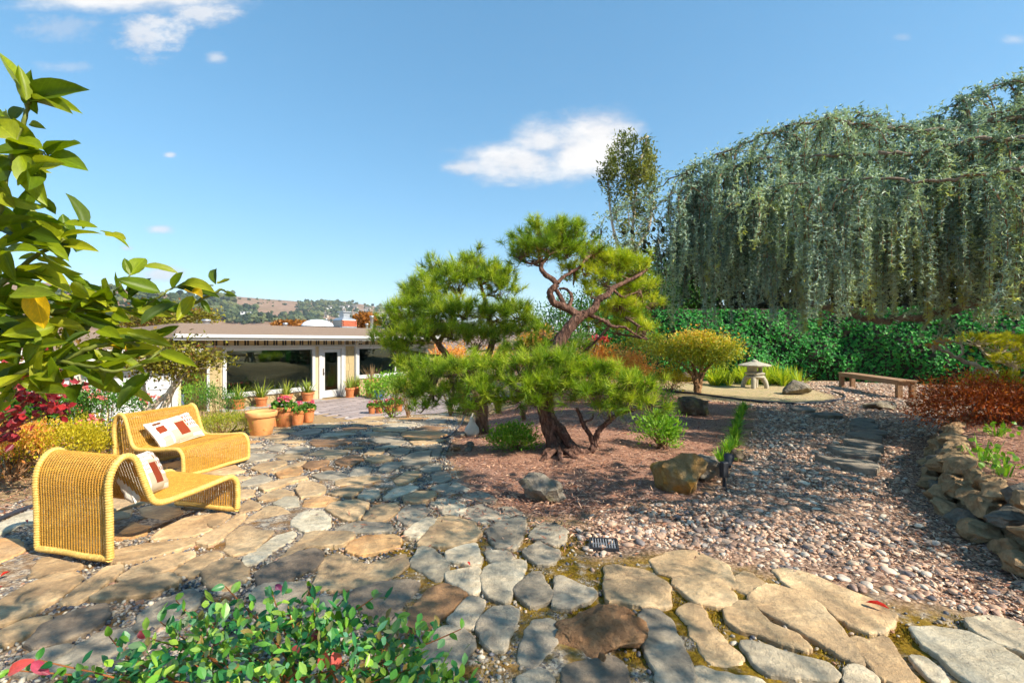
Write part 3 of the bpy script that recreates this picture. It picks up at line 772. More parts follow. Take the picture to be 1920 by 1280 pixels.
# joint gravel
P = np.stack([rng.uniform(-4.6, 3.3, 150000), 1.35 + rng.uniform(0, 1, 150000) ** 1.9 * 11.5], 1)
P = P[inpoly(P[:, 0], P[:, 1], Z_PATIO)]
P = P[np.abs(P[:, 0]) < P[:, 1] * 1.2 + .2]
P = P[~on_stone(P)]
mm = np.exp(-(((P[:, 0] - .75) / 1.1) ** 2 + ((P[:, 1] - 2.8) / .75) ** 2)) + np.exp(-(((P[:, 0] - 1.9) / .9) ** 2 + ((P[:, 1] - 2.05) / .5) ** 2))
P = P[rng.uniform(size=len(P)) > np.clip(mm * 1.3, 0, .88)]
P = P[:20000]
sz_ = rng.uniform(.006, .013, len(P)) * (1 + .10 * np.clip(P[:, 1] - 2, 0, 8)) * np.where(rng.uniform(size=len(P)) > .93, 1.6, 1)
M, hz_ = pebble_M(len(P), sz_, (.5, .85))
Lg = np.stack([P[:, 0], P[:, 1], ground_z(P[:, 0], P[:, 1]) + hz_ * .4], 1); tg = rng.uniform(size=len(P)); cl = P[:, 1] < 2.9
mb = MB(); inst(mb, *ICO1, M[cl], Lg[cl], tg[cl]); inst(mb, *OCT, M[~cl] * 1.1, Lg[~cl], tg[~cl])
tag(mb.build('joint_gravel', MAT_GRV, smooth=True), 'fine grey and cream gravel filling the joints between the flagstones', 'gravel', kind='stuff')
# pebble garden
def scatter(poly, n, bias=1.0):
    lo, hi = poly.min(0), poly.max(0)
    Q = np.stack([rng.uniform(lo[0], hi[0], n), lo[1] + (hi[1] - lo[1]) * rng.uniform(0, 1, n) ** bias], 1)
    return Q[inpoly(Q[:, 0], Q[:, 1], poly)]
pebroot = bpy.data.objects.new('pebble_path', None); COL.objects.link(pebroot); tag(pebroot, kind='structure')
P = scatter(Z_PEB, 120000, 2.1)
P = P[(np.abs(P[:, 0]) < P[:, 1] * 1.2 + .3) & ~inpoly(P[:, 0], P[:, 1], Z_ISL)]
P = P[~on_stone(P)]
edge = polydist(P[:, 0], P[:, 1], Z_PEB)
lit = np.exp(-((wall_side(P[:, 0], P[:, 1]) + .15) / .55) ** 2)                  # needle litter hides pebbles near the wall
P = P[(rng.uniform(size=len(P)) > lit * .85) & (rng.uniform(size=len(P)) < .25 + edge * 3)]
P = P[:38000]
sz_ = np.clip(rng.lognormal(-4.12, .36, len(P)), .008, .034) * (1 + .05 * np.clip(P[:, 1] - 4, 0, 8)) * np.where(rng.uniform(size=len(P)) > .95, 1.35, 1)
M, hz_ = pebble_M(len(P), sz_)
L = np.stack([P[:, 0], P[:, 1], ground_z(P[:, 0], P[:, 1]) + hz_ * rng.uniform(.2, 1.0, len(P))], 1)
tint = np.clip(rng.beta(1.3, 1.1, len(P)), 0, 1)
show = sz_ / P[:, 1]
order = np.argsort(-show); big = order[:300]; rest = order[300:]
peb_mesh = [None] * 6
for k in range(6):
    m = MB(); n = 1 + .12 * rng.normal(size=len(ICO2[0])); m.add(ICO2[0] * n[:, None] ** .5, ICO2[1]); peb_mesh[k] = m.mesh('pebble', MAT_PEBO, True)
for i in big:
    o = link('pebble', peb_mesh[i % 6], pebroot)
    M4 = Matrix([list(M[i, r]) + [L[i, r]] for r in range(3)] + [[0, 0, 0, 1]]); o.matrix_local = M4
mb = MB(); nr_ = rest[P[rest, 1] < 2.7]; fr_ = rest[(P[rest, 1] >= 2.7) & (P[rest, 1] < 7)]
inst(mb, *ICO2, M[nr_], L[nr_], tint[nr_]); inst(mb, *ICO1, M[fr_], L[fr_], tint[fr_]); ff_ = rest[P[rest, 1] >= 7]; inst(mb, *OCT, M[ff_] * 1.15, L[ff_], tint[ff_])
P = scatter(Z_PEB, 60000, 2.6); P = P[(np.abs(P[:, 0]) < P[:, 1] * 1.2 + .2) & (P[:, 1] < 6.5) & ~inpoly(P[:, 0], P[:, 1], Z_ISL)]; P = P[~on_stone(P)][:17000]
M, hz_ = pebble_M(len(P), rng.uniform(.006, .014, len(P)), (.5, .8)); inst(mb, *OCT, M, np.stack([P[:, 0], P[:, 1], ground_z(P[:, 0], P[:, 1]) + hz_ * .5], 1), np.clip(rng.beta(1.4, 1.1, len(P)), 0, 1))
o = mb.build('small_pebbles', MAT_PEB, pebroot, smooth=True); o['kind'] = 'stuff'

# mulch and needle litter
MAT_LIT = mat_leaf('needle_litter', [srgb(70, 48, 42), srgb(136, 94, 78), srgb(170, 118, 88), srgb(222, 178, 144), srgb(152, 126, 116), srgb(108, 74, 64)], 0.0, .9, .1)
Pm = scatter(Z_MULCH, 44000, 1.25)[:26000]
Pw = np.stack([rng.uniform(2.4, 8, 26000), rng.uniform(2.2, 8, 26000)], 1)
ws = wall_side(Pw[:, 0], Pw[:, 1]); Pw = Pw[(ws > -1.0) & (ws < 3.2) & (rng.uniform(size=len(Pw)) < np.where(ws < 0, np.exp(-(ws / .5) ** 2), 1)) & (np.abs(Pw[:, 0]) < Pw[:, 1] * 1.15 + .2)]
Pp = scatter(Z_PEB, 24000, 1.7); Pp = Pp[np.abs(Pp[:, 0]) < Pp[:, 1] * 1.15][:11000]
Pf = np.stack([rng.normal(.25, .7, 3000), rng.normal(4.1, .45, 3000)], 1)
Pl = np.stack([rng.uniform(-6.2, -4.2, 6000), rng.uniform(3.0, 7.0, 6000)], 1)
P = np.concatenate([Pm, Pw, Pp, Pf, Pl]); k = len(P)
D = np.stack([rng.normal(size=k), rng.normal(size=k), rng.normal(size=k) * .18], 1)
mb = MB(); leaves(mb, np.stack([P[:, 0], P[:, 1], ground_z(P[:, 0], P[:, 1]) + rng.uniform(.004, .03, k)], 1), D, rng.uniform(.025, .085, k), rng.uniform(.004, .016, k), up=np.tile([0, 0, 1.], (k, 1)) + rng.normal(size=(k, 3)) * .3, tint=rng.uniform(size=k))
tag(mb.build('mulch_litter', MAT_LIT), 'reddish brown bark mulch and dry pine needles strewn on the beds', 'mulch', kind='stuff')
# moss in the joints
MAT_MOSS = mat_leaf('mustard_moss', [srgb(88, 68, 20), srgb(134, 108, 28), srgb(170, 146, 48)], .1, .9, .1)
P = np.stack([rng.normal(.9, 1.0, 60000), rng.normal(2.6, .65, 60000)], 1)
P = P[(P[:, 1] > 1.5) & inpoly(P[:, 0], P[:, 1], Z_PATIO)]; P = P[~on_stone(P)]
pn = np.sin(P[:, 0] * 9 + np.sin(P[:, 1] * 7) * 1.5) + np.sin(P[:, 1] * 11 + P[:, 0] * 4)
P = P[pn > -.5][:24000]; k = len(P)
mb = MB(); leaves(mb, np.stack([P[:, 0], P[:, 1], ground_z(P[:, 0], P[:, 1])], 1), rng.normal(size=(k, 3)) * .6 + NP([0, 0, 1.0]), rng.uniform(.008, .02, k), rng.uniform(.004, .008, k), shape=NEED, tint=rng.uniform(size=k))
tag(mb.build('moss', MAT_MOSS), 'mustard yellow moss growing between the grey foreground stones', 'moss', kind='stuff')

# ---- slate stepping stones across the pebbles
STEPS = [('908,735 960,745 1000,752 1100,757 1180,765 1215,790 1190,808 1100,800 1000,775', 'lowest and longest dark slate step, nearest the camera in the pebble path'),
         ('965,690 1000,684 1060,692 1150,700 1215,715 1210,738 1130,738 1040,722', 'slate step second from the bottom, pale along its right end'),
         ('1045,658 1110,656 1180,668 1235,682 1230,697 1150,695 1080,683', 'slate step third from the bottom of the pebble path'),
         ('1055,620 1110,618 1180,628 1230,640 1225,655 1150,650 1090,640', 'slate step fourth from the bottom of the pebble path'),
         ('1075,600 1120,595 1190,600 1250,612 1245,627 1180,628 1110,617', 'brownish slate step in the middle of the stepped row'),
         ('1070,572 1110,566 1170,570 1215,582 1205,597 1130,593', 'blue grey slate step just below the topmost one of the row'),
         ('1080,552 1120,546 1180,550 1195,562 1150,566 1090,566', 'small pale slate step at the far end of the close row'),
         ('885,520 940,515 1000,515 1040,524 1035,535 960,533 900,528', 'thin slate slab lying apart, right of its twin, on the pebbles'),
         ('785,492 830,485 880,490 920,500 900,507 840,505 800,502', 'thin slate slab farthest left, alone on the pebbles before the lantern')]
MAT_SLATE = t_stone('slate_step', srgb(92, 84, 76), srgb(124, 114, 102), srgb(154, 142, 126), srgb(112, 100, 84))
for pts, lab in STEPS:
    pp = [tuple(float(x) for x in q.split(',')) for q in pts.split()]
    g = NP([G(1180 + x / 2.5946, 580 + y / 2.5946)[:2] for x, y in pp])
    c = g.mean(0); g = c + (g - c) * NP([1.02, 1.12])
    me, loc = slab_mesh('stepping_stone', roundpoly(g, .03), MAT_SLATE, .075)
    tag(link('stepping_stone', me, None, loc), lab, 'stepping stone', 'slate stepping stones in the pebble path')
# ================================================================== THE HOUSE
MAT_SHING = mat_plain('beige_shingle_paint', srgb(168, 150, 112), .75, .1, 3, .35, 40, .25, dirt=srgb(168, 150, 116), objvar=.09)
MAT_WALL = mat_plain('beige_wall_board', srgb(196, 178, 142), .8, .1, 3, .2, 30, .2)
MAT_WHITE = mat_plain('white_trim_paint', (.5, .5, .49), .45, .05, 5, .08, 60, .4)
MAT_WHITE2 = mat_plain('garage_door_paint', (.5, .51, .53), .5, .05, 3, .08, 60, .35)
MAT_ROOF = mat_plain('roof_gravel', srgb(138, 118, 102), .95, .22, 40, .8, 120, .1, dirt=srgb(104, 90, 80))
MAT_DARK = mat_plain('dark_recess', (.03, .028, .03), .8, .2, 5, 0)
MAT_CAP = mat_plain('galvanised_metal', (.5, .52, .55), .4, .15, 8, .1, 40, .5, .7)
def t_glass():
    t = NT('window_glass')
    g = t.new('ShaderNodeBsdfGlossy'); g.inputs['Roughness'].default_value = .015; g.inputs['Color'].default_value = (.5, .62, .58, 1)
    r = t.new('ShaderNodeBsdfTransparent'); r.inputs['Color'].default_value = (.42, .62, .58, 1)
    lw = t.new('ShaderNodeLayerWeight'); lw.inputs['Blend'].default_value = .35
    m = t.new('ShaderNodeMixShader'); t.set(m.inputs[0], t.math('ADD', t.math('MULTIPLY', lw.outputs['Fresnel'], .7), .2, clamp=True))
    t.l.new(r.outputs[0], m.inputs[1]); t.l.new(g.outputs[0], m.inputs[2])
    return t.fin(m.outputs[0])
MAT_GLASS = t_glass()
MAT_ROOM = mat_plain('room_paint', srgb(70, 84, 80), .8, .1, 2, 0)
HANG = math.atan2(TD[1], TD[0])
H0 = NP([-10.3, 16.8]) - .63 * TD
house = thing('house', 'low beige shingled house with white trim and gravel roof behind the terrace', 'house', (H0[0], H0[1], HZ), HANG)
# local frame of the house: x along the wall, -y out towards the garden, z up from the patio
def hb(name, a, b, mat, parent=house, bev=0.0):
    m = MB()
    if bev: m.add(*bevel_box(a, b, bev))
    else: box(m, a, b)
    return m.build(name, mat, parent)
WTOP = 2.55
# wall pieces around the openings: window .55-3.95 x .55-2.15 ; door 4.3-5.35 ; window 6.1-10.6
m = MB()
for a, b in (((0, 0, -.3), (.55, .2, WTOP)), ((.55, 0, -.3), (3.95, .2, .55)), ((.55, 0, 2.13), (3.95, .2, WTOP)), ((3.95, 0, -.3), (4.35, .2, WTOP)), ((4.35, 0, 2.1), (5.3, .2, WTOP)),
             ((5.3, 0, -.3), (6.1, .2, WTOP)), ((6.1, 0, -.3), (10.6, .2, .85)), ((6.1, 0, 2.13), (10.6, .2, WTOP)), ((10.6, 0, -.3), (11.2, .2, WTOP)),
             ((0, .2, -.3), (.2, 6, WTOP)), ((11.0, .2, -.3), (11.2, 6, WTOP)), ((0, 5.8, -.3), (11.2, 6, WTOP))):
    box(m, a, b)
m.build('wall', MAT_WALL, house)
hb('room_floor', (.2, .2, -.02), (11, 5.8, .0), mat_plain('room_floor_wood', srgb(66, 60, 52), .5, .2, 4, 0))
hb('room_partition', (.2, 4.2, 0), (11, 4.3, WTOP), MAT_ROOM)
hb('room_ceiling', (.2, .2, WTOP - .06), (11, 5.8, WTOP - .02), MAT_ROOM)
# shingles
sh = MB(); v_, f_ = bevel_box((0, -.022, 0), (1, 0.004, 1), .004); sh.add(v_, f_); SHM = sh.mesh('shingle', MAT_SHING)
def shingles(x0, x1, z0, z1, y=0.0, parent=house, course=.31, rz=0.0):
    z = z0; row = 0
    while z < z1 - .03:
        hh = min(course, z1 - z); x = x0 - rnd.uniform(0, .25)
        while x < x1 - .02:
            w = rnd.uniform(.26, .42); a, b = max(x, x0), min(x + w, x1)
            if b - a > .04:
                o = link('shingle', SHM, parent); o.location = (a + .004, y - rnd.uniform(0, .006), z + .004); o.scale = (b - a - .009, 1.0, hh - .008)
                o.rotation_euler = (R(1.2), 0, 0)
            x += w
        z += hh; row += 1
shingles(0, .42, -.1, 2.24); shingles(.42, 4.05, -.1, .42); shingles(5.54, 5.98, -.1, 2.24); shingles(6.0, 10.6, -.1, .72)
# windows and door
def window(x0, x1, z0, z1, fr=.16, name='window', mull=()):
    w = bpy.data.objects.new(name, None); COL.objects.link(w); w.parent = house
    m = MB()
    for a, b in (((x0 - fr, -.06, z0 - fr), (x1 + fr, .06, z0)), ((x0 - fr, -.06, z1), (x1 + fr, .06, z1 + fr)), ((x0 - fr, -.055, z0), (x0, .06, z1)), ((x1, -.055, z0), (x1 + fr, .06, z1))):
        m.add(*bevel_box(a, b, .008))
    for q in mull: m.add(*bevel_box((q - .04, -.03, z0), (q + .04, .05, z1), .006))
    m.build('window_frame', MAT_WHITE, w)
    m = MB(); m.add(NP([[x0, .02, z0], [x1, .02, z0], [x1, .02, z1], [x0, .02, z1]]), NP([[0, 1, 2, 3]])); m.build('pane', MAT_GLASS, w)
    m = MB(); m.add(*bevel_box((x0 - fr - .03, -.1, z0 - fr - .04), (x1 + fr + .03, -.01, z0 - fr), .008)); m.build('sill', MAT_WHITE, w)
    return w
window(.58, 3.92, .57, 2.11, .13)
window(6.25, 10.5, .9, 2.11, .13, mull=(8.4,))
door = bpy.data.objects.new('door', None); COL.objects.link(door); door.parent = house
m = MB()
for a, b in (((4.22, -.07, 0), (4.36, .06, 2.14)), ((5.3, -.07, 0), (5.44, .06, 2.14)), ((4.22, -.075, 2.14), (5.44, .06, 2.24))): m.add(*bevel_box(a, b, .008))
m.build('door_frame', MAT_WHITE, door)
m = MB()
for a, b in (((4.37, -.01, .03), (4.52, .045, 2.12)), ((5.14, -.01, .03), (5.29, .045, 2.12)), ((4.52, -.01, .03), (5.14, .045, .34)), ((4.52, -.01, 1.98), (5.14, .045, 2.12))): m.add(*bevel_box(a, b, .006))
m.build('door_leaf', MAT_WHITE, door)
m = MB(); m.add(NP([[4.52, .02, .34], [5.14, .02, .34], [5.14, .02, 1.98], [4.52, .02, 1.98]]), NP([[0, 1, 2, 3]])); m.build('pane', MAT_GLASS, door)
m = MB(); m.add(*bevel_box((4.42, -.035, 1.0), (4.46, -.008, 1.3), .006)); tube(m, spline([[4.44, -.03, 1.1], [4.44, -.07, 1.1], [4.55, -.075, 1.1]], 8), .012, 6)
m.build('handle', mat_plain('bronze_handle', (.12, .07, .04), .35, .1, 10, 0, metal=.8), door)
# corner trim, plate beam and dark-coloured slots under the eave
for a, b in (((-.06, -.05, -.2), (.03, .04, 2.5)), ((5.46, -.05, 0), (5.52, .03, 2.5)), ((6.0, -.06, -.1), (6.06, .03, 2.5))):
    m = MB(); m.add(*bevel_box(a, b, .006)); m.build('corner_trim', MAT_WHITE, house)
m = MB(); m.add(*bevel_box((-.1, -.1, 2.25), (11.2, -.03, 2.3), .006)); m.build('trim_band', MAT_WHITE, house)
m = MB(); box(m, (-.1, -.03, 2.3), (11.2, -.004, 2.56)); m.build('frieze_board', MAT_WALL, house)
bm_ = MB(); bm_.add(*bevel_box((0, 0, 0), (.055, .03, .19), .004)); BLK = bm_.mesh('painted_slot', MAT_DARK)  # raised blocks, their near-black colour stands in for the dark of slots
for x in np.arange(.12, 10.9, .36):
    for dx in (0, .1):
        link('painted_slot', BLK, house, (x + dx, -.052, 2.305))
# roof: sloping edge up to a flat top, gutter and fascia
e0, z0, zr, yr = -.85, 2.64, 3.13, 1.7
m = MB()
m.add(NP([[-1.3, e0, z0], [11.6, e0, z0], [11.6, yr, zr], [-.3, yr, zr], [-.3, 7, zr - .1], [11.6, 7, zr - .1], [-1.3, e0, z0 - .06], [11.6, e0, z0 - .06], [11.6, 7, z0 - .06], [-1.3, 7, z0 - .06]]),
      [[0, 1, 2, 3], [3, 2, 5, 4], [6, 7, 1, 0], [7, 8, 5, 2, 1], [9, 6, 0, 3, 4], [9, 8, 7, 6], [8, 9, 4, 5]])
roof = m.build('roof', MAT_ROOF, house)
m = MB(); m.add(*bevel_box((-1.36, e0 - .13, z0 - .07), (11.66, e0 - .005, z0 + .05), .02)); m.build('gutter', MAT_WHITE, roof)
m = MB(); m.add(*bevel_box((-1.34, e0 - .035, z0 - .15), (11.64, e0 + .0, z0 - .075), .006)); m.build('fascia', MAT_WHITE, roof)
m = MB(); box(m, (-1.3, e0 + .01, z0 - .1), (11.6, .0, z0 - .07)); m.build('soffit', MAT_WALL, roof)
m = MB(); tube(m, spline([[6.05, -.75, 2.5], [6.05, -.45, 2.4], [6.05, -.12, 2.2], [6.05, -.11, 0]], 20), .035, 8); m.build('downspout', MAT_WHITE, house)
m = MB(); m.add(*bevel_box((9.6, e0 + .0, z0 + .06), (11.0, e0 + .6, z0 + .17), .02)); m.build('roof_panel', MAT_WHITE, roof)
def roof_at(px, py, d):           # house-local place of something seen on the roof
    p = P3(px, py, d); q = NP([p[0] - H0[0], p[1] - H0[1]])
    return NP([q @ TD, -(q @ TN), p[2] - HZ])
c = roof_at(646, 606, 24.5); w = .5
MAT_BRICK = mat_plain('chimney_brick', srgb(186, 104, 78), .85, .2, 12, .4, 60, .2, objvar=.16)
ch = bpy.data.objects.new('chimney', None); COL.objects.link(ch); ch.parent = house; ch.location = (c[0], c[1], 3.06); ch.scale = (.88, .88, .8)
m = MB(); box(m, (-w, -w, -.1), (w, w, .22)); m.build('flashing', MAT_CAP, ch)
bb = MB(); bb.add(*bevel_box((-.1, -.05, -.032), (.1, .05, .032), .006)); BRK = bb.mesh('brick', MAT_BRICK)
m = MB(); box(m, (-w + .035, -w + .035, .2), (w - .035, w - .035, .62)); m.build('chimney_core', mat_plain('mortar', srgb(190, 180, 166), .9, .1, 20, .3), ch)
for row in range(5):
    for k in range(5):
        off = (k - 2) * .2 + (.05 if row % 2 else -.05)
        for (x, y, rz) in ((off, -w + .04, 0), (w - .04, off, R(90)), (-w + .04, off, R(90))):
            o = link('brick', BRK, ch, (x * .9, y, .26 + row * .075)); o.rotation_euler = (0, 0, rz)
m = MB(); lathe(m, [(0, .62), (w * 1.35, .62), (w * 1.3, .68), (w * .7, .8), (w * .62, .82), (0, .82)], 4)
lathe(m, [(w * .6, .8), (w * .6, 1.12), (0, 1.12)], 4); lathe(m, [(0, 1.14), (w * .8, 1.14), (w * .8, 1.22), (0, 1.24)], 4)
o = m.build('chimney_cap', MAT_CAP, ch); o.rotation_euler = (0, 0, R(45))
c = roof_at(596, 609, 23.0); m = MB()
box(m, (-.9, -.5, -.1), (.9, .5, .12)); o = m.build('skylight_curb', MAT_DARK, house, loc=(c[0], c[1], 3.08))
m = MB(); th = np.linspace(0, math.pi / 2, 8); lathe(m, [(math.cos(a) * .72, .12 + math.sin(a) * .34) for a in th], 20)
o = m.build('skylight_dome', mat_plain('skylight_acrylic', (.78, .8, .84), .25, .05, 3, 0), house, True, (c[0], c[1], 3.08)); o.scale = (1.15, .65, 1)
for px, py, d, hgt, r in ((697, 612, 26, .75, .09), (688, 612, 25.4, .3, .06), (612, 610, 24, .5, .035), (387, 603, 19, .22, .12), (535, 607, 22, .2, .08)):
    c = roof_at(px, py, d); m = MB(); lathe(m, [(r * 1.8, 0), (r * 1.1, .06), (r, .08), (r, hgt), (r * 1.35, hgt + .01), (r * 1.35, hgt + .09), (0, hgt + .1)], 12)
    m.build('vent_pipe', MAT_CAP, house, True, (c[0], c[1], 3.04))

# ---- garage wing, lower, left of the house
garage = thing('garage', 'low garage wing with white panelled doors left of the beige house', 'garage', (H0[0], H0[1], HZ), HANG)
m = MB(); box(m, (-8.5, -.5, -.3), (-1.0, -.3, 2.1)); box(m, (-1.2, -.3, -.3), (-1.0, 4, 2.1)); m.build('wall', MAT_WALL, garage)
shingles(-5.3, -4.5, -.1, 1.9, -.5, garage)
m = MB()
m.add(NP([[-9, -1.2, 2.18], [-.7, -1.2, 2.18], [-.7, 2.2, 2.75], [-9, 2.2, 2.75], [-9, -1.2, 2.1], [-.7, -1.2, 2.1], [-.7, 6, 2.1], [-9, 6, 2.1], [-.7, 6, 2.7], [-9, 6, 2.7]]), [[0, 1, 2, 3], [4, 5, 1, 0], [5, 6, 8, 2, 1], [3, 2, 8, 9], [7, 4, 0, 3, 9], [7, 6, 5, 4]])
groof = m.build('roof', MAT_ROOF, garage)
m = MB(); m.add(*bevel_box((-9, -1.32, 2.1), (-.66, -1.205, 2.22), .02)); m.build('gutter', MAT_WHITE, groof)
m = MB(); m.add(*bevel_box((-9, -1.24, 1.9), (-.68, -1.2, 2.095), .006)); m.build('fascia', MAT_WHITE, groof)
for x0 in (-4.45, -2.85):
    gd = bpy.data.objects.new('garage_door', None); COL.objects.link(gd); gd.parent = garage
    m = MB(); m.add(*bevel_box((x0, -.56, -.05), (x0 + 1.55, -.52, 1.85), .008)); m.build('door_leaf', MAT_WHITE2, gd)
    for r_ in range(4):
        for c_ in range(2):
            m = MB(); m.add(*bevel_box((x0 + .08 + c_ * .72, -.585, .03 + r_ * .45), (x0 + .74 + c_ * .72, -.555, .42 + r_ * .45), .02)); m.build('panel', MAT_WHITE2, gd)
m = MB(); m.add(*bevel_box((-4.6, -.6, -.1), (-4.47, -.5, 1.95), .008)); m.add(*bevel_box((-1.28, -.6, -.1), (-1.1, -.5, 1.95), .008)); m.add(*bevel_box((-4.6, -.6, 1.86), (-1.1, -.5, 1.98), .008)); m.build('door_trim', MAT_WHITE, garage)
porch = MB(); box(porch, (-1.0, 1.6, -.2), (0, 1.8, 2.6)); porch.build('porch_back_wall', MAT_WALL, house)
m = MB(); m.add(*bevel_box((-.75, 1.55, 0), (-.15, 1.6, 2.05), .006)); m.build('side_door', mat_plain('blue_grey_door', srgb(86, 96, 128), .5, .1, 3, 0), house)

# ---- paved patio before the door
patio = bpy.data.objects.new('paved_patio', None); COL.objects.link(patio); patio.location = (H0[0], H0[1], HZ); patio.rotation_euler = (0, 0, HANG); tag(patio, kind='structure')
m = MB(); box(m, (1.6, -7.4, -.2), (11, -.02, -.004)); m.build('paving_bed', mat_plain('paving_mortar', srgb(190, 182, 174), .9, .1, 8, .2), patio)
m = MB(); m.add(*bevel_box((.2, -.7, -.1), (4.1, -.02, .03), .01)); m.build('wall_ledge', mat_plain('concrete_ledge', srgb(150, 146, 140), .9, .15, 6, .3), patio)
MAT_PAV = mat_plain('mauve_paver', srgb(150, 136, 132), .8, .16, 6, .35, 50, .3, objvar=.2)
pv = MB(); pv.add(*bevel_box((0, 0, -.04), (1, .24, .022), .008)); PVM = pv.mesh('paver', MAT_PAV)
y = -7.2; row = 0
while y < -.75:
    x = 1.7 + (row % 2) * .4
    while x < 9.6:
        o = link('paver', PVM, patio, (x, y, rnd.uniform(-.003, .003))); o.scale = (.82, 1, 1); x += .85
    y += .275; row += 1

# ================================================================== FURNITURE
def t_rattan(name, base, hi):
    t = NT(name); p = t.coord('Object')
    n = t.noise(p, 34, 4, .7); n2 = t.noise(p, 5, 4, .6)
    c = t.ramp(n, [(.3, tuple(x * .7 for x in base)), (.55, base), (.78, hi)])
    c = t.mix(t.ramp(n2, [(.4, (0, 0, 0)), (.7, (.5, .5, .5))]), c, tuple(x * y for x, y in zip(base, (.8, .66, .5))))
    c = t.mix(.55, c, t.mix(1.0, c, t.ramp(t.noise(t.map(p, (3, 60, 60)), 2.2, 3, .7), [(.3, (.5, .44, .38)), (.66, (1.22, 1.22, 1.2))]), 'MULTIPLY'))
    return t.fin(t.bsdf(c, .5, t.bump(n, .3, .004), .35))
MAT_RAT = t_rattan('golden_rattan', srgb(216, 168, 68), srgb(236, 198, 106)); MAT_RAT2 = t_rattan('pale_rattan_binding', srgb(222, 184, 100), srgb(238, 210, 140))
MAT_STAKE = t_rattan('rattan_stakes', srgb(196, 146, 60), srgb(220, 176, 88))
PROFILE = NP([[.02, .03], [.01, .3], [.0, .5], [.025, .6], [.07, .655], [.12, .66], [.165, .62], [.20, .53], [.25, .39], [.29, .315], [.36, .285], [.5, .287], [.7, .30], [.87, .317], [.94, .31], [.985, .265], [1.0, .19], [1.0, .03]])
def wicker_seat(name, label, cat, W, origin, fwd):
    """a continuous woven sheet folded into back, seat and front leg; origin is the middle of the back foot"""
    t = thing(name, label, cat)
    p = spline(PROFILE, 700); s = np.concatenate([[0], np.cumsum(np.linalg.norm(np.diff(p, axis=0), axis=1))]); Ltot = s[-1]
    def at(u): return np.stack([np.interp(u, s, p[:, 0]), np.interp(u, s, p[:, 1])], -1)
    def nrm(u):
        d = at(np.minimum(u + .004, Ltot)) - at(np.maximum(u - .004, 0)); d = norm(d); return np.stack([d[:, 1] * -1, d[:, 0]], -1)
    sp_ = .025; xs_ = np.arange(-W / 2 + .02, W / 2 - .019, sp_ / 2); k = len(xs_)
    rows = np.arange(.01, Ltot - .01, .0105); mb = MB()
    us = rows; c = at(us); n = nrm(us); d = np.stack([n[:, 1], -n[:, 0]], -1)
    par = np.where(np.arange(k) % 4 == 0, 1, np.where(np.arange(k) % 4 == 2, -1, 0))
    off = par[None] * np.where(np.arange(len(us)) % 2 == 0, 1, -1)[:, None] * .0016
    V = []
    for (du, dn) in ((-.0032, 0), (0, .0026), (.0032, 0), (0, -.0026)):
        pos = c[:, None] + d[:, None] * du + n[:, None] * (off[..., None] + dn)
        V.append(np.stack([np.broadcast_to(xs_[None], off.shape), pos[..., 0], pos[..., 1]], -1))
    V = np.stack(V, 2)                                    # rows, k, 4, 3
    nr = len(us); i = (np.arange(nr)[:, None, None] * k + np.arange(k - 1)[None, :, None]) * 4; j = np.arange(4)[None, None]; j2 = (j + 1) % 4
    f = np.stack([i + j, i + j2, i + 4 + j2, i + 4 + j], -1).reshape(-1, 4)
    mb.add(V.reshape(-1, 3), f); w_ = mb.build('woven_panel', MAT_RAT, t, True); w_['kind'] = 'stuff'
    mb = MB(); uu = np.linspace(.004, Ltot - .004, 280); cc = at(uu)
    for x in np.arange(-W / 2 + .02, W / 2 - .015, sp_): tube(mb, np.stack([np.full(280, x), cc[:, 0], cc[:, 1]], 1), .0056 + .0012 * np.where(np.arange(280) % 2 == 0, 1, -1), 4, cap=False)
    w_ = mb.build('stakes', MAT_STAKE, t, True); w_['kind'] = 'stuff'
    for sx in (-1, 1):
        mb = MB(); uu = np.linspace(0, Ltot, 460); cc = at(uu); r = .0215 + .0022 * np.sin(uu * 2 * math.pi / .017)
        tube(mb, np.stack([np.full(460, sx * W / 2), cc[:, 0], cc[:, 1]], 1), r, 9); mb.build('rolled_edge', MAT_RAT2, t, True)
    for yy in (.02, 1.0):
        mb = MB(); xx = np.linspace(-W / 2, W / 2, 240); tube(mb, np.stack([xx, np.full(240, yy) + .004 * np.sin(xx * 300), np.full(240, .024) + .005 * np.cos(xx * 300)], 1), .0185 + .003 * np.sin(xx * 2 * math.pi / .022), 8); mb.build('braided_foot', MAT_RAT2, t, True)
    f = norm(NP(fwd, float)); o3 = NP([origin[0], origin[1]])
    e = o3 + f; z0_, z1_ = gz(*o3), gz(*e); Fv = Vector((f[0], f[1], z1_ - z0_)).normalized(); Rv = Fv.cross(Vector((0, 0, 1))).normalized(); Uv = Rv.cross(Fv)
    M_ = Matrix(((Rv.x, Fv.x, Uv.x, o3[0]), (Rv.y, Fv.y, Uv.y, o3[1]), (Rv.z, Fv.z, Uv.z, z0_ + .032), (0, 0, 0, 1))); t.matrix_world = M_
    return t, M_
CH, CHM = wicker_seat('wicker_lounge_chair', 'golden wicker lounge chair seen from behind, nearest the camera', 'chair', .66, (-2.9, 3.04), (.26, .965))
SO, SOM = wicker_seat('wicker_loveseat', 'wide golden wicker loveseat standing behind the wicker chair', 'sofa', .86, (-4.375, 5.65), (.965, -.262))
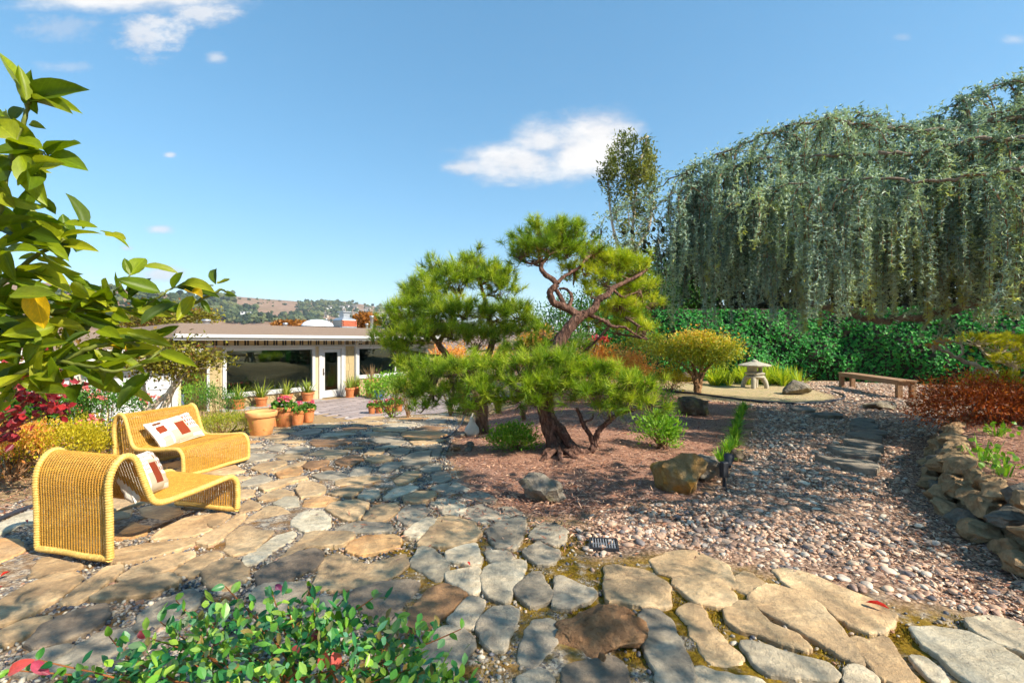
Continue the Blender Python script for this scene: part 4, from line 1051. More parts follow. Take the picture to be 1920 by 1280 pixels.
# cushions: stuffed cloth with a printed patchwork
def t_cloth(name, c): return mat_plain(name, c, .9, .06, 14, .35, 300, .1)
PILM = [t_cloth('cushion_cream', srgb(232, 224, 210)), t_cloth('cushion_rust', srgb(134, 58, 34)), t_cloth('cushion_beige', srgb(188, 172, 146)), t_cloth('cushion_brown', srgb(110, 66, 46)), t_cloth('cushion_grey', srgb(120, 112, 108))]
def print_of(u, v):
    """patchwork print, u and v in 0..1"""
    if u < .05 or u > .95 or v < .04 or v > .96: return 0
    if u < .22: return 1 if .48 < v < .74 else (3 if .80 < v < .9 else (2 if v < .34 else 0))
    if u < .26: return 0
    if u < .44: return 2 if v < .46 else (0 if v < .54 else (4 if int((u - .26) / .022) % 2 == 0 and int((v - .54) / .05) % 2 == 0 else 0))
    if u < .66: return (1 if .18 < v < .70 else 2) if v < .76 else (4 if int((u - .44) / .022) % 2 == 0 and int((v - .76) / .05) % 2 == 0 else 0)
    if u < .70: return 2
    if v > .44: return 1 if int((u - .7) / .03) % 2 == 0 and int((v - .44) / .055) % 3 != 2 else 0
    return 2 if .12 < v < .36 else 0
def cushion(name, label, w, h, th, M_):
    t = thing(name, label, 'cushion'); nu, nv = 92, 56
    u, v = np.meshgrid(np.linspace(0, 1, nu + 1), np.linspace(0, 1, nv + 1)); a, b = 2 * u - 1, 2 * v - 1
    pin = 1 - .07 * (b ** 2) * np.abs(a) ** 3; piv = 1 - .10 * (a ** 2) * np.abs(b) ** 3
    Xc, Zc = a * w / 2 * piv ** 0 * (1 - .06 * (1 - b ** 2)), b * h / 2 * (1 - .08 * (1 - a ** 2))
    bulge = np.clip((1 - a ** 4) * (1 - b ** 4), 0, 1) ** .42 * th / 2
    wr = .006 * np.sin(a * 9 + b * 5) * np.abs(a * b) + .004 * np.sin(b * 17) * np.abs(a) ** 2
    n_ = nu + 1; ii, jj = np.meshgrid(np.arange(nu), np.arange(nv)); f = np.stack([jj * n_ + ii, jj * n_ + ii + 1, (jj + 1) * n_ + ii + 1, (jj + 1) * n_ + ii], -1).reshape(-1, 4)
    mat_ = NP([print_of((i + .5) / nu, (j + .5) / nv) for j in range(nv) for i in range(nu)])
    m = MB(); vv = np.stack([Xc, -bulge - wr, Zc], -1).reshape(-1, 3)
    m.add(vv, f[mat_ == 0], m=0)
    for q in range(1, 5):
        if (mat_ == q).any(): m.f.setdefault((4, q), []).append(f[mat_ == q])
    m.build('printed_front', PILM, t, True)
    m = MB(); m.add(np.stack([Xc, bulge + wr, Zc], -1).reshape(-1, 3), f[:, ::-1]); m.build('plain_back', PILM, t, True)
    ring = np.concatenate([np.stack([Xc[0], 0 * Xc[0], Zc[0]], 1), np.stack([Xc[:, -1], 0 * Xc[:, -1], Zc[:, -1]], 1)[1:], np.stack([Xc[-1], 0 * Xc[-1], Zc[-1]], 1)[::-1][1:], np.stack([Xc[:, 0], 0 * Xc[:, 0], Zc[:, 0]], 1)[::-1][1:]])
    m = MB(); tube(m, ring, .005, 5); m.build('piping', PILM[0], t, True)
    t.matrix_world = M_; return t
def seat_frame(Mo, x, s, z, lean, yaw=0.0, roll=0.0):
    # local: x right, y forward, z up; the cushion's printed face looks forward (+y) and up
    return Mo @ Matrix.Translation((x, s, z)) @ Matrix.Rotation(yaw, 4, 'Z') @ Matrix.Rotation(lean, 4, 'X') @ Matrix.Rotation(math.pi, 4, 'Z') @ Matrix.Rotation(roll, 4, 'Y')
cushion('printed_cushion', 'cream, rust and beige patchwork cushion lying on the wicker loveseat', .60, .36, .15, seat_frame(SOM, .02, .385, .425, R(38), R(4), R(-6)))
cushion('printed_cushion', 'cream and rust cushion leaning on the back of the wicker chair', .46, .34, .17, seat_frame(CHM, .04, .42, .435, R(26), R(-58), R(6)))

# ---- bench
def t_wood(name, a, b):
    t = NT(name); p = t.coord('Object'); q = t.map(p, (9, .7, 9)); n = t.noise(q, 5, 6, .65, .8); n2 = t.noise(p, 3, 3)
    c = t.ramp(n, [(.3, a), (.7, b)]); c = t.mix(t.ramp(n2, [(.4, (0, 0, 0)), (.7, (.35, .35, .35))]), c, srgb(150, 138, 124))
    return t.fin(t.bsdf(c, .75, t.bump(n, .35, .006), .25))
MAT_WOOD = t_wood('weathered_teak', srgb(128, 92, 64), srgb(176, 138, 102))
b0, b1 = NP([9.98, 11.72]), NP([10.62, 14.75]); bd = norm(b1 - b0); L_ = np.linalg.norm(b1 - b0)
bench = thing('garden_bench', 'long plain wooden bench without a back before the ivy bank', 'bench', (b0[0], b0[1], gz(*b0)), math.atan2(bd[1], bd[0]) - R(90))
W_ = .42
for x in (0, .1075, .215, .3225):
    m = MB(); m.add(*bevel_box((-W_ / 2 + x, -.04, .43), (-W_ / 2 + x + .102, L_ + .04, .468), .005)); m.build('seat_slat', MAT_WOOD, bench)
for x in (-W_ / 2, W_ / 2 - .12):
    for y in (0, L_ - .12):
        m = MB(); m.add(*bevel_box((x, y, -.03), (x + .12, y + .12, .429), .008)); m.build('leg', MAT_WOOD, bench)
for x in (-W_ / 2 + .01, W_ / 2 - .05):
    m = MB(); m.add(*bevel_box((x, .125, .34), (x + .04, L_ - .125, .428), .005)); m.build('apron_rail', MAT_WOOD, bench)
for y in (.02, L_ - .09):
    m = MB(); m.add(*bevel_box((-W_ / 2 + .125, y, .33), (W_ / 2 - .125, y + .04, .428), .005)); m.build('end_rail', MAT_WOOD, bench)

# ---- stone lantern
MAT_LAN = mat_plain('lantern_granite', srgb(176, 168, 150), .9, .2, 14, .6, 90, .15, dirt=srgb(120, 112, 92))
lp = G(1415, 727); lan = thing('stone_lantern', 'low grey stone lantern with wide round roof on curved legs', 'lantern', tuple(lp), R(12))
for k in range(4):
    a = k * math.pi / 2 + R(45); m = MB(); ca, sa = math.cos(a), math.sin(a)
    q = NP([[.33, -.03], [.325, .08], [.29, .2], [.23, .3], [.15, .36]])
    pts = spline(np.stack([q[:, 0] * ca, q[:, 0] * sa, q[:, 1]], 1), 12); tube(m, pts, np.linspace(.062, .085, 12), 8); m.build('leg', MAT_LAN, lan, True)
def sixring(prof, name, seg=6, sm=False):
    m = MB(); lathe(m, prof, seg); return m.build(name, MAT_LAN, lan, sm)
sixring([(0, .29), (.2, .29), (.29, .33), (.3, .37), (.22, .39), (0, .39)], 'leg_cap', 16, True)
sixring([(0, .39), (.2, .39), (.3, .43), (.31, .475), (.27, .49), (0, .49)], 'platform')
for k in range(6):
    a = k * math.pi / 3; m = MB(); m.add(*bevel_box((-.032, -.032, .488), (.032, .032, .67), .006)); o = m.build('firebox_post', MAT_LAN, lan); o.location = (.185 * math.cos(a), .185 * math.sin(a), 0); o.rotation_euler = (0, 0, a)
sixring([(0, .488), (.2, .488), (.2, .52), (0, .525)], 'firebox_sill'); sixring([(0, .64), (.2, .64), (.22, .67), (0, .675)], 'firebox_lintel')
for k in (1, 3, 5):
    a = k * math.pi / 3 + math.pi / 6; m = MB(); m.add(*bevel_box((-.02, -.085, .515), (.015, .085, .645), .004)); o = m.build('firebox_panel', MAT_LAN, lan); o.location = (.16 * math.cos(a), .16 * math.sin(a), 0); o.rotation_euler = (0, 0, a)
sixring([(0, .672), (.28, .672), (.47, .69), (.475, .715), (.4, .745), (.25, .785), (.14, .815), (.1, .82), (0, .82)], 'roof', 12)
sixring([(.1, .815), (.11, .835), (.07, .86), (.045, .875), (0, .89)], 'finial', 12, True)

# ---- boulders and rocks
def t_rock(name, a, b, c, lich=None):
    t = NT(name); p = t.coord('Object'); n = t.noise(p, 3.5, 8, .68, .4); n2 = t.noise(p, 19, 6, .75); v = t.voro(p, 9)
    col = t.ramp(n, [(.3, a), (.5, b), (.7, c)])
    if lich: col = t.mix(t.ramp(t.noise(p, 2.2, 5, .6, 1), [(.48, (0, 0, 0)), (.62, (.75, .75, .75))]), col, lich)
    col = t.mix(.6, col, t.mix(1.0, col, t.ramp(n2, [(.3, (.5, .5, .5)), (.7, (1.3, 1.3, 1.3))]), 'MULTIPLY'))
    h = t.math('ADD', t.math('MULTIPLY', n, 1.2), t.math('ADD', t.math('MULTIPLY', n2, .7), t.math('MULTIPLY', v, .5)))
    return t.fin(t.bsdf(col, .9, t.bump(h, 1.0, .05), .2))
MR_GREY = t_rock('grey_rock', srgb(92, 86, 78), srgb(136, 126, 112), srgb(172, 162, 144), srgb(118, 108, 76))
MR_OCH = t_rock('ochre_lichen_rock', srgb(104, 84, 56), srgb(146, 118, 78), srgb(172, 148, 108), srgb(176, 124, 44))
MR_BRN = t_rock('brown_rock', srgb(112, 80, 54), srgb(162, 120, 84), srgb(196, 156, 114), srgb(104, 84, 66))
MR_DRK = t_rock('dark_rock', srgb(66, 58, 48), srgb(106, 92, 76), srgb(140, 126, 106), srgb(124, 112, 60))
MR_LAVA = t_rock('pitted_wall_rock', srgb(124, 98, 70), srgb(180, 148, 110), srgb(216, 186, 144), srgb(138, 116, 88))
def rock_v(size, seed, ang=.55, sub=3, cuts=9):
    """a faceted stone: a sphere cut by random planes, then roughened"""
    g = np.random.default_rng(seed); v = {2: ICO2, 3: ICO3, 4: ICO4}[sub][0].copy()
    for _ in range(cuts):
        n = norm(g.normal(size=3)); d = g.uniform(.5, .82); h = v @ n; ex = np.maximum(h - d, 0); v = v - ex[:, None] * n
    for w, a in ((2.5, .06), (6, .035), (13, .02), (24, .012)):
        for _ in range(4):
            q = g.normal(size=3) * w; v = v * (1 + a * np.sin(v @ q + g.uniform(0, 6.28)))[:, None]
    return v * NP(size)
def rock(name, label, px, py, size, mat, seed, rz=0, sink=.25, cat='rock', group=None, sub=3, tilt=(0, 0)):
    """px, py: the foot of the rock in the photograph; size: half extents in metres"""
    v = rock_v(size, seed, sub=sub); m = MB(); m.add(v, {2: ICO2, 3: ICO3, 4: ICO4}[sub][1])
    p = G(px, py); p = p + NP([0, size[1] * .7, 0]); p[2] = gz(p[0], p[1])
    o = m.build(name, mat, None, sub == 2, (p[0], p[1], p[2] + size[2] * (1 - 2 * sink)))
    o.rotation_euler = (tilt[0], tilt[1], rz)
    return tag(o, label, cat, group)
rock('boulder', 'dark rounded boulder in the mulch in front of the small maple', 1310, 779, (.37, .32, .27), MR_DRK, 3, .3)
rock('boulder', 'big ochre lichen covered boulder leaning beside the black path light', 1284, 928, (.27, .2, .24), MR_OCH, 11, -.35, .12, tilt=(0, .28))
rock('boulder', 'grey flat topped boulder tucked behind the ochre one', 1330, 906, (.24, .2, .16), MR_GREY, 5, .5)
rock('boulder', 'squat grey boulder at the front edge of the mulch bed', 1012, 944, (.22, .15, .15), MR_GREY, 8, -.2, .2)
rock('boulder', 'pointed grey rock on the lantern island, right of the lantern', 1500, 741, (.46, .34, .27), MR_GREY, 21, .2)
rock('boulder', 'flat grey rock lying on the pebbles left of the red shrub', 1665, 768, (.42, .25, .12), MR_GREY, 23, .1)
rock('boulder', 'small grey rock right of the flat rock near the bench', 1715, 764, (.13, .1, .1), MR_GREY, 29)
rock('boulder', 'low dark rock behind the small maple trunk', 1290, 716, (.45, .3, .26), MR_DRK, 31)
rock('boulder', 'pale split rock standing under the left pine', 895, 770, (.34, .2, .26), MR_GREY, 33, .4)
rock('boulder', 'triangular grey rock at the right edge of the terrace', 868, 772, (.24, .18, .24), MR_GREY, 35, .1)
rock('pebble_stone', 'round pale stone lying left of the white gourd ornament', 868, 819, (.08, .07, .055), MR_GREY, 41, sub=2)
rock('pebble_stone', 'grey egg shaped stone, upper of the pair by the terrace', 880, 838, (.075, .06, .05), MR_GREY, 43, sub=2)
rock('pebble_stone', 'grey egg shaped stone, lower of the pair by the terrace', 877, 847, (.075, .06, .055), MR_GREY, 44, sub=2)
rock('pebble_stone', 'small brown stone left of the pair of egg shaped stones', 853, 846, (.08, .06, .05), MR_BRN, 45, sub=2)
rock('pebble_stone', 'tan pebble resting on a dark flagstone at the bottom edge', 1131, 1257, (.026, .022, .024), MR_BRN, 47, sub=2, sink=-.62)
rock('brown_rock', 'brown cracked wedge shaped rock set among the grey flagstones', 1137, 1228, (.23, .16, .1), MR_BRN, 53, .12, .36, sub=4)
rock('pebble_stone', 'dark lichened knob of rock topping the liriope row', 1383, 868, (.1, .08, .08), MR_DRK, 61, sub=3, sink=0)

# dry stone wall holding the right bed
swall = thing('stone_wall', 'low dry stone wall of rough brown rocks at the right edge', 'wall', (3.6, 3.8, 0))
lens = np.concatenate([[0], np.cumsum(np.linalg.norm(np.diff(WALLPTS[:8], axis=0), axis=1))])
def wall_at(s): return NP([np.interp(s, lens, WALLPTS[:8, 0]), np.interp(s, lens, WALLPTS[:8, 1])])
for course, (zc, szr) in enumerate(((.06, (.12, .20)), (.2, (.11, .18)), (.33, (.10, .17)))):
    s = .25 + course * .13
    while s < lens[-1] - 1.2:
        w = rnd.uniform(*szr); p = wall_at(s + w); q = wall_at(s + w + .05); a = math.atan2(*(q - p)[::-1])
        if rnd.random() < .93 or course < 2:
            v = rock_v((w * 1.08, w * rnd.uniform(.75, 1.0), rnd.uniform(.075, .115)), rnd.randint(0, 9999), cuts=15)
            m = MB(); m.add(v, ICO3[1]); gzv = float(ground_z(p[0] - .3, p[1] + .05))
            nrm_ = NP([math.sin(a), -math.cos(a)]); pp = p - nrm_ * -(.02 - .05 * course) * -1
            o = m.build('wall_stone', MR_LAVA if rnd.random() < .8 else MR_GREY, swall, False)
            o.location = (pp[0] - 3.6 + .05 * course + rnd.uniform(-.03, .03), pp[1] - 3.8, gzv * 0 + zc + rnd.uniform(-.02, .02)); o.rotation_euler = (rnd.uniform(-.2, .2), rnd.uniform(-.25, .25), a + rnd.uniform(-.25, .25))
        s += 2 * w * .88

# ---- small things on the floor
gr = thing('drain_grate', 'small black slotted drain grate beside the pebbles', 'drain', tuple(G(1132, 1024, .012)), R(-8))
MAT_IRON = mat_plain('black_iron', (.03, .03, .035), .5, .2, 20, .2)
m = MB(); box(m, (-.085, -.075, -.05), (.085, .075, -.03)); m.build('pit', MAT_DARK, gr)
m = MB()
for a, b in (((-.1, -.09, -.05), (.1, -.075, .014)), ((-.1, .075, -.05), (.1, .09, .014)), ((-.1, -.075, -.05), (-.085, .075, .014)), ((.085, -.075, -.05), (.1, .075, .014))): box(m, a, b)
m.build('frame', MAT_IRON, gr)
MAT_BAR = mat_plain('worn_grate_bar', (.3, .3, .32), .45, .2, 20, .1, metal=.4)
for k in range(9):
    m = MB(); box(m, (-.078 + k * .0185, -.074, -.01), (-.078 + k * .0185 + .008, .074, .012)); m.build('bar', MAT_BAR, gr)
m = MB(); box(m, (-.084, -.005, -.012), (.084, .005, .009)); m.build('cross_bar', MAT_BAR, gr)
lt = thing('path_light', 'black low voltage spotlight on a short stake beside the ochre boulder', 'path light', tuple(G(1357, 915)), R(20))
m = MB(); tube(m, NP([[0, 0, -.05], [.0, 0, .12], [.012, 0, .13]]), .014, 8); m.build('stake', MAT_IRON, lt)
m = MB(); m.add(*bevel_box((-.03, -.03, .11), (.035, .03, .26), .008)); m.build('junction_box', MAT_IRON, lt)
m = MB(); lathe(m, [(0, 0), (.026, .0), (.03, .04), (.05, .1), (.052, .13), (.045, .13), (.04, .1), (0, .09)], 16); o = m.build('lamp_head', MAT_IRON, lt, True, (.085, .03, .19)); o.rotation_euler = (R(-25), R(35), 0)
m = MB(); tube(m, spline([[.03, 0, .17], [.06, .02, .16], [.085, .03, .2]], 8), .009, 6); m.build('knuckle', MAT_IRON, lt)
m = MB(); tube(m, spline([[0, -.02, .1], [-.02, -.05, .02], [-.05, -.09, .0]], 10), .006, 5); m.build('cable', MAT_IRON, lt)
go = thing('gourd_ornament', 'white gourd shaped stone ornament under the left pine', 'ornament', tuple(G(885, 816)))
m = MB(); lathe(m, [(0, -.02), (.1, .0), (.13, .06), (.12, .13), (.07, .2), (.045, .25), (.04, .29), (.02, .34), (0, .36)], 18); m.build('gourd_body', mat_plain('white_stone', srgb(214, 204, 188), .8, .12, 9, .3), go, True)
m = MB(); tube(m, spline([[0, 0, .33], [.01, 0, .38], [.035, 0, .42]], 8), [.018, .016, .014, .012, .011, .01, .009, .008], 7); m.build('gourd_stem', mat_plain('white_stone_stem', srgb(200, 190, 172), .8, .12, 9, .3), go, True)
# hoses and edging
MAT_HOSE = mat_plain('black_hose', (.035, .035, .045), .5, .2, 6, .05)
def hose(name, label, pts, r, mat=MAT_HOSE, cat='hose'):
    q = spline(NP([G(x, y, r) for x, y in pts]), 14 * len(pts)); q[:, 2] = ground_z(q[:, 0], q[:, 1]) + r
    m = MB(); tube(m, q, r, 7); return tag(m.build(name, mat, None, True), label, cat)
hose('edging_hose', 'dark irrigation hose curving round the lantern island', [(1255, 735), (1300, 739), (1370, 748), (1440, 756), (1510, 758), (1570, 752), (1583, 744), (1560, 735)], .028)
hose('edging_hose', 'dark irrigation pipe along the bed left of the wicker chair', [(-60, 1010), (0, 977), (40, 960), (85, 945), (150, 925)], .02)
hose('edging_hose', 'black drip line at the terrace edge below the left pine', [(872, 772), (868, 790), (855, 808), (835, 822), (800, 830)], .018)
m = MB()
for k in range(5): th = np.linspace(0, 6.28, 40); tube(m, np.stack([np.cos(th) * (.32 + .02 * (k % 3)), np.sin(th) * (.3 - .015 * k), np.full(40, .03 + .03 * k)], 1), .016, 6, cap=False)
tag(m.build('garden_hose', mat_plain('green_hose', srgb(36, 130, 92), .4, .1, 5, 0), None, True, tuple(G(1270, 711))), 'coiled green garden hose lying left of the maple', 'hose')
# fallen leaves
MAT_RED = mat_leaf('fallen_red_leaf', [srgb(190, 30, 30), srgb(220, 70, 50)], .2, .5, .4, obj=True)
lf = MB(); lf.add(LEAF6[0] * NP([.5, 1, 1.6]), LEAF6[1]); LFM = lf.mesh('fallen_leaf', MAT_RED, True)
for px, py, s, lab in ((1668, 1157, .1, 'bright red fallen leaf on the long tan flagstone at right'), (876, 1066, .05, 'dark red fallen leaf among the pale stones in the middle'), (6, 1112, .09, 'red fallen leaf at the left edge, lower one'), (20, 1085, .07, 'red fallen leaf at the left edge, upper one'), (48, 985, .06, 'red fallen leaf by the dark pipe, left of the wicker chair')):
    p = G(px, py, .045); o = link('fallen_leaf', LFM, None, tuple(p)); o.scale = (s * .6, s, s); o.rotation_euler = (rnd.uniform(-.2, .2), rnd.uniform(-.2, .2), rnd.uniform(0, 6)); tag(o, lab, 'leaf', 'fallen red leaves')
# ================================================================== POTS
MAT_TERRA = mat_plain('terracotta', srgb(198, 124, 76), .75, .12, 9, .2, 60, .2, dirt=srgb(216, 160, 118), objvar=.12)
MAT_TERRA2 = mat_plain('pale_terracotta', srgb(226, 160, 100), .7, .08, 6, .15, 60, .25, dirt=srgb(232, 184, 136))
MAT_POTSOIL = mat_plain('potting_soil', (.05, .035, .025), .95, .3, 30, .5)
MAT_BLUEG = mat_plain('blue_glaze', srgb(70, 96, 150), .25, .15, 6, 0, spec=.6)
MAT_BLADE = mat_leaf('strappy_leaf', [srgb(90, 120, 40), srgb(140, 160, 52), srgb(184, 184, 84)], .3, .45)
MAT_GERAN = mat_leaf('geranium_leaf', [srgb(58, 104, 38), srgb(92, 136, 48), srgb(128, 160, 60)], .3, .5)
MAT_PINK = mat_leaf('pink_petal', [srgb(206, 34, 84), srgb(232, 74, 120), srgb(240, 130, 150)], .3, .5)
MAT_DRY = mat_leaf('dry_stem', [srgb(150, 120, 84), srgb(190, 160, 116)], .15, .8)
def stuff(o): o['kind'] = 'stuff'; return o
def blades(m, n, r0, L, W, spread, z0=0.0, arch=.5, c=(0, 0)):
    a = rng.uniform(0, 6.28, n); out = rng.uniform(.15, 1, n) * spread; ll = L * rng.uniform(.6, 1.1, n)
    for i in range(n):
        d = NP([math.cos(a[i]), math.sin(a[i])]); t = np.linspace(0, 1, 5)
        rr = r0 * rng.uniform() + out[i] * ll[i] * t; zz = z0 + ll[i] * (t * math.sqrt(max(.1, 1 - .5 * out[i] ** 2)) - arch * out[i] * t ** 2.4)
        p = np.stack([c[0] + d[0] * rr, c[1] + d[1] * rr, zz], 1); w = W * (1 - t ** 2.2) * .5 + .0008; s = NP([-d[1], d[0], 0])
        v = np.empty((10, 3)); v[0::2] = p - s * w[:, None]; v[1::2] = p + s * w[:, None]
        k = np.arange(4) * 2; m.add(v, np.stack([k, k + 1, k + 3, k + 2], 1), rng.uniform())
def pot(label, loc, r, h, plant, cat='potted plant', group=None, mat=MAT_TERRA, saucer=False, name='terracotta_pot'):
    t = thing(name, label, cat, tuple(loc), rnd.uniform(0, 6), group)
    m = MB(); lathe(m, [(0, 0), (r * .68, 0), (r * .72, .01), (r * .92, h * .78), (r * .93, h * .8), (r * .86, h * .8), (r * .8, h * .5), (0, h * .5)], 22); m.build('pot_body', mat, t, True)
    m = MB(); lathe(m, [(r * .9, h * .78), (r, h * .78), (r * 1.03, h * .8), (r * 1.05, h * .98), (r * 1.03, h), (r * .93, h), (r * .9, h * .97), (r * .9, h * .78)], 22); m.build('pot_rim', mat, t, True)
    if saucer: m = MB(); lathe(m, [(0, -.005), (r * .85, -.005), (r * .95, .035), (r * .9, .035), (r * .8, .01), (0, .01)], 20); m.build('saucer', mat, t, True)
    if plant: m = MB(); lathe(m, [(r * .9, h * .88), (0, h * .9)], 16); m.build('soil', MAT_POTSOIL, t, True)
    if plant == 'spiky':
        m = MB(); blades(m, rnd.randint(45, 95), r * .5, r * rnd.uniform(2.6, 4.4), r * .15, rnd.uniform(.6, .95), h * .86, rnd.uniform(.45, .75)); stuff(m.build('foliage', MAT_BLADE, t))
    elif plant == 'geranium':
        m = MB(); n = 190; q = norm(rng.normal(size=(n, 3))); q[:, 2] = np.abs(q[:, 2]); P_ = q * NP([r * 1.15, r * 1.15, r * .95]) * rng.uniform(.6, 1, (n, 1)) + NP([0, 0, h * .88])
        leaves(m, P_, q + rng.normal(size=(n, 3)) * .6, r * .42, r * .42, shape=LEAF6, tint=rng.uniform(size=n)); stuff(m.build('foliage', MAT_GERAN, t))
        m = MB(); k = 4
        for _ in range(k):
            q = NP([rng.normal() * r * .6, rng.normal() * r * .6, h + r * rng.uniform(.7, 1.1)]); d = norm(rng.normal(size=(26, 3))); leaves(m, q + d * r * .16, d, r * .2, r * .2, tint=rng.uniform(size=26))
        stuff(m.build('flowers', MAT_PINK, t))
    elif plant == 'dry':
        m = MB(); blades(m, 60, r * .4, r * 2.6, r * .05, .8, h * .86, .2); stuff(m.build('foliage', MAT_DRY, t))
    return t
def house_line(px, v):
    """point of the patio v metres out from the house wall, in the direction px"""
    a = (px - 960) / FPX; o = NP([-10.3, 16.8]) + TN * v
    t = (a * o[1] - o[0]) / (TD[0] - a * TD[1]); return o + TD * t
p = G(490, 816); pot('big pale empty terracotta pot standing nearest, before the geranium row', (p[0], p[1], p[2] + .02), .255, .42, None, 'pot', mat=MAT_TERRA2)
for (px, py, r, lab) in ((514, 800, .16, 'terracotta pot with pink geraniums tucked behind the big empty pot'), (533, 801, .2, 'tallest terracotta geranium pot, right beside the big empty pot'), (558, 797, .195, 'terracotta geranium pot, third in the row by the empty pot'), (578, 792, .19, 'terracotta geranium pot at the right end of the row by the empty pot')):
    p = G(px, py); pot(lab, (p[0], p[1], p[2] + .02), r, .42, 'geranium', group='geranium pots at the terrace edge')
for (px, v, r, h, lab) in ((447, .5, .22, .36, 'terracotta pot with spiky leaves at the left end under the picture window'), (490, .42, .22, .34, 'terracotta pot of short spiky leaves, second under the picture window'), (537, .45, .23, .36, 'terracotta pot with tall yellow green blades, third under the window'), (577, .45, .24, .36, 'terracotta pot with drooping blades, nearest the glass door')):
    p = house_line(px, v); pot(lab, (p[0], p[1], HZ + .03), r, h, 'spiky', group='pots under the picture window', saucer=True)
for (px, v, r, h, lab) in ((656, .7, .2, .42, 'terracotta pot of strappy leaves just right of the door'), (668, .35, .18, .4, 'terracotta pot half hidden behind the one right of the door')):
    p = house_line(px, v); pot(lab, (p[0], p[1], HZ + .02), r, h, 'spiky', group='pots right of the door', saucer=True)
p = house_line(697, 1.4); pot('tall woven barrel planter with a dry plant near the second window', (p[0], p[1], HZ + .02), .32, .8, 'dry', mat=mat_plain('woven_barrel', srgb(186, 134, 76), .8, .25, 26, .8, 60), name='barrel_planter')
p = house_line(710, 2.2); pot('blue glazed pot standing beside the woven barrel planter', (p[0], p[1], HZ + .02), .27, .36, 'dry', mat=MAT_BLUEG, name='blue_pot')
for (px, py, r, lab) in ((697, 776, .13, 'small terracotta flower pot, leftmost of the row under the left pine'), (711, 775, .15, 'terracotta flower pot, second of the row under the left pine'), (729, 773, .17, 'wide terracotta pot with pink flowers, third under the left pine'), (747, 771, .16, 'terracotta pot with pink flowers at the right end under the left pine')):
    p = G(px, py); pot(lab, (p[0], p[1], p[2] + .01), r, .27, 'geranium', group='flower pots under the left pine')

# ================================================================== PLANTS
MB_PINE = mat_bark('red_pine_bark', srgb(46, 32, 27), srgb(86, 62, 52), srgb(144, 110, 94), 18, .3, 1.0)
MB_PINE2 = mat_bark('dark_pine_bark', srgb(58, 42, 34), srgb(104, 80, 64), srgb(150, 124, 104), 14, .3, 1.0)
MB_GREY = mat_bark('pale_grey_bark', srgb(140, 124, 106), srgb(182, 168, 148), srgb(214, 204, 186), 16, .5, .5)
MB_BRN = mat_bark('brown_bark', srgb(84, 60, 42), srgb(124, 92, 64), srgb(160, 126, 92), 16, .3)
MN_PINE = mat_leaf('pine_needles', [srgb(124, 96, 52), srgb(70, 104, 28), srgb(108, 142, 34), srgb(150, 176, 42), srgb(186, 198, 66)], .4, .5, .3)
MN_PINE2 = mat_leaf('pine_needles_blue', [srgb(110, 92, 48), srgb(66, 100, 30), srgb(116, 148, 36), srgb(164, 184, 44), srgb(194, 204, 70)], .4, .5, .3)
MN_PINEY = mat_leaf('pine_needles_yellow', [srgb(100, 130, 30), srgb(144, 168, 36), srgb(184, 194, 44), srgb(210, 212, 80)], .4, .5, .3)
def tufts(mb, P_, D, n, L, W, tint, spread=.75):
    """brushes of needles: n needles round each point P_, leaning along D"""
    k = len(P_); D = norm(D); Q = np.repeat(P_, n, 0); DD = np.repeat(D, n, 0)
    along = rng.uniform(0, 1, (k * n, 1)); Q = Q + DD * along * L * .55
    d = DD * rng.uniform(.2, 1.1, (k * n, 1)) + rng.normal(size=(k * n, 3)) * spread * .68
    leaves(mb, Q, d, L * rng.uniform(.7, 1.15, k * n), W, shape=NEED, tint=np.clip(np.repeat(tint, n) + rng.normal(size=k * n) * .12, 0, 1))
def limb(mb, pts, r0, r1, n=None, sides=8, wob=.0, rough=.05):
    q = spline(pts, n or 6 * len(pts)); r = np.linspace(r0, r1, len(q))
    if wob: q[1:-1] += rng.normal(size=(len(q) - 2, 3)) * wob
    tube(mb, q, r, sides, rough=rough); return q
def pl(pts): return NP([P3(*p) for p in pts])
def pads(mb_n, mb_b, P_, hub, density, nN, L, W, tintbase=.5, up=.75):
    """foliage pads: P_ rows (px, py, depth, rx px, ry px); twigs run from the nearest hub point"""
    for (px, py, d, rx, ry) in P_:
        c = P3(px, py, d); R_ = NP([rx / FPX * d, rx / FPX * d * .85, ry / FPX * d])
        n = int(density * (R_[0] * R_[1] * 3.14 + R_[0] * R_[2] * 4))
        q = norm(rng.normal(size=(n, 3))); q[:, 2] = np.where(rng.uniform(size=n) < .72, np.abs(q[:, 2]), q[:, 2]); q *= rng.uniform(.4, 1.0, (n, 1)) ** .6 * (1 + .16 * np.sin(q[:, :1] * 7 + px) + .16 * np.sin(q[:, 1:2] * 8 + py) + .2 * rng.normal(size=(n, 1)))
        pos = c + q * R_; D = q * NP([.8, .8, .5]) + NP([0, 0, up]) + rng.normal(size=(n, 3)) * .25
        tufts(mb_n, pos, D, nN, L, W, np.clip(tintbase + q[:, 2] * .18 + rng.normal(size=n) * .2, 0, 1))
        h = hub[np.argmin(np.linalg.norm(hub - c, axis=1))]; mid = (h + c) / 2 + rng.normal(size=3) * .05
        br = spline(NP([h, mid, c - NP([0, 0, R_[2] * .4])]), 10); tube(mb_b, br, np.linspace(.022, .010, 10), 6, rough=.08)
        sel = rng.choice(n, min(n, 26), replace=False)
        for i in sel:
            s_ = br[rng.integers(4, 10)]; m_ = (s_ + pos[i]) / 2 + rng.normal(size=3) * .03 - NP([0, 0, .02]); tube(mb_b, spline(NP([s_, m_, pos[i]]), 5), np.linspace(.007, .0025, 5), 4, cap=False)
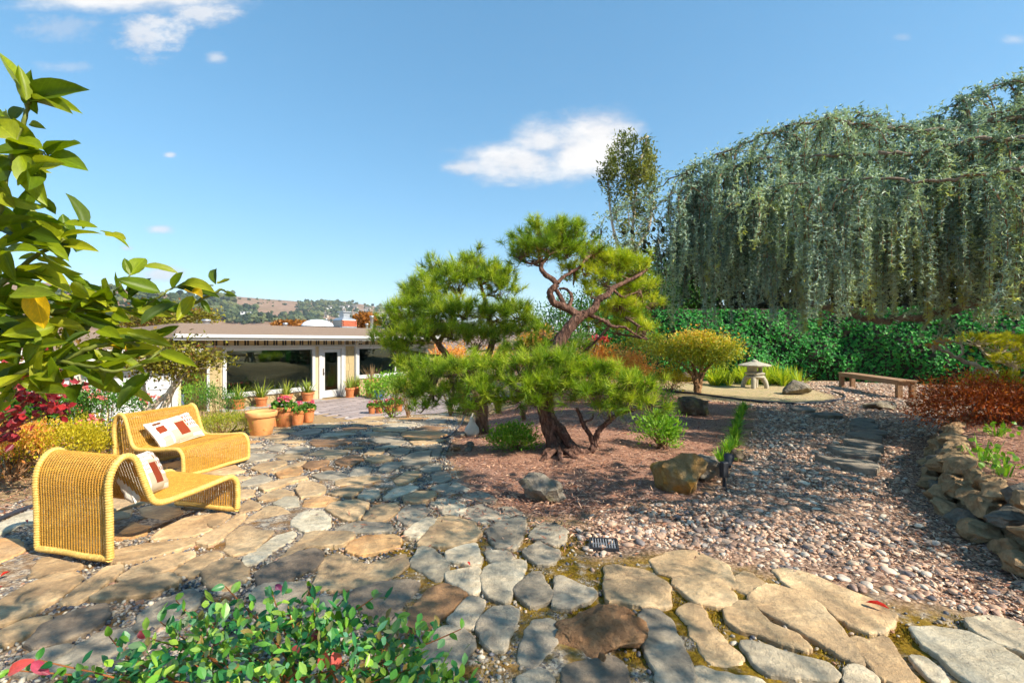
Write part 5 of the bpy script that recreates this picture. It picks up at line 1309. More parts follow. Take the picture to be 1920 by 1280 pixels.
# ---- main twisted pine
T0 = G(1048, 852)
pine = thing('pine_tree', 'tall twisted pine with reddish bark and cloud pruned crown in the mulch bed', 'tree', tuple(T0))
def own(o, t): o.location = tuple(-NP(t.location)); return o
tr = MB(); nb_, nn_, nl_, ny_ = MB(), MB(), MB(), MB()
hub = [limb(tr, pl([(1052, 862, 6.0), (1043, 830, 6.0), (1030, 795, 6.02), (1022, 755, 6.08), (1022, 715, 6.15), (1036, 668, 6.22), (1056, 630, 6.3), (1082, 598, 6.35), (1096, 588, 6.38)]), .135, .062, 40, 12, .004, .1)]
for pts, r0, r1 in (
    ([(1090, 594, 6.36), (1062, 578, 6.34), (1037, 566, 6.3), (1032, 547, 6.28), (1044, 531, 6.3), (1022, 514, 6.35), (1014, 500, 6.4), (1024, 484, 6.5), (1040, 468, 6.55)], .058, .024),
    ([(1062, 578, 6.34), (1050, 555, 6.36), (1042, 540, 6.4), (1050, 525, 6.45), (1068, 512, 6.5), (1088, 500, 6.55), (1096, 488, 6.6)], .036, .016),
    ([(1066, 576, 6.34), (1072, 556, 6.4), (1062, 542, 6.45), (1048, 541, 6.5)], .03, .014),
    ([(1094, 592, 6.38), (1114, 578, 6.4), (1122, 562, 6.45), (1140, 552, 6.5), (1148, 541, 6.6), (1172, 529, 6.7), (1196, 517, 6.8), (1214, 505, 6.9)], .058, .02),
    ([(1148, 541, 6.6), (1165, 556, 6.65), (1182, 552, 6.7), (1200, 545, 6.8)], .022, .01),
    ([(1104, 590, 6.4), (1130, 600, 6.4), (1146, 611, 6.45), (1172, 614, 6.5), (1192, 628, 6.6), (1212, 636, 6.7)], .03, .010),
    ([(1192, 628, 6.6), (1196, 614, 6.6), (1206, 612, 6.6)], .012, .006),
    ([(1040, 470, 6.55), (1060, 458, 6.6), (1080, 452, 6.65)], .02, .01), ([(1014, 500, 6.4), (990, 492, 6.4), (974, 486, 6.4)], .016, .008),
    ([(1022, 715, 6.15), (980, 712, 6.0), (930, 706, 5.9), (870, 706, 6.1), (815, 704, 6.4)], .05, .015),
    ([(1022, 730, 6.1), (1050, 722, 5.9), (1100, 722, 5.7), (1160, 728, 5.6), (1210, 742, 5.6)], .045, .014),
    ([(1022, 740, 6.1), (970, 745, 5.9), (920, 752, 5.8), (890, 760, 5.8)], .035, .012)):
    hub.append(limb(tr, pl(pts), r0, r1, None, 8, .003, .07))
for pts, r0, r1 in (([(1034, 790, 5.95), (1052, 805, 5.85), (1066, 828, 5.8), (1086, 846, 5.78), (1106, 846, 5.78), (1116, 832, 5.78)], .062, .044),
                    ([(1112, 840, 5.78), (1108, 818, 5.78), (1096, 800, 5.76), (1088, 780, 5.75), (1082, 764, 5.75)], .036, .02), ([(1116, 832, 5.78), (1122, 808, 5.75), (1142, 790, 5.7), (1158, 776, 5.68), (1190, 768, 5.65)], .04, .018),
                    ([(1094, 792, 5.76), (1110, 785, 5.7), (1112, 775, 5.7)], .014, .008)):
    hub.append(limb(tr, pl(pts), r0, r1, None, 8, .003, .08))
for a in np.linspace(0, 6.28, 9)[:-1]:           # flare of the roots
    d = NP([math.cos(a), math.sin(a), 0]); limb(tr, NP([hub[0][10] + d * .02, T0 * .5 + hub[0][5] * .5 + d * .07, T0 + d * .15 + NP([0, 0, .05]), T0 + d * rng.uniform(.24, .36) - NP([0, 0, .04])]), .045, .03, 12, 7, 0, .12)
HUB = np.concatenate(hub)
pads(nn_, nb_, [(1008, 452, 6.5, 46, 28), (1052, 440, 6.6, 40, 20), (1075, 452, 6.7, 34, 22), (980, 474, 6.4, 26, 20), (1030, 470, 6.4, 48, 20), (1000, 490, 6.5, 30, 12), (1062, 478, 6.6, 34, 16), (1100, 480, 6.8, 26, 18)], HUB, 112, 54, .14, .0064, .55)
pads(ny_, nb_, [(1150, 500, 6.9, 44, 24), (1186, 512, 7.0, 40, 28), (1204, 545, 7.1, 26, 26), (1128, 528, 6.8, 26, 18), (1172, 545, 7.0, 30, 18), (1100, 545, 6.9, 18, 14), (1150, 586, 7.0, 26, 14), (1208, 622, 6.8, 30, 16), (1180, 600, 6.9, 26, 14), (1075, 530, 6.8, 14, 10), (1118, 602, 6.9, 16, 9), (1068, 508, 6.7, 22, 10), (1125, 490, 6.9, 24, 18), (1222, 575, 7.2, 14, 20), (1150, 620, 7.2, 22, 12), (1112, 556, 6.6, 16, 10), (1165, 575, 6.8, 26, 14), (1190, 582, 7.0, 26, 16), (1095, 512, 6.7, 20, 12)], HUB, 104, 52, .14, .0064, .5)
pads(nn_, nb_, [(1000, 652, 6.7, 26, 14), (962, 662, 6.8, 30, 14), (1085, 660, 6.9, 24, 12), (1010, 625, 7.0, 18, 12)], HUB, 100, 54, .14, .0064, .5)
pads(nl_, nb_, [(800, 700, 6.5, 36, 20), (772, 728, 6.4, 30, 18), (812, 745, 6.3, 30, 18), (845, 706, 6.2, 38, 24), (890, 696, 6.0, 40, 24), (935, 704, 5.9, 34, 22), (850, 745, 6.1, 36, 22), (898, 742, 5.7, 38, 28), (905, 768, 5.7, 26, 20), (868, 770, 5.9, 24, 14), (790, 768, 6.2, 22, 12), (995, 690, 5.7, 40, 22), (1040, 686, 5.7, 42, 24), (1085, 704, 5.6, 38, 22), (1130, 708, 5.6, 38, 22), (1170, 724, 5.6, 38, 22), (1210, 738, 5.7, 32, 22), (985, 728, 5.6, 38, 22), (1030, 728, 5.6, 42, 24), (1075, 742, 5.55, 40, 22), (1125, 748, 5.5, 40, 20), (1180, 760, 5.55, 40, 18), (1005, 758, 5.6, 28, 14), (1222, 768, 5.6, 22, 14), (1140, 772, 5.5, 24, 10), (960, 752, 5.7, 26, 12)], HUB, 92, 58, .155, .0068, .58)
own(tr.build('trunk', MB_PINE, pine, True), pine); own(stuff(nb_.build('twigs', MB_PINE2, pine)), pine)
own(stuff(nn_.build('upper_crown', MN_PINE, pine)), pine); own(stuff(ny_.build('right_crown', MN_PINEY, pine)), pine); own(stuff(nl_.build('lower_branches', MN_PINE, pine)), pine)
# ---- left pine
T1 = G(905, 806); T1[1] = 8.3; T1[0] = (905 - 960) / FPX * 8.3; T1[2] = gz(T1[0], T1[1])
pine2 = thing('pine_tree', 'dense rounded pine left of the twisted one, hiding the end of the house', 'tree', tuple(T1))
tr, nb_, nn_ = MB(), MB(), MB(); b0_ = T1 - NP([0, 0, .05])
hub = [limb(tr, np.vstack([b0_, pl([(902, 760, 8.2), (905, 715, 8.0), (890, 690, 7.8)])]), .13, .09, 20, 10, .004, .1)]
for pts, r0, r1 in (([(890, 690, 7.8), (868, 692, 7.7), (842, 672, 7.6), (822, 645, 7.5), (800, 615, 7.5), (790, 580, 7.5)], .08, .025), ([(895, 695, 7.8), (915, 665, 7.8), (925, 630, 7.9), (915, 590, 8.0), (905, 545, 8.0), (893, 510, 8.0)], .07, .02),
                    ([(842, 672, 7.6), (800, 665, 7.4), (760, 655, 7.4)], .04, .012), ([(822, 645, 7.5), (845, 600, 7.6), (860, 560, 7.7)], .04, .015), ([(925, 630, 7.9), (955, 610, 7.9), (975, 600, 7.9)], .035, .012)):
    hub.append(limb(tr, pl(pts), r0, r1, None, 8, .004, .07))
pads(nn_, nb_, [(800, 560, 7.6, 42, 32), (765, 590, 7.4, 34, 32), (850, 535, 7.8, 42, 30), (905, 535, 8, 39, 29), (945, 550, 8.1, 29, 29), (890, 508, 8, 18, 18), (832, 520, 7.9, 22, 18), (930, 515, 8.1, 18, 15), (820, 595, 7.3, 39, 27), (870, 590, 7.5, 39, 27), (755, 635, 7.3, 37, 27), (742, 660, 7.3, 24, 17), (800, 632, 7.2, 37, 22), (850, 630, 7.3, 37, 20), (895, 640, 7.5, 34, 20), (930, 600, 7.8, 37, 24), (965, 590, 8, 29, 20), (985, 615, 8, 25, 20), (945, 630, 7.8, 30, 18), (760, 690, 7.2, 29, 15), (790, 715, 6.9, 30, 13), (715, 640, 7.4, 16, 12), (812, 505, 7.9, 14, 14), (870, 500, 8.0, 16, 14), (955, 520, 8.1, 12, 16), (730, 605, 7.4, 18, 16), (770, 545, 7.6, 18, 16), (892, 484, 8.0, 9, 14)], np.concatenate(hub), 84, 56, .18, .0078, .52)
own(tr.build('trunk', MB_PINE2, pine2, True), pine2); own(stuff(nb_.build('twigs', MB_PINE2, pine2)), pine2); own(stuff(nn_.build('crown', MN_PINE2, pine2)), pine2)

# ---- weeping cedar
MN_CED = mat_leaf('blue_cedar_needles', [srgb(70, 94, 82), srgb(118, 144, 130), srgb(172, 194, 178), srgb(176, 190, 130), srgb(198, 202, 96)], .25, .5, .35)
TC = NP([9.6, 5.6, gz(9.6, 5.6)])
cedar = thing('weeping_cedar', 'huge weeping blue cedar with curtains of hanging branches at right', 'tree', tuple(TC))
tr, st_, nd = MB(), MB(), MB()
limb(tr, NP([TC - NP([0, 0, .1]), TC + NP([-.1, .1, 1.4]), TC + NP([.1, .1, 2.9]), TC + NP([0, .2, 4.2])]), .34, .2, 24, 12, .01, .06)
top = TC + NP([0, .1, 3.0])
LIMBS = []                                    # (polyline, r0, r1, strand density per metre, drop range px line, sparse)
def climb(pts, r0, r1, dens, start=None, lo=.0):
    w = pl(pts)
    if start is not None: w = np.vstack([w, start])
    n_ = 9 * len(w); q = spline(w, n_); q[1:-1] += rng.normal(size=(n_ - 2, 3)) * .02
    tube(tr, q, r1 * .5 + (r0 * .36 - r1 * .5) * np.linspace(0, 1, n_) ** 1.6, 7, rough=.05); LIMBS.append((q, dens * 1.7, lo))
climb([(1112, 445, 8.6), (1140, 408, 8.5), (1200, 372, 8.4), (1285, 322, 8.2), (1400, 268, 7.8), (1530, 226, 7.3), (1620, 236, 7.0), (1760, 250, 6.6), (1950, 225, 6.2)], .13, .012, 26, top)
climb([(1150, 500, 8.0), (1190, 440, 8.0), (1250, 372, 8.0), (1330, 330, 7.8), (1430, 300, 7.5), (1560, 292, 7.0), (1720, 285, 6.4), (1960, 262, 5.8)], .11, .012, 28, top + NP([0, 0, -.4]))
climb([(1262, 400, 9.6), (1330, 340, 9.5), (1450, 280, 9.3), (1600, 245, 9.0), (1800, 240, 8.4), (2000, 215, 7.8)], .1, .02, 18, top + NP([0, .2, .3]))
climb([(1340, 300, 10.4), (1480, 262, 10.3), (1650, 245, 10.0), (1850, 215, 9.4), (2100, 190, 8.6)], .1, .02, 13, top + NP([0, .3, .6]))
climb([(1360, 380, 7.0), (1450, 350, 6.8), (1580, 335, 6.3), (1750, 340, 5.7), (1990, 330, 5.1)], .1, .014, 24, top + NP([-.2, -.3, -.8]))
climb([(1720, 250, 7.4), (1790, 195, 7.3), (1850, 168, 7.2), (1920, 150, 7.1), (2020, 140, 7.0), (2150, 160, 6.8)], .1, .02, 34, top + NP([0, .1, 1.2]))
climb([(1740, 270, 6.6), (1830, 225, 6.4), (1920, 205, 6.2), (2030, 200, 6.0)], .08, .02, 34, top + NP([0, 0, .9]))
climb([(1480, 250, 8.2), (1560, 215, 8.0), (1630, 215, 7.9), (1700, 240, 7.8), (1900, 235, 7.6)], .08, .02, 30, top + NP([0, .2, .5]))
climb([(1420, 470, 8.0), (1550, 440, 7.6), (1700, 420, 7.0), (1950, 420, 6.2)], .12, .03, 20, top + NP([0, 0, -1.2]))
climb([(1500, 560, 8.8), (1640, 598, 8.0), (1750, 588, 7.4), (1850, 562, 6.9), (1980, 540, 6.4)], .15, .12, 8, top + NP([0, 0, -1.7]))
# limbs on the near side, beyond the right edge of the view
for e in ([11.5, 2.4, 3.6], [13, 6, 3.6], [12, 9.5, 3.6]):
    e = NP(e); q = limb(tr, NP([top, (top + e) / 2 + NP([0, 0, .9]), e]), .1, .02, 20, 6, .01, .05); LIMBS.append((q, 13, 1.9))
BOT = NP([[1100, 520], [1160, 560], [1240, 572], [1300, 594], [1400, 600], [1600, 612], [1750, 604], [2000, 596]])
SP, SD, ST = [], [], []
def put(P_, t_): SP.append(P_); ST.append(np.clip(t_, 0, 1))
for q, dens, lo in LIMBS:
    Lq = np.concatenate([[0], np.cumsum(np.linalg.norm(np.diff(q, axis=0), axis=1))]); n = int(Lq[-1] * dens * .165)
    for s in rng.uniform(0, Lq[-1], n):
        a = NP([np.interp(s, Lq, q[:, k]) for k in range(3)]); px = 960 + FPX * a[0] / max(a[1], .5); vis = a[1] > 2 and px < 2150
        thin = px < 1260 and vis
        if thin and rng.random() < .35: continue
        bot = np.interp(px, BOT[:, 0], BOT[:, 1]) + rng.normal() * 14 - (rng.random() ** 1.3) * 230
        zb = CAMZ - (bot - 640) / FPX * a[1] if vis else lo + rng.uniform(0, 1.4)
        if thin: zb = max(zb, a[2] - rng.uniform(.25, 1.1))
        L_ = a[2] - zb
        if L_ < .2: continue
        th = rng.uniform(0, 6.28); rr = rng.uniform(.08, .5) * (.4 if thin else 1); pk = rng.uniform(.02, .22)        # the arching branchlet
        k = max(6, int(L_ / .027)); t = np.linspace(0, 1, k); u = np.minimum(t * L_ / (.3 + rr), 1)
        core = np.stack([a[0] + math.cos(th) * rr * np.sin(u * 1.57) + .04 * np.sin(t * 6 + th), a[1] + math.sin(th) * rr * np.sin(u * 1.57) + .04 * np.sin(t * 5 + th * 2), a[2] + pk * np.sin(u * 3.14) - t * L_], 1)
        if vis: tube(st_, core[::4], np.linspace(.012, .003, len(core[::4])), 4, cap=False)
        base = min(rng.normal(.36, .17), .62)
        wid = .026 * (1 - .5 * t[:, None]) * (.5 if thin else 1)
        put(core + rng.normal(size=core.shape) * wid, base + np.clip(t - .8, 0, 1) * 1.1 + rng.normal(size=k) * .07)
        if not thin: put(core + rng.normal(size=core.shape) * wid * 2.0, base + np.clip(t - .8, 0, 1) * 1.1 + rng.normal(size=k) * .07)
        for _ in range(rng.integers(4, 8) if not thin else 2):
            j = rng.integers(0, max(1, int(k * .6))); b_ = core[j]; l2 = min(rng.uniform(.4, 1.8), max(.2, (b_[2] - zb) * rng.uniform(.7, 1.08))) * (.5 if thin else 1)
            k2 = max(4, int(l2 / .034)); t2 = np.linspace(0, 1, k2); o_ = rng.normal(size=2) * .16; u2 = np.minimum(t2 * l2 / .25, 1)
            P2 = np.stack([b_[0] + o_[0] * u2, b_[1] + o_[1] * u2, b_[2] + .03 * np.sin(u2 * 3.14) - t2 * l2], 1)
            if vis and rng.random() < .5: tube(st_, P2[::3] if k2 > 6 else P2[[0, -1]], .003, 3, cap=False)
            put(P2 + rng.normal(size=P2.shape) * .007, base + .04 * rng.normal() + np.clip(t2 - .6, 0, 1) * .6)
    n2 = int(Lq[-1] * (80 if lo == 0 else 10)); s = rng.uniform(0, Lq[-1], n2); P_ = np.stack([np.interp(s, Lq, q[:, k]) for k in range(3)], 1) + rng.normal(size=(n2, 3)) * NP([.1, .1, .05]) + NP([0, 0, .03])
    put(P_, rng.normal(.42, .1, n2))
SP, ST = np.concatenate(SP), np.concatenate(ST)
def ctuft(mb, P_, n, L, W, tint):
    k = len(P_); d = rng.normal(size=(k * n, 3)); d[:, 2] -= .15; leaves(mb, np.repeat(P_, n, 0), d, L * rng.uniform(.7, 1.2, k * n), W, shape=NEED, tint=np.clip(np.repeat(tint, n) + rng.normal(size=k * n) * .06, 0, 1))
ctuft(nd, SP + rng.normal(size=SP.shape) * .006, 5, .056, .0200, ST)
print('cedar tufts', len(SP))
own(tr.build('trunk', mat_bark('cedar_bark', srgb(84, 72, 62), srgb(122, 106, 92), srgb(158, 142, 126), 12, .4), cedar, True), cedar); own(stuff(st_.build('hanging_shoots', MB_BRN, cedar)), cedar); own(stuff(nd.build('needle_curtain', MN_CED, cedar)), cedar)
# ---- generic shrub: clumps of leaves on stems
def shrub(name, label, c, rad, n, L, W, mat, cat='shrub', group=None, shape=LEAF2, clumps=None, base=None, stem_mat=None, stems=7, stem_r=.012, fill=.55, up=.35, tintf=None, flowers=None, part='foliage', spread=.16, flat=0.0, droop=0.0):
    c = NP(c, float); rad = NP(rad, float); b = NP(base if base is not None else (c[0], c[1], gz(c[0], c[1])), float)
    t = thing(name, label, cat, tuple(b), 0, group)
    k = clumps or max(12, n // 28); q = norm(rng.normal(size=(k, 3))); q[:, 2] = np.where(rng.uniform(size=k) < .7, np.abs(q[:, 2]), q[:, 2]); q *= (fill + (1 - fill) * rng.uniform(size=(k, 1)))
    q *= 1 + .13 * rng.normal(size=(k, 1)); cc = c + q * rad; w = rng.integers(0, k, n)
    P_ = cc[w] + rng.normal(size=(n, 3)) * rad * spread; P_[:, 2] = np.maximum(P_[:, 2], ground_z(P_[:, 0], P_[:, 1]) + .01)
    D = q[w] * .8 + NP([0, 0, up - droop]) + rng.normal(size=(n, 3)) * .5
    ti = np.clip(.5 + .3 * (rng.uniform(size=k)[w] - .5) + rng.normal(size=n) * .2, 0, 1) if tintf is None else tintf(P_, n)
    m = MB(); leaves(m, P_, D, L * rng.uniform(.7, 1.2, n), W * rng.uniform(.75, 1.2, n), up=NP([0, 0, 1.]) + rng.normal(size=(n, 3)) * .6, shape=shape, tint=ti)
    own(stuff(m.build(part, mat, t)), t)
    m = MB()
    for i in rng.choice(k, min(stems * 2, k), replace=False):
        mid = (b + cc[i]) / 2 + rng.normal(size=3) * rad * .12; tube(m, spline(NP([b + rng.normal(size=3) * NP([.03, .03, 0]), mid, cc[i]]), 7), np.linspace(stem_r, stem_r * .3, 7), 5, cap=False)
    own(stuff(m.build('stems', stem_mat or MB_BRN, t)), t)
    if flowers:
        fm, fn, fl = flowers; i = rng.integers(0, k, fn); P_ = cc[i] + norm(q[i] + NP([0, 0, .4])) * rad * .18 + rng.normal(size=(fn, 3)) * rad * .06
        m = MB()
        for p_ in P_: d = norm(rng.normal(size=(9, 3))); leaves(m, p_ + d * fl * .2, d, fl * .6, fl * .5, tint=rng.uniform(size=9))
        own(stuff(m.build('flowers', fm, t)), t)
    return t
def at_px(px, py, d): return P3(px, py, d)
ML_GRN = mat_leaf('green_leaf', [srgb(44, 84, 30), srgb(76, 122, 40), srgb(112, 154, 52)], .3)
ML_BRT = mat_leaf('bright_green_leaf', [srgb(78, 128, 34), srgb(120, 166, 44), srgb(160, 192, 62)], .35)
ML_YEL = mat_leaf('yellow_leaf', [srgb(150, 140, 30), srgb(196, 180, 40), srgb(222, 206, 60)], .35)
ML_YGR = mat_leaf('yellow_green_leaf', [srgb(96, 116, 34), srgb(146, 152, 42), srgb(190, 180, 52)], .35)
ML_ORG = mat_leaf('orange_leaf', [srgb(196, 104, 48), srgb(224, 144, 72), srgb(232, 178, 96), srgb(226, 196, 76)], .4)
ML_RUS = mat_leaf('rust_leaf', [srgb(136, 60, 26), srgb(184, 88, 32), srgb(216, 118, 42), srgb(226, 156, 60)], .4)
ML_AUT = mat_leaf('autumn_far_leaf', [srgb(112, 74, 34), srgb(160, 104, 42), srgb(190, 130, 54)], .3)
ML_MAP = mat_leaf('maple_leaf', [srgb(128, 146, 40), srgb(180, 178, 52), srgb(216, 180, 72), srgb(212, 132, 70)], .35)
ML_RED = mat_leaf('red_leaf', [srgb(120, 22, 40), srgb(176, 36, 56), srgb(206, 70, 86), srgb(214, 40, 34)], .35)
ML_PINKR = mat_leaf('pink_flower', [srgb(224, 110, 96), srgb(236, 150, 140), srgb(226, 90, 110)], .3)
ML_MAG = mat_leaf('bronze_green_leaf', [srgb(72, 60, 24), srgb(104, 100, 30), srgb(150, 146, 44), srgb(128, 70, 44)], .35)
ML_DKG = mat_leaf('dark_hedge_leaf', [srgb(24, 58, 22), srgb(44, 88, 30), srgb(72, 120, 40), srgb(104, 150, 50)], .25)
ML_EUC = mat_leaf('eucalyptus_leaf', [srgb(66, 84, 44), srgb(104, 118, 56), srgb(150, 150, 70)], .3)
ML_IVY = mat_leaf('ivy_leaf', [srgb(20, 82, 34), srgb(36, 120, 46), srgb(64, 152, 58), srgb(108, 180, 84)], .3, .55, .25)
ML_IVYO = mat_leaf('ivy_leaf_single', [srgb(24, 90, 38), srgb(44, 126, 50), srgb(74, 158, 64), srgb(112, 182, 88)], .3, .55, .25, obj=True)

# ---- low plants in the mulch bed and along the path
c = G(963, 850); shrub('azalea_bush', 'small dark green azalea bush at the left foot of the twisted pine', (c[0], c[1] + .2, .13), (.3, .24, .2), 2600, .05, .02, ML_BRT, spread=.2)
c = G(1248, 848); shrub('green_bush', 'bright green leafy bush between the pine and the ochre boulder', (c[0], c[1] + .22, .22), (.27, .24, .27), 1500, .06, .022, ML_BRT, spread=.2)
c = G(1240, 790); shrub('green_bush', 'loose light green plant behind the bright green bush', (c[0] + .1, c[1] + .3, .25), (.3, .25, .3), 700, .06, .02, ML_BRT, spread=.25)
c = G(930, 800); shrub('green_bush', 'tiny bright green sprig left of the pine trunk', (c[0] + .55, c[1] + .2, .1), (.12, .1, .16), 160, .05, .02, ML_BRT)
for k, (px, py, s) in enumerate(((1352, 865, .13), (1366, 848, .15), (1374, 838, .15), (1378, 824, .16), (1380, 812, .16), (1384, 800, .17), (1386, 788, .18), (1390, 778, .18), (1394, 768, .16))):
    p = G(px, py); t = thing('liriope_clump', ['nearest tuft of the strappy green liriope row by the path', 'second tuft from the front in the liriope row', 'third tuft from the front in the liriope row', 'fourth tuft from the front in the liriope row', 'middle tuft of the liriope row along the mulch', 'fourth tuft from the far end of the liriope row', 'third tuft from the far end of the liriope row', 'second tuft from the far end of the liriope row', 'farthest tuft of the liriope row, by the boulder'][k], 'plant', tuple(p), 0, 'liriope row beside the pebble path')
    m = MB(); blades(m, 80, .05, s * 1.5, .016, .95, 0, .6); stuff(m.build('foliage', ML_BRT, t)); m = MB(); lathe(m, [(.035, -.02), (.03, .03), (0, .04)], 8); m.build('crown_base', ML_GRN, t)
# agapanthus clumps round the lantern
for k, (px, py, s, lab) in enumerate(((1352, 722, .62, 'strappy yellow green agapanthus clump left of the stone lantern'), (1392, 719, .62, 'strappy agapanthus clump just behind the lantern, on its left'), (1440, 719, .64, 'strappy agapanthus clump just behind the lantern, on its right'), (1470, 722, .55, 'low agapanthus clump at the right end, by the ivy'))):
    p = G(px, py); t = thing('agapanthus_clump', lab, 'plant', tuple(p), 0, 'agapanthus by the lantern'); m = MB()
    for j in range(9): blades(m, 30, .1, s * 1.35, .035, .85, 0, .5, (rng.normal() * .25, rng.normal() * .2))
    stuff(m.build('foliage', mat_leaf('agapanthus_blade', [srgb(104, 140, 36), srgb(160, 184, 44), srgb(206, 210, 70)], .35), t)); m = MB(); lathe(m, [(.2, -.02), (.15, .06), (0, .1)], 8); m.build('crown_base', ML_GRN, t)
# small maple
def small_tree(name, label, base, forks, crown, n, L, W, mat, bark, r=.06, shape=LEAF2, spread=.16, fill=.45, clumps=None, tintf=None):
    b = NP(base); t = thing(name, label, 'tree', tuple(b)); m = MB(); ends = []
    for pts in forks: q = limb(m, NP([b - NP([0, 0, .04])] + [NP(p) for p in pts]), r, r * .25, 16, 8, .004, .08); ends += [q[-1], q[-5]]
    c, rad = NP(crown[0]), NP(crown[1]); k = clumps or n // 30; q = norm(rng.normal(size=(k, 3))); q[:, 2] = np.where(rng.uniform(size=k) < .7, np.abs(q[:, 2]), q[:, 2] * .6); q *= (fill + (1 - fill) * rng.uniform(size=(k, 1))); cc = c + q * rad
    for p in cc[rng.choice(k, min(k, 34), replace=False)]:
        e = ends[np.argmin([np.linalg.norm(x - p) for x in ends])]; tube(m, spline(NP([e, (e + p) / 2 + rng.normal(size=3) * .05, p]), 6), np.linspace(r * .22, .004, 6), 5, cap=False)
    own(m.build('trunk', bark, t, True), t); w = rng.integers(0, k, n); P_ = cc[w] + rng.normal(size=(n, 3)) * rad * spread
    ti = np.clip(rng.uniform(size=k)[w] * .6 + .2 + rng.normal(size=n) * .18, 0, 1) if tintf is None else tintf(P_, n)
    m = MB(); leaves(m, P_, q[w] * .6 + rng.normal(size=(n, 3)) * .6, L * rng.uniform(.7, 1.2, n), W * rng.uniform(.7, 1.2, n), up=NP([0, 0, 1.]) + rng.normal(size=(n, 3)) * .6, shape=shape, tint=ti); own(stuff(m.build('crown', mat, t)), t)
    return t
d = 13.0; b = G(1308, 738); c = at_px(1312, 655, d)
small_tree('maple_tree', 'small umbrella shaped maple with yellow and orange leaves left of the lantern', b, [[at_px(1305, 700, d), at_px(1290, 668, d)], [at_px(1312, 705, d), at_px(1322, 668, d)], [at_px(1318, 700, d), at_px(1345, 672, d)], [at_px(1300, 705, d), at_px(1275, 680, d)]], (c + NP([0, 0, -.14]), (1.1, .85, .64)), 9000, .08, .05, ML_MAP, MB_BRN, .09, tintf=lambda P_, n: np.clip((P_[:, 2] - c[2]) * .8 + .2 + rng.normal(size=n) * .2, 0, 1))
# autumn azaleas and others behind the pine
for px, py, d, rx, rz_, mat, lab, n in ((1120, 682, 11.2, .85, .5, ML_ORG, 'rounded orange and yellow azalea right of the pine trunk', 3600), (1180, 690, 11.6, .6, .42, ML_ORG, 'orange azalea mound next to the maple, right of the pine', 2400), (1000, 655, 12.0, .6, .62, ML_ORG, 'orange leaved shrub seen between the two pines', 2600), (845, 672, 12.5, .55, .45, ML_ORG, 'rust orange shrub behind the limbs of the left pine', 1800), (935, 680, 12.5, .7, .42, ML_ORG, 'brown orange shrub low behind the left pine', 2000),
                                        (1205, 655, 12.8, .8, .55, ML_YGR, 'olive green shrub between the azaleas and the maple', 2600), (1255, 705, 13.4, .7, .3, ML_YEL, 'low yellow green plant behind the maple trunk', 1200), (1060, 640, 14, .9, .6, ML_GRN, 'dark green shrub behind the pine trunk', 2400)):
    c = at_px(px, py, d); shrub('azalea_bush', lab, (c[0], c[1], max(c[2] - .15, rz_)), (rx, .6, rz_ + .1), n, .07, .04, mat, spread=.15)
c = at_px(735, 725, 12.6); shrub('round_bush', 'rounded light green bush beside the second window', (c[0] + .1, c[1] - .4, c[2] - .15), (.8, .7, .55), 3200, .06, .035, ML_BRT, spread=.14)
c = at_px(765, 735, 12.0); shrub('round_bush', 'yellow green bush just under the left pine', (c[0], c[1], c[2]), (.45, .5, .4), 1500, .06, .03, ML_YGR, spread=.16)
# ---- ivy bank with hedge behind
bank = thing('ivy_bank', 'long bank of glossy green ivy behind the bench and the lantern', 'ivy', (11, 17, 0))
BL = NP([[3.2, 17.6], [6, 17.3], [8.6, 17.0], [10.8, 17.2], [12.2, 17.0], [14, 15.8], [16.5, 14.6], [20, 13.6], [26, 13]])
ln = np.concatenate([[0], np.cumsum(np.linalg.norm(np.diff(BL, axis=0), axis=1))])
def bank_pt(s, h):
    """point on the bank at length s and height h"""
    p = np.stack([np.interp(s, ln, BL[:, 0]), np.interp(s, ln, BL[:, 1])], -1); e = np.stack([np.interp(s + .3, ln, BL[:, 0]), np.interp(s + .3, ln, BL[:, 1])], -1) - p
    e = norm(e); nrm = np.stack([e[..., 1], -e[..., 0]], -1)
    bul = .35 * np.sin(np.clip(h / 2.6, 0, 1) * 3.0) - .3 * h + .12 * np.sin(s * 2.1 + h * 3) + .1 * np.sin(s * 5.3 - h * 4)
    return np.concatenate([p + nrm * bul[..., None], h[..., None]], -1), np.concatenate([nrm, np.full(h.shape + (1,), .35)], -1)
ss, hh = np.meshgrid(np.linspace(0, ln[-1] - .4, 90), np.linspace(-.1, 2.75, 14)); V, _ = bank_pt(ss, hh); V = V - norm(_) * .1
ii, jj = np.meshgrid(np.arange(89), np.arange(13)); f = np.stack([jj * 90 + ii, jj * 90 + ii + 1, (jj + 1) * 90 + ii + 1, (jj + 1) * 90 + ii], -1).reshape(-1, 4)
m = MB(); m.add(V.reshape(-1, 3), f); own(m.build('earth_bank', mat_plain('dark_bank_soil', (.03, .025, .015), .95, .3, 8, .5), bank, True), bank)  # very dark brown sheet behind the ivy leaves
n = 16000; s = rng.uniform(0, ln[-1] - .5, n); h = rng.uniform(0, 1, n) ** .9 * 2.7; P_, Nn = bank_pt(s, h); P_ = P_ + norm(Nn) * rng.uniform(-.04, .1, (n, 1)); Ls = rng.uniform(.06, .12, n)
D = NP([0, 0, -.9]) + rng.normal(size=(n, 3)) * .55 + Nn * .35; U = Nn + rng.normal(size=(n, 3)) * .35
ti = np.clip(.45 + rng.normal(size=n) * .24, 0, 1)
ppx = 960 + FPX * P_[:, 0] / P_[:, 1]; ppy = 640 - FPX * (P_[:, 2] - CAMZ) / P_[:, 1]
show = np.where((ppx > 1380) & (ppx < 1915) & (ppy > 622), Ls / P_[:, 1], 0); big = np.argsort(-show)[:300]; rest = np.setdiff1d(np.arange(n), big)
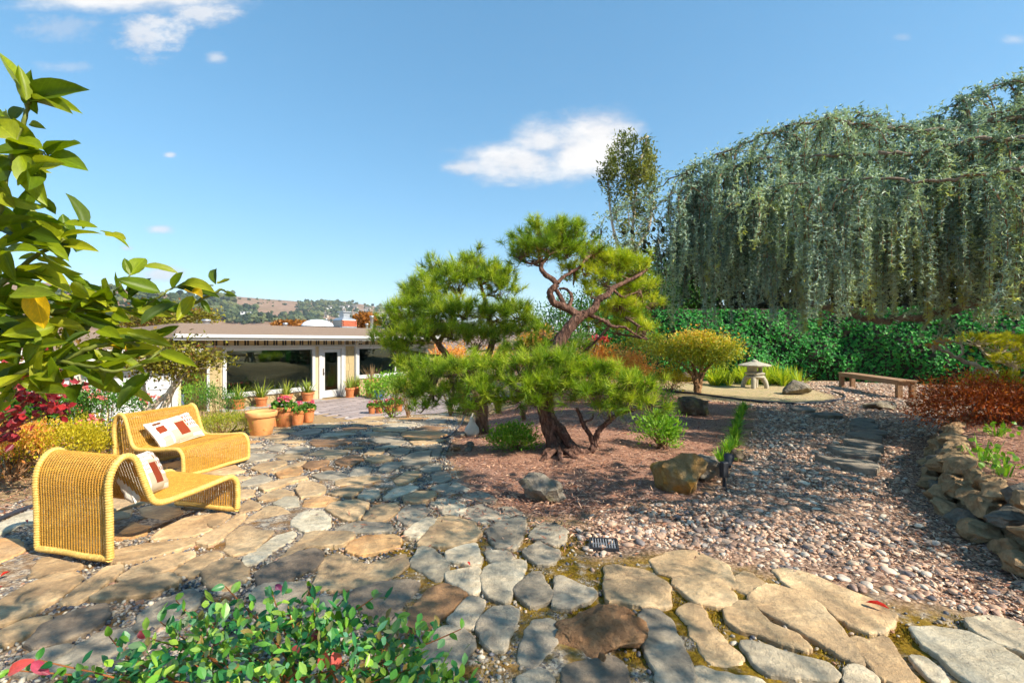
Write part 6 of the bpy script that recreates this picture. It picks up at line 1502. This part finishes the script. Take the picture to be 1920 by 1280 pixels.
m = MB(); leaves(m, P_[rest], D[rest], Ls[rest], Ls[rest], up=U[rest], shape=IVY, tint=ti[rest]); own(stuff(m.build('small_leaves', ML_IVY, bank)), bank)
iv = MB(); iv.add(IVY[0], IVY[1]); IVM = iv.mesh('ivy_leaf', ML_IVYO); F = frames(D[big], U[big])
for k, i in enumerate(big):
    o = link('ivy_leaf', IVM, bank); M_ = F[k] * Ls[i]; q = P_[i] - NP([11, 17, 0]); o.matrix_local = Matrix([list(M_[r]) + [q[r]] for r in range(3)] + [[0, 0, 0, 1]])
def hedge(name, label, cx, cy, rad, n, mat, L=.09, W=.05, z=None):
    return shrub(name, label, (cx, cy, z if z is not None else rad[2] * .9), rad, n, L, W, mat, 'hedge', spread=.11, clumps=n // 22, fill=.8, stems=10, stem_r=.05)
ML_SHD = mat_leaf('painted_shade_leaf', [srgb(24, 30, 16), srgb(36, 42, 20), srgb(52, 60, 28)], .1)  # shade behind the cedar strands put into the leaf colour of added backing
hedge('hedge', 'dark green laurel hedge rising behind the maple', 5.6, 19.4, (2.6, 1.3, 2.3), 9000, ML_DKG, .12, .06)
hedge('hedge', 'dark green hedge behind the right hand branches of the pine', 2.6, 18.6, (2.0, 1.2, 1.6), 5500, ML_DKG, .12, .06)
hedge('hedge', 'added dark foliage standing in for the shade inside the weeping cedar', 12.0, 21.0, (6.4, 1.6, 6.0), 17000, ML_SHD, .32, .2, 1.4)
hedge('hedge', 'added dark backing foliage between the laurel and the cedar curtain', 8.6, 20.2, (3.6, 1.2, 3.8), 7000, ML_SHD, .3, .18, 1.0)
hedge('hedge', 'added dark backing foliage at the far right behind the ivy bank', 20.5, 18.0, (5.4, 1.8, 6.0), 12000, ML_SHD, .32, .2, 1.4)
small_tree('red_leaf_sapling', 'thin grey trunk with a few red leaves behind the pine', (2.35, 13.2, 0), [[(2.4, 13.2, .9), (2.45, 13.2, 1.6)]], ((2.4, 13.1, 1.35), (.42, .25, .25)), 160, .09, .05, ML_RED, MB_GREY, .1)
d = 27; small_tree('eucalyptus_tree', 'tall slender eucalyptus rising left of the weeping cedar', (6.9, d, 0), [[at_px(1182, 560, d), at_px(1185, 460, d), at_px(1195, 330, d), at_px(1215, 255, d)], [at_px(1182, 540, d), at_px(1150, 430, d), at_px(1140, 340, d)], [at_px(1184, 500, d), at_px(1215, 430, d), at_px(1225, 380, d)]], (at_px(1188, 370, d), (2.2, 1.6, 3.9)), 5600, .28, .09, ML_EUC, MB_GREY, .16, spread=.09, fill=.4, clumps=46)
d = 24; small_tree('background_tree', 'low olive tree showing behind the cedar tips and the pine', (4.5, d, 0), [[at_px(1120, 560, d), at_px(1130, 490, d)], [at_px(1130, 560, d), at_px(1170, 480, d)]], (at_px(1150, 500, d), (2.3, 1.5, 1.5)), 3400, .2, .07, ML_EUC, MB_GREY, .12, spread=.14, fill=.4, clumps=60)
ML_LACE = mat_leaf('laceleaf', [srgb(96, 46, 26), srgb(140, 66, 30), srgb(178, 92, 38), srgb(204, 134, 58)], .35)
# ---- right bed: laceleaf maple, golden juniper, bare branch, sprigs
c = at_px(1845, 768, 6.3); shrub('laceleaf_maple', 'mounded rust red laceleaf maple spilling over the stone wall', (c[0], c[1], c[2] - .02), (.92, .55, .42), 15000, .055, .014, ML_LACE, base=(c[0] + .2, c[1] + .1, .3), spread=.15, droop=.5, clumps=330, stem_mat=MB_BRN)
d = 8.4; b = NP([8.6, 8.8, gz(8.6, 8.8)]); jt = thing('golden_juniper', 'golden tipped windswept juniper behind the rust red maple', 'tree', tuple(b)); m = MB(); mn = MB(); hubj = []
for pts, r0, r1 in (([(1875, 712, 8.2), (1840, 690, 8.0), (1790, 668, 7.9), (1765, 655, 7.8), (1752, 646, 7.8)], .055, .012), ([(1800, 672, 7.9), (1805, 650, 7.9), (1790, 640, 7.9), (1768, 640, 7.9)], .022, .008), ([(1780, 662, 7.9), (1770, 645, 7.9), (1760, 642, 7.9)], .015, .006), ([(1900, 700, 8.2), (1880, 680, 8.1), (1850, 665, 8.1), (1830, 645, 8.1)], .04, .012), ([(1940, 690, 8.2), (1920, 665, 8.2), (1890, 650, 8.2)], .04, .012)):
    w = pl(pts); hubj.append(limb(m, np.vstack([b, w]) if r0 > .03 else w, r0, r1, None, 7, .01, .06))
own(m.build('trunk', MB_GREY, jt, True), jt); hubj = np.concatenate(hubj); tw = MB()
pads(mn, tw, [(1830, 638, 8.1, 34, 9), (1870, 650, 8.2, 40, 14), (1905, 640, 8.3, 40, 14), (1895, 680, 8.0, 40, 16), (1870, 715, 7.8, 44, 16), (1910, 725, 7.6, 40, 20), (1830, 722, 7.9, 22, 14), (1950, 670, 8.2, 44, 30)], hubj, 130, 36, .075, .007, .5)
own(stuff(mn.build('crown', mat_leaf('golden_juniper_spray', [srgb(140, 156, 40), srgb(188, 192, 50), srgb(226, 214, 70)], .45), jt)), jt); own(stuff(tw.build('twigs', MB_GREY, jt)), jt); mn = MB(); tw = MB()
pads(mn, tw, [(1752, 648, 7.8, 12, 5), (1770, 642, 7.9, 12, 4)], hubj, 300, 24, .05, .006); own(stuff(mn.build('dry_tip', ML_ORG, jt)), jt); own(stuff(tw.build('dry_twigs', MB_GREY, jt)), jt)
for px, py, s, lab in ((1845, 860, .2, 'light green seedling on the right bed above the wall'), (1885, 888, .2, 'light green weed at the right edge above the wall'), (1870, 815, .16, 'small green sprout below the rust red maple')):
    a = G(px, py); y_ = (CAMZ - .38) * FPX / (py - 640); x_ = (px - 960) / FPX * y_; c = NP([x_, y_, gz(x_, y_)])
    t = thing('green_sprout', lab, 'plant', tuple(c), 0, 'sprouts on the right bed'); m = MB(); blades(m, 16, .08, s * 1.3, .016, .8, 0, .5); k = 24; leaves(m, rng.normal(size=(k, 3)) * NP([.1, .08, .03]) + NP([0, 0, .1]), rng.normal(size=(k, 3)), .05, .05, shape=LEAF6, tint=rng.uniform(size=k)); stuff(m.build('foliage', ML_BRT, t))
    m = MB(); tube(m, NP([[0, 0, -.02], [0, 0, .05], [.01, 0, .1]]), .006, 5); m.build('stem', ML_BRT, t)

# ---- left bed
d = 8.1; b = at_px(272, 792, d); b[2] = gz(b[0], b[1])
small_tree('magnolia_tree', 'small forked tree with pale trunk and bronze green leaves behind the loveseat', b, [[at_px(285, 765, d), at_px(325, 730, d), at_px(355, 690, d)], [at_px(272, 760, d), at_px(268, 725, d), at_px(262, 690, d)], [at_px(320, 735, d), at_px(335, 700, d), at_px(310, 665, d)]], (at_px(322, 684, d), (.9, .55, .46)), 4200, .08, .038, ML_MAG, MB_GREY, .075, spread=.18, fill=.25)
d = 6.6; b = at_px(160, 800, d); b[2] = gz(b[0], b[1])
m = MB(); t = thing('pale_trunk_shrub', 'stout pale curving trunk left of the loveseat behind the pink bush', 'tree', tuple(b)); limb(m, np.vstack([b, pl([(155, 770, d), (143, 735, d), (140, 700, d), (120, 650, d)])]), .1, .05, 20, 9, .004, .07); own(m.build('trunk', MB_GREY, t, True), t)
m = MB(); k = 500; P_ = at_px(110, 650, d) + rng.normal(size=(k, 3)) * NP([.45, .3, .25]); leaves(m, P_, rng.normal(size=(k, 3)), .09, .045, tint=rng.uniform(size=k)); own(stuff(m.build('crown', ML_MAG, t)), t)
c = at_px(115, 838, 5.3); shrub('yellow_shrub', 'low bright yellow shrub left of the wicker loveseat', (c[0], c[1], c[2]), (.62, .42, .27), 5200, .045, .016, ML_YEL, spread=.13)
c = at_px(190, 775, 6.4); shrub('pink_flower_bush', 'green bush dotted with pink flowers behind the wicker loveseat', (c[0], c[1], c[2]), (.62, .45, .4), 3400, .05, .022, ML_GRN, spread=.15, flowers=(ML_PINKR, 36, .07))
c = at_px(90, 800, 6.0); shrub('pink_flower_bush', 'coral flowered low bush at left, above the yellow shrub', (c[0], c[1], c[2] - .03), (.6, .4, .28), 2400, .05, .022, ML_YGR, spread=.15, flowers=(ML_PINKR, 42, .075))
c = at_px(20, 845, 5.0); shrub('orange_ground_shrub', 'low orange and green shrub at the left edge', (c[0], c[1], c[2]), (.4, .35, .3), 1700, .05, .02, ML_ORG, spread=.17)
c = at_px(30, 790, 5.6); shrub('green_bush', 'dark leafy green bush under the red leaves at the left edge', (c[0], c[1], c[2]), (.5, .4, .4), 1800, .09, .045, ML_GRN, spread=.16)
c = at_px(425, 795, 8.6); shrub('ground_cover', 'yellow green feathery ground cover between loveseat and big pot', (c[0], c[1], c[2] - .03), (.72, .7, .2), 4500, .06, .010, ML_YGR, spread=.16, up=.8)
c = at_px(400, 765, 9.5); shrub('green_bush', 'upright green bush at the corner of the house behind the loveseat', (c[0] + .1, c[1], c[2] + .02), (.5, .4, .42), 1800, .07, .012, ML_GRN, spread=.18, up=.9)
c = at_px(370, 752, 9.8); shrub('green_bush', 'light green herb clump below the magnolia tree', (c[0], c[1], c[2] + .05), (.35, .35, .4), 1300, .06, .012, ML_BRT, spread=.18, up=.9)
# red leaved smoke bush: each leaf can be told apart
def leaf_mesh(name, mat, curl=.18, fold=.16, w=1.0):
    t = np.linspace(0, 1, 8); half = np.sin(np.clip(t, 0, 1) ** .8 * math.pi) ** .75 * .5 * w; half[0] = .03; half[-1] = .0
    V = []
    for k in range(8):
        z = -curl * (t[k] - .4) ** 2 + curl * .16
        for sx in (-1, -.5, 0, .5, 1): V.append([sx * half[k], t[k], z + fold * abs(sx) * half[k] * 1.6 + .015 * math.sin(t[k] * 14 + sx * 2) * abs(sx)])
    f = [[k * 5 + j, k * 5 + j + 1, k * 5 + 5 + j + 1, k * 5 + 5 + j] for k in range(7) for j in range(4)]
    m = MB(); m.add(NP(V), NP(f)); return m.mesh(name, mat, True)
def leaf_obj(name, me, parent, base, d, up, L, W, off=NP([0, 0, 0])):
    F = frames(NP([d], float), NP([up], float))[0].copy(); F[:, 0] *= W; F[:, 1] *= L; F[:, 2] *= (W + L) / 2
    o = link(name, me, parent); q = base - off; o.matrix_local = Matrix([list(F[r]) + [q[r]] for r in range(3)] + [[0, 0, 0, 1]]); return o
ML_REDO = mat_leaf('smoke_bush_leaf', [srgb(96, 18, 30), srgb(138, 26, 36), srgb(156, 56, 64), srgb(170, 26, 22)], .25, .45, .45, obj=True)
b = NP([-5.0, 4.15, gz(-5.0, 4.15)]); t = thing('smoke_bush', 'red and purple leaved smoke bush at the left edge', 'shrub', tuple(b)); RLM = [leaf_mesh('leaf', ML_REDO, .25), leaf_mesh('leaf', ML_REDO, -.1, .22)]; m = MB()
for (cx, cy, rx, ry, n) in ((75, 700, 45, 40, 60), (55, 745, 50, 38, 70), (110, 765, 32, 20, 30), (20, 790, 34, 30, 40), (18, 670, 24, 28, 26), (90, 665, 30, 20, 20), (20, 815, 22, 16, 18), (95, 730, 40, 30, 40), (30, 715, 30, 30, 30)):
    cpt = at_px(cx, cy, 4.2); limb(m, NP([b, (b + cpt) / 2 + NP([-.1, 0, .15]), cpt]), .02, .006, 12, 6)
    for _ in range(n):
        p_ = at_px(cx + rng.normal() * rx * .55, cy + rng.normal() * ry * .55, 4.2 + rng.normal() * .18); leaf_obj('leaf', RLM[rng.integers(0, 2)], t, p_, rng.normal(size=3) + NP([.2, -.2, -.3]), NP([.4, -.5, .7]) + rng.normal(size=3) * .6, rng.uniform(.05, .085), rng.uniform(.042, .065), b)
own(m.build('stems', MB_BRN, t), t)

# ---- lemon tree reaching in from the left, every leaf its own
ML_LEM = mat_leaf('lemon_leaf', [srgb(66, 88, 14), srgb(102, 126, 18), srgb(136, 152, 26), srgb(166, 170, 42), srgb(88, 116, 24)], .45, .45, .35, vein=True, obj=True)
ML_LEMY = mat_leaf('yellow_lemon_leaf', [srgb(206, 168, 20), srgb(226, 186, 30)], .4, .4, .4, vein=True, obj=True)
LEM = [leaf_mesh('leaf', ML_LEM, .35, .2), leaf_mesh('leaf', ML_LEM, .1, .32), leaf_mesh('leaf', ML_LEM, -.2, .25)]; LEMY = leaf_mesh('leaf', ML_LEMY, .2, .2)
LB = NP([-1.75, 1.05, 0]); lemon = thing('lemon_tree', 'lemon tree with broad glossy leaves reaching in at the left edge', 'tree', tuple(LB)); m = MB()
def bt(pts, r0, r1): return limb(m, np.asarray(pts), r0, r1, None, 6, .002, .04)
bt(NP([LB, [-1.8, 1.1, .5], [-1.72, 1.2, 1.0], [-1.6, 1.25, 1.3]]), .04, .02)
BRL = [bt(pl([(-120, 800, 1.25), (20, 705, 1.25), (90, 690, 1.28), (150, 660, 1.3), (220, 640, 1.32), (262, 648, 1.34)]), .012, .004), bt(pl([(-130, 760, 1.25), (-20, 620, 1.3), (80, 590, 1.34), (190, 575, 1.4), (260, 582, 1.45), (320, 582, 1.48), (370, 566, 1.5), (410, 545, 1.52), (428, 548, 1.52)]), .011, .003),
       bt(pl([(-100, 720, 1.2), (-20, 560, 1.22), (40, 500, 1.25), (110, 455, 1.28), (118, 448, 1.28)]), .010, .003), bt(pl([(-60, 640, 1.15), (-10, 440, 1.15), (10, 340, 1.15), (30, 265, 1.16), (52, 205, 1.17), (57, 185, 1.17)]), .009, .0035),
       bt(pl([(20, 280, 1.16), (60, 278, 1.18), (92, 292, 1.2)]), .004, .002), bt(pl([(190, 575, 1.4), (220, 540, 1.4), (245, 515, 1.42)]), .004, .002), bt(pl([(260, 582, 1.45), (300, 555, 1.46), (330, 540, 1.48), (400, 535, 1.5)]), .004, .002), bt(pl([(110, 675, 1.28), (180, 690, 1.25), (250, 690, 1.28), (300, 658, 1.35), (320, 655, 1.36)]), .006, .002)]
own(m.build('branches', mat_plain('green_twig', srgb(104, 112, 44), .6, .2, 20, .2), lemon, True), lemon)
def lem(b0, b1, w, d, yellow=False, dd=None):
    a, e = at_px(b0[0], b0[1], d), at_px(b1[0], b1[1], d + (rng.normal() * .04 if dd is None else dd)); L = np.linalg.norm(e - a)
    up = NP([.25, -.75, .65]) + rng.normal(size=3) * .45
    leaf_obj('leaf', LEMY if yellow else LEM[rng.integers(0, 3)], lemon, a, e - a, up, L, w / FPX * d * 1.08, LB)
for q in (((55, 187), (167, 168), 38, 1.17), ((52, 185), (-8, 98), 52, 1.15), ((58, 190), (137, 213), 20, 1.18), ((45, 186), (84, 148), 34, 1.19), ((38, 258), (11, 206), 22, 1.2), ((56, 232), (86, 242), 13, 1.2), ((30, 262), (-14, 225), 44, 1.14), ((22, 268), (80, 280), 34, 1.15), ((90, 292), (152, 268), 34, 1.2), ((92, 292), (164, 318), 34, 1.19), ((40, 290), (86, 385), 36, 1.13), ((20, 300), (-20, 330), 44, 1.15), ((-10, 335), (30, 392), 34, 1.14), ((-10, 395), (24, 412), 18, 1.18), ((30, 255), (60, 320), 40, 1.16),
          ((115, 455), (-8, 424), 34, 1.22), ((112, 452), (78, 415), 28, 1.27), ((118, 458), (184, 470), 20, 1.3), ((90, 465), (20, 470), 30, 1.2), ((242, 515), (233, 484), 14, 1.42), ((245, 517), (272, 482), 28, 1.42), ((268, 500), (337, 512), 18, 1.43), ((300, 548), (216, 524), 28, 1.44), ((322, 540), (345, 510), 20, 1.47), ((340, 533), (404, 548), 24, 1.48), ((330, 537), (412, 556), 24, 1.49), ((405, 533), (405, 503), 15, 1.5), ((408, 532), (432, 525), 11, 1.5), ((424, 550), (446, 556), 10, 1.52), ((362, 555), (332, 602), 20, 1.48), ((378, 562), (394, 588), 11, 1.5), ((300, 560), (318, 575), 18, 1.47), ((280, 558), (292, 590), 24, 1.46), ((250, 690), (330, 672), 26, 1.3), ((300, 660), (372, 690), 20, 1.34), ((180, 692), (250, 672), 36, 1.27), ((170, 695), (232, 735), 32, 1.25), ((110, 690), (195, 720), 34, 1.24)): lem(*q)
lem((64, 540), (82, 616), 36, 1.18, True, 0.02); lem((352, 548), (379, 556), 20, 1.49, True); lem((195, 640), (240, 655), 20, 1.33, True); lem((245, 640), (200, 630), 12, 1.33, True)
for br, n in zip(BRL[:4], (68, 90, 54, 30)):
    for _ in range(n):
        i = rng.integers(int(len(br) * .12), int(len(br) * (.86 if n != 90 else .52))); p_ = br[i] + rng.normal(size=3) * NP([.035, .04, .035]); dr = NP([rng.normal() * .8 + .25, rng.normal() * .5, rng.normal() * .45])
        L = rng.uniform(.07, .13); leaf_obj('leaf', LEM[rng.integers(0, 3)], lemon, p_, dr, NP([.25, -.55, .75]) + rng.normal(size=3) * .5, L, L * rng.uniform(.28, .44), LB)

# ---- foreground shrub with pink tips
ML_FG = mat_leaf('loropetalum_leaf', [srgb(24, 84, 44), srgb(44, 112, 44), srgb(84, 142, 44), srgb(128, 168, 50), srgb(40, 112, 84)], .3, .38, .5, obj=True)
ML_FGS = mat_leaf('loropetalum_small_leaf', [srgb(26, 92, 56), srgb(56, 128, 66), srgb(110, 164, 56), srgb(160, 190, 66), srgb(76, 144, 110), srgb(150, 120, 60)], .3, .4, .45)
ML_FGP = mat_leaf('loropetalum_pink_leaf', [srgb(220, 60, 80), srgb(236, 110, 96), srgb(140, 50, 110), srgb(230, 90, 60)], .35, .4, .45, obj=True)
FB = NP([-.78, 1.62, 0]); fg = thing('foreground_shrub', 'small leaved green shrub with pink new tips at the bottom left', 'shrub', tuple(FB)); FGM = [leaf_mesh('leaf', ML_FG, .25, .15, 1.0), leaf_mesh('leaf', ML_FG, -.05, .25)]; FGP = leaf_mesh('leaf', ML_FGP, .3, .15); m = MB()
shoots = []
for (px, py, d) in ((422, 1098, 1.85), (583, 1098, 1.85), (205, 1192, 1.75), (330, 1125, 1.85), (700, 1120, 1.9), (640, 1128, 1.85), (480, 1150, 1.75), (540, 1135, 1.8), (760, 1175, 1.8), (380, 1160, 1.75), (620, 1180, 1.7), (280, 1195, 1.7), (700, 1210, 1.7), (450, 1210, 1.65), (550, 1220, 1.62), (330, 1230, 1.65), (640, 1250, 1.6), (780, 1250, 1.65), (200, 1260, 1.62), (400, 1270, 1.58), (500, 1260, 1.58), (590, 1160, 1.78), (660, 1165, 1.8), (800, 1205, 1.75), (120, 1275, 1.65), (830, 1262, 1.72), (250, 1240, 1.65), (865, 1178, 1.95), (510, 1110, 1.88), (730, 1265, 1.62), (860, 1270, 1.75), (300, 1165, 1.8), (72, 1236, 1.56), (618, 1221, 1.6), (575, 1206, 1.63), (20, 1255, 1.6)):
    e = at_px(px, py, d); b = FB + NP([rng.normal() * .22, rng.normal() * .06, .02]); shoots.append(limb(m, NP([b, (b + e) / 2 + NP([0, 0, .06]), e]), .006, .002, 16, 5))
own(stuff(m.build('stems', mat_plain('reddish_twig', srgb(140, 84, 40), .7, .2, 20, .1), fg, True)), fg)
cnt = 0
for sh_ in shoots:
    for k in range(9):
        p_ = sh_[-1 - k] if k < 6 else sh_[rng.integers(6, 14)]; d_ = norm(sh_[-1] - sh_[-4]); side = norm(np.cross(d_, rng.normal(size=3))); L = rng.uniform(.034, .056)
        leaf_obj('leaf', FGM[rng.integers(0, 2)], fg, p_, d_ * .45 + side, NP([.2, -.4, .9]) + rng.normal(size=3) * .3, L, L * .58, FB); cnt += 1
for (x0, y0, x1, y1, w, d) in ((612, 1222, 604, 1252, 22, 1.6), (624, 1222, 634, 1250, 22, 1.6), (15, 1262, 60, 1238, 22, 1.55), (60, 1240, 90, 1262, 18, 1.55), (262, 1182, 270, 1195, 14, 1.8), (517, 1095, 528, 1108, 12, 1.9), (560, 1208, 552, 1226, 16, 1.62), (278, 1258, 292, 1268, 18, 1.6), (585, 1185, 595, 1196, 14, 1.75)):
    a, e = at_px(x0, y0, d), at_px(x1, y1, d); leaf_obj('leaf', FGP, fg, a, e - a, NP([.2, -.7, .7]), np.linalg.norm(e - a) * 1.1, w / FPX * d, FB); cnt += 1
n = 2100; q = norm(rng.normal(size=(n, 3))); q[:, 2] = np.abs(q[:, 2]); P_ = NP([-.80, 1.62, .06]) + q * NP([.74, .3, .46]) * rng.uniform(.72, 1.03, (n, 1)) * (1 + .1 * np.sin(q[:, :1] * 13) * np.cos(q[:, 1:2] * 11))
m = MB(); leaves(m, P_, q * .5 + rng.normal(size=(n, 3)) * .6, rng.uniform(.022, .056, n), rng.uniform(.012, .03, n), up=NP([.2, -.3, .9]) + rng.normal(size=(n, 3)) * .5, shape=LEAF6, tint=rng.uniform(size=n)); own(stuff(m.build('small_leaves', ML_FGS, fg)), fg)

# ---- unseen tree off frame, its leaf clumps placed sunward of each spot to shade
SB = NP([7.2, -3.4, gz(7.2, -3.4)]); sht = thing('shade_tree', 'tree standing out of view behind the camera, its crown shaped to shade terrace and gravel', 'tree', tuple(SB)); m = MB(); ml = MB()
q0 = limb(m, NP([SB, SB + NP([-.2, .2, 1.5]), SB + NP([-.8, .6, 3.0]), SB + NP([-1.0, 1.0, 5.2]), SB + NP([-.8, 1.2, 7.5])]), .24, .06, 16, 9, .01, .05)
SHADE = [(60, 1170, .36, 260), (190, 1130, .3, 220), (330, 1100, .3, 240), (470, 1090, .26, 170), (620, 1080, .24, 130), (250, 1220, .45, 300), (90, 1260, .5, 300), (560, 1180, .45, 330), (760, 1140, .36, 260), (870, 1220, .4, 280), (1000, 1180, .34, 190), (1090, 1130, .2, 70), (1230, 1210, .22, 120), (1000, 1275, .5, 300), (1180, 1270, .3, 190), (800, 1030, .26, 120), (930, 1010, .3, 150), (1010, 1040, .2, 70), (880, 970, .36, 170), (770, 960, .3, 130), (1000, 960, .4, 160), (660, 975, .22, 80), (1150, 940, .5, 200), (1290, 960, .4, 170), (1400, 950, .35, 130), (1550, 900, .5, 260), (1640, 960, .4, 260), (1720, 1000, .3, 160), (1800, 1040, .3, 160), (1500, 1000, .2, 40), (1300, 1075, .13, 30), (1180, 1080, .18, 60), (700, 872, .4, 230), (800, 890, .4, 230), (610, 850, .4, 200), (560, 822, .4, 180), (760, 925, .35, 170), (850, 915, .35, 170), (690, 930, .25, 90), (1450, 870, .5, 260), (1530, 830, .6, 260), (1400, 900, .4, 170), (1620, 860, .5, 240), (1340, 985, .35, 130), (1480, 930, .3, 110), (1250, 900, .5, 200), (1080, 900, .5, 180)]
for px, py, r, n in SHADE:
    g = G(px, py); h = rng.uniform(2.9, 3.7)
    while True:
        c = g + NP(SUN_V) * (h / SUN_V.z)
        if h > 12 or c[1] < .1 or c[0] > c[1] * 1.45 + .5: break
        h += .4
    k = q0[rng.integers(6, 16)]
    tube(m, spline(NP([k, (k + c) / 2 + NP([0, 0, .35]), c]), 10), np.linspace(.014, .005, 10), 5, cap=False)
    n = int(n * (.85 if py < 960 else .5)); P_ = c + rng.normal(size=(n, 3)) * NP([r, r, r * .6]) * .62; P_ = P_[~((P_[:, 1] > .1) & (np.abs(P_[:, 0]) < P_[:, 1] * 1.25) & (np.abs(P_[:, 2] - CAMZ) < P_[:, 1] * .85))]; n = len(P_); leaves(ml, P_, rng.normal(size=(n, 3)), (2.0 if py < 960 else 1.0) * rng.uniform(.06, .11, n), (2.0 if py < 960 else 1.0) * rng.uniform(.03, .05, n), tint=rng.uniform(size=n))
own(m.build('trunk', MB_BRN, sht, True), sht); own(stuff(ml.build('crown', ML_GRN, sht)), sht)

# ================================================================== BEYOND THE ROOF
mw = MB(); cnt = 0
MAT_WOODL = mat_leaf('far_tree_crown', [srgb(36, 48, 38), srgb(52, 66, 46), srgb(76, 86, 56), srgb(98, 102, 66)], 0, .9, .1)
def far_trees(n, x0, x1, y0, y1, s0, s1, keep=None):
    global cnt
    for _ in range(n):
        px, py = rng.uniform(x0, x1), rng.uniform(y0, y1); h_ = hill_px(px, py)
        if h_ is None or (keep and not keep(px, py)): continue
        x, y, z = h_; s = rng.uniform(s0, s1) / FPX * y; k = 4
        P_ = NP([x, y, z + s * .5]) + rng.normal(size=(k, 3)) * s * NP([.5, .5, .3]); nn = norm(ICO1[0] + rng.normal(size=ICO1[0].shape) * .25)
        M_ = rot_rand(k) * (s * rng.uniform(.45, .8, (k, 1, 1))); inst(mw, nn, ICO1[1], M_, P_, np.clip(rng.uniform(0, 1) + rng.normal(size=k) * .1, 0, 1)); cnt += 1
far_trees(420, 590, 800, 572, 640, 2.5, 5.5); far_trees(140, 690, 960, 585, 632, 3, 6)
far_trees(230, 250, 440, 556, 606, 5, 11); far_trees(260, -300, 300, 545, 612, 5, 11); far_trees(150, 420, 600, 592, 606, 4, 9); far_trees(200, 540, 640, 566, 592, 2.5, 5, lambda x, y: x > 560 - (y - 565) * .3); far_trees(90, 430, 480, 578, 600, 4, 8); far_trees(26, 440, 600, 560, 575, 1.5, 3); far_trees(60, 600, 745, 566, 580, 2, 5)
tag(mw.build('hillside_woodland', MAT_WOODL), 'dark trees and scrub covering the far hillside beyond the roof', 'woodland', kind='stuff')
FWALL = [mat_plain('far_wall_white', (.74, .73, .7), .8, .05, 1, 0), mat_plain('far_wall_grey', (.5, .5, .5), .8, .05, 1, 0), mat_plain('far_wall_tan', (.5, .42, .33), .8, .05, 1, 0)]; FROOF = mat_plain('far_roof', (.2, .17, .15), .9, .2, 1, 0); FWIN = mat_plain('far_window', (.06, .07, .09), .3, .1, 1, 0)
def far_house(px, py, wpx, hpx, label, group, wall, roofh=.3, rows=0, cols=0, name='hillside_house', turn=0.0):
    h_ = hill_px(px, py)
    if h_ is None: return
    x, y, z = h_; w, h = wpx / FPX * y, hpx / FPX * y; dep = w * .7; t = thing(name, label, 'house', (x, y, z - h * .1), turn, group)
    m = MB(); box(m, (-w / 2, -dep / 2, -h * .4), (w / 2, dep / 2, h)); m.build('wall', wall, t)
    m = MB(); e = w * .06; rh = h * roofh; m.add(NP([[-w / 2 - e, -dep / 2 - e, h], [w / 2 + e, -dep / 2 - e, h], [w / 2 + e, dep / 2 + e, h], [-w / 2 - e, dep / 2 + e, h], [-w / 2 - e, 0, h + rh], [w / 2 + e, 0, h + rh]]), [[0, 1, 5, 4], [2, 3, 4, 5], [1, 2, 5], [3, 0, 4], [3, 2, 1, 0]]); m.build('roof', FROOF, t)
    for r_ in range(rows):
        for c_ in range(cols):
            m = MB(); cx_ = -w / 2 + (c_ + .5) * w / cols; cz_ = (r_ + .5) * h / rows; ww, wh = w / cols * .28, h / rows * .3; box(m, (cx_ - ww, -dep / 2 - .06 * w / 10, cz_ - wh), (cx_ + ww, -dep / 2 + .02, cz_ + wh)); m.build('window', FWIN, t)
far_house(461, 597, 17, 14, 'white three storey apartment block on the brown hillside', None, FWALL[0], .05, 3, 3, 'apartment_block', .5)
far_house(404, 586, 16, 13, 'brick red apartment block half hidden by lemon leaves', None, mat_plain('far_wall_brick', srgb(150, 88, 66), .9, .15, 1, 0), .08, 3, 3, 'apartment_block', -.2)
HS = [(rng.uniform(606, 748), rng.uniform(578, 612)) for _ in range(46)] + [(rng.uniform(640, 745), rng.uniform(572, 590)) for _ in range(14)]
for i, (px, py) in enumerate(HS):
    if py < np.interp(px, [600, 650, 700, 750], [574, 574, 581, 592]): continue
    g_ = i % 3; far_house(px, py, rng.uniform(5, 10), rng.uniform(3, 5), ['small white house among the trees on the far hillside', 'small grey house among the trees on the far hillside', 'small tan house among the trees on the far hillside'][g_], ['white houses on the far hillside', 'grey houses on the far hillside', 'tan houses on the far hillside'][g_], FWALL[g_], .35, 1, 2, turn=rng.uniform(-.6, .6))
for px, py, d, rx, rz_, lab, n in ((682, 606, 40, 1.3, .8, 'orange autumn tree behind the chimney', 2200), (560, 611, 42, 1.8, .5, 'low rust coloured tree crown behind the skylight', 1500), (540, 612, 45, 1.6, .6, 'small rust coloured tree crown left of the skylight', 900), (340, 600, 38, 2.6, 1.2, 'brownish tree crown behind the left end of the roof', 1600), (290, 612, 32, 2.2, 1.6, 'dark bare looking tree behind the garage roof', 1500)):
    c = at_px(px, py, d); b = (c[0], c[1], gz(c[0], c[1])); small_tree('autumn_tree', lab, b, [[c + NP([0, 0, -1]), c]], (c, (rx, rx * .8, rz_)), n, .28, .2, ML_AUT if px > 400 else ML_MAG, MB_BRN, .15)

# ---- air: thin haze over the valley
hb_ = MB(); box(hb_, (-6500, -6500, -20), (6500, 6500, 160))
t = NT('haze_air'); pv_ = t.new('ShaderNodeVolumePrincipled'); pv_.inputs['Color'].default_value = (.86, .92, 1.0, 1); pv_.inputs['Density'].default_value = .00024; pv_.inputs['Anisotropy'].default_value = .2
t.l.new(pv_.outputs[0], t.out.inputs['Volume'])
hz_o = hb_.build('haze', t.mat); tag(hz_o, 'thin blue haze in the air over the valley', 'haze', kind='stuff')
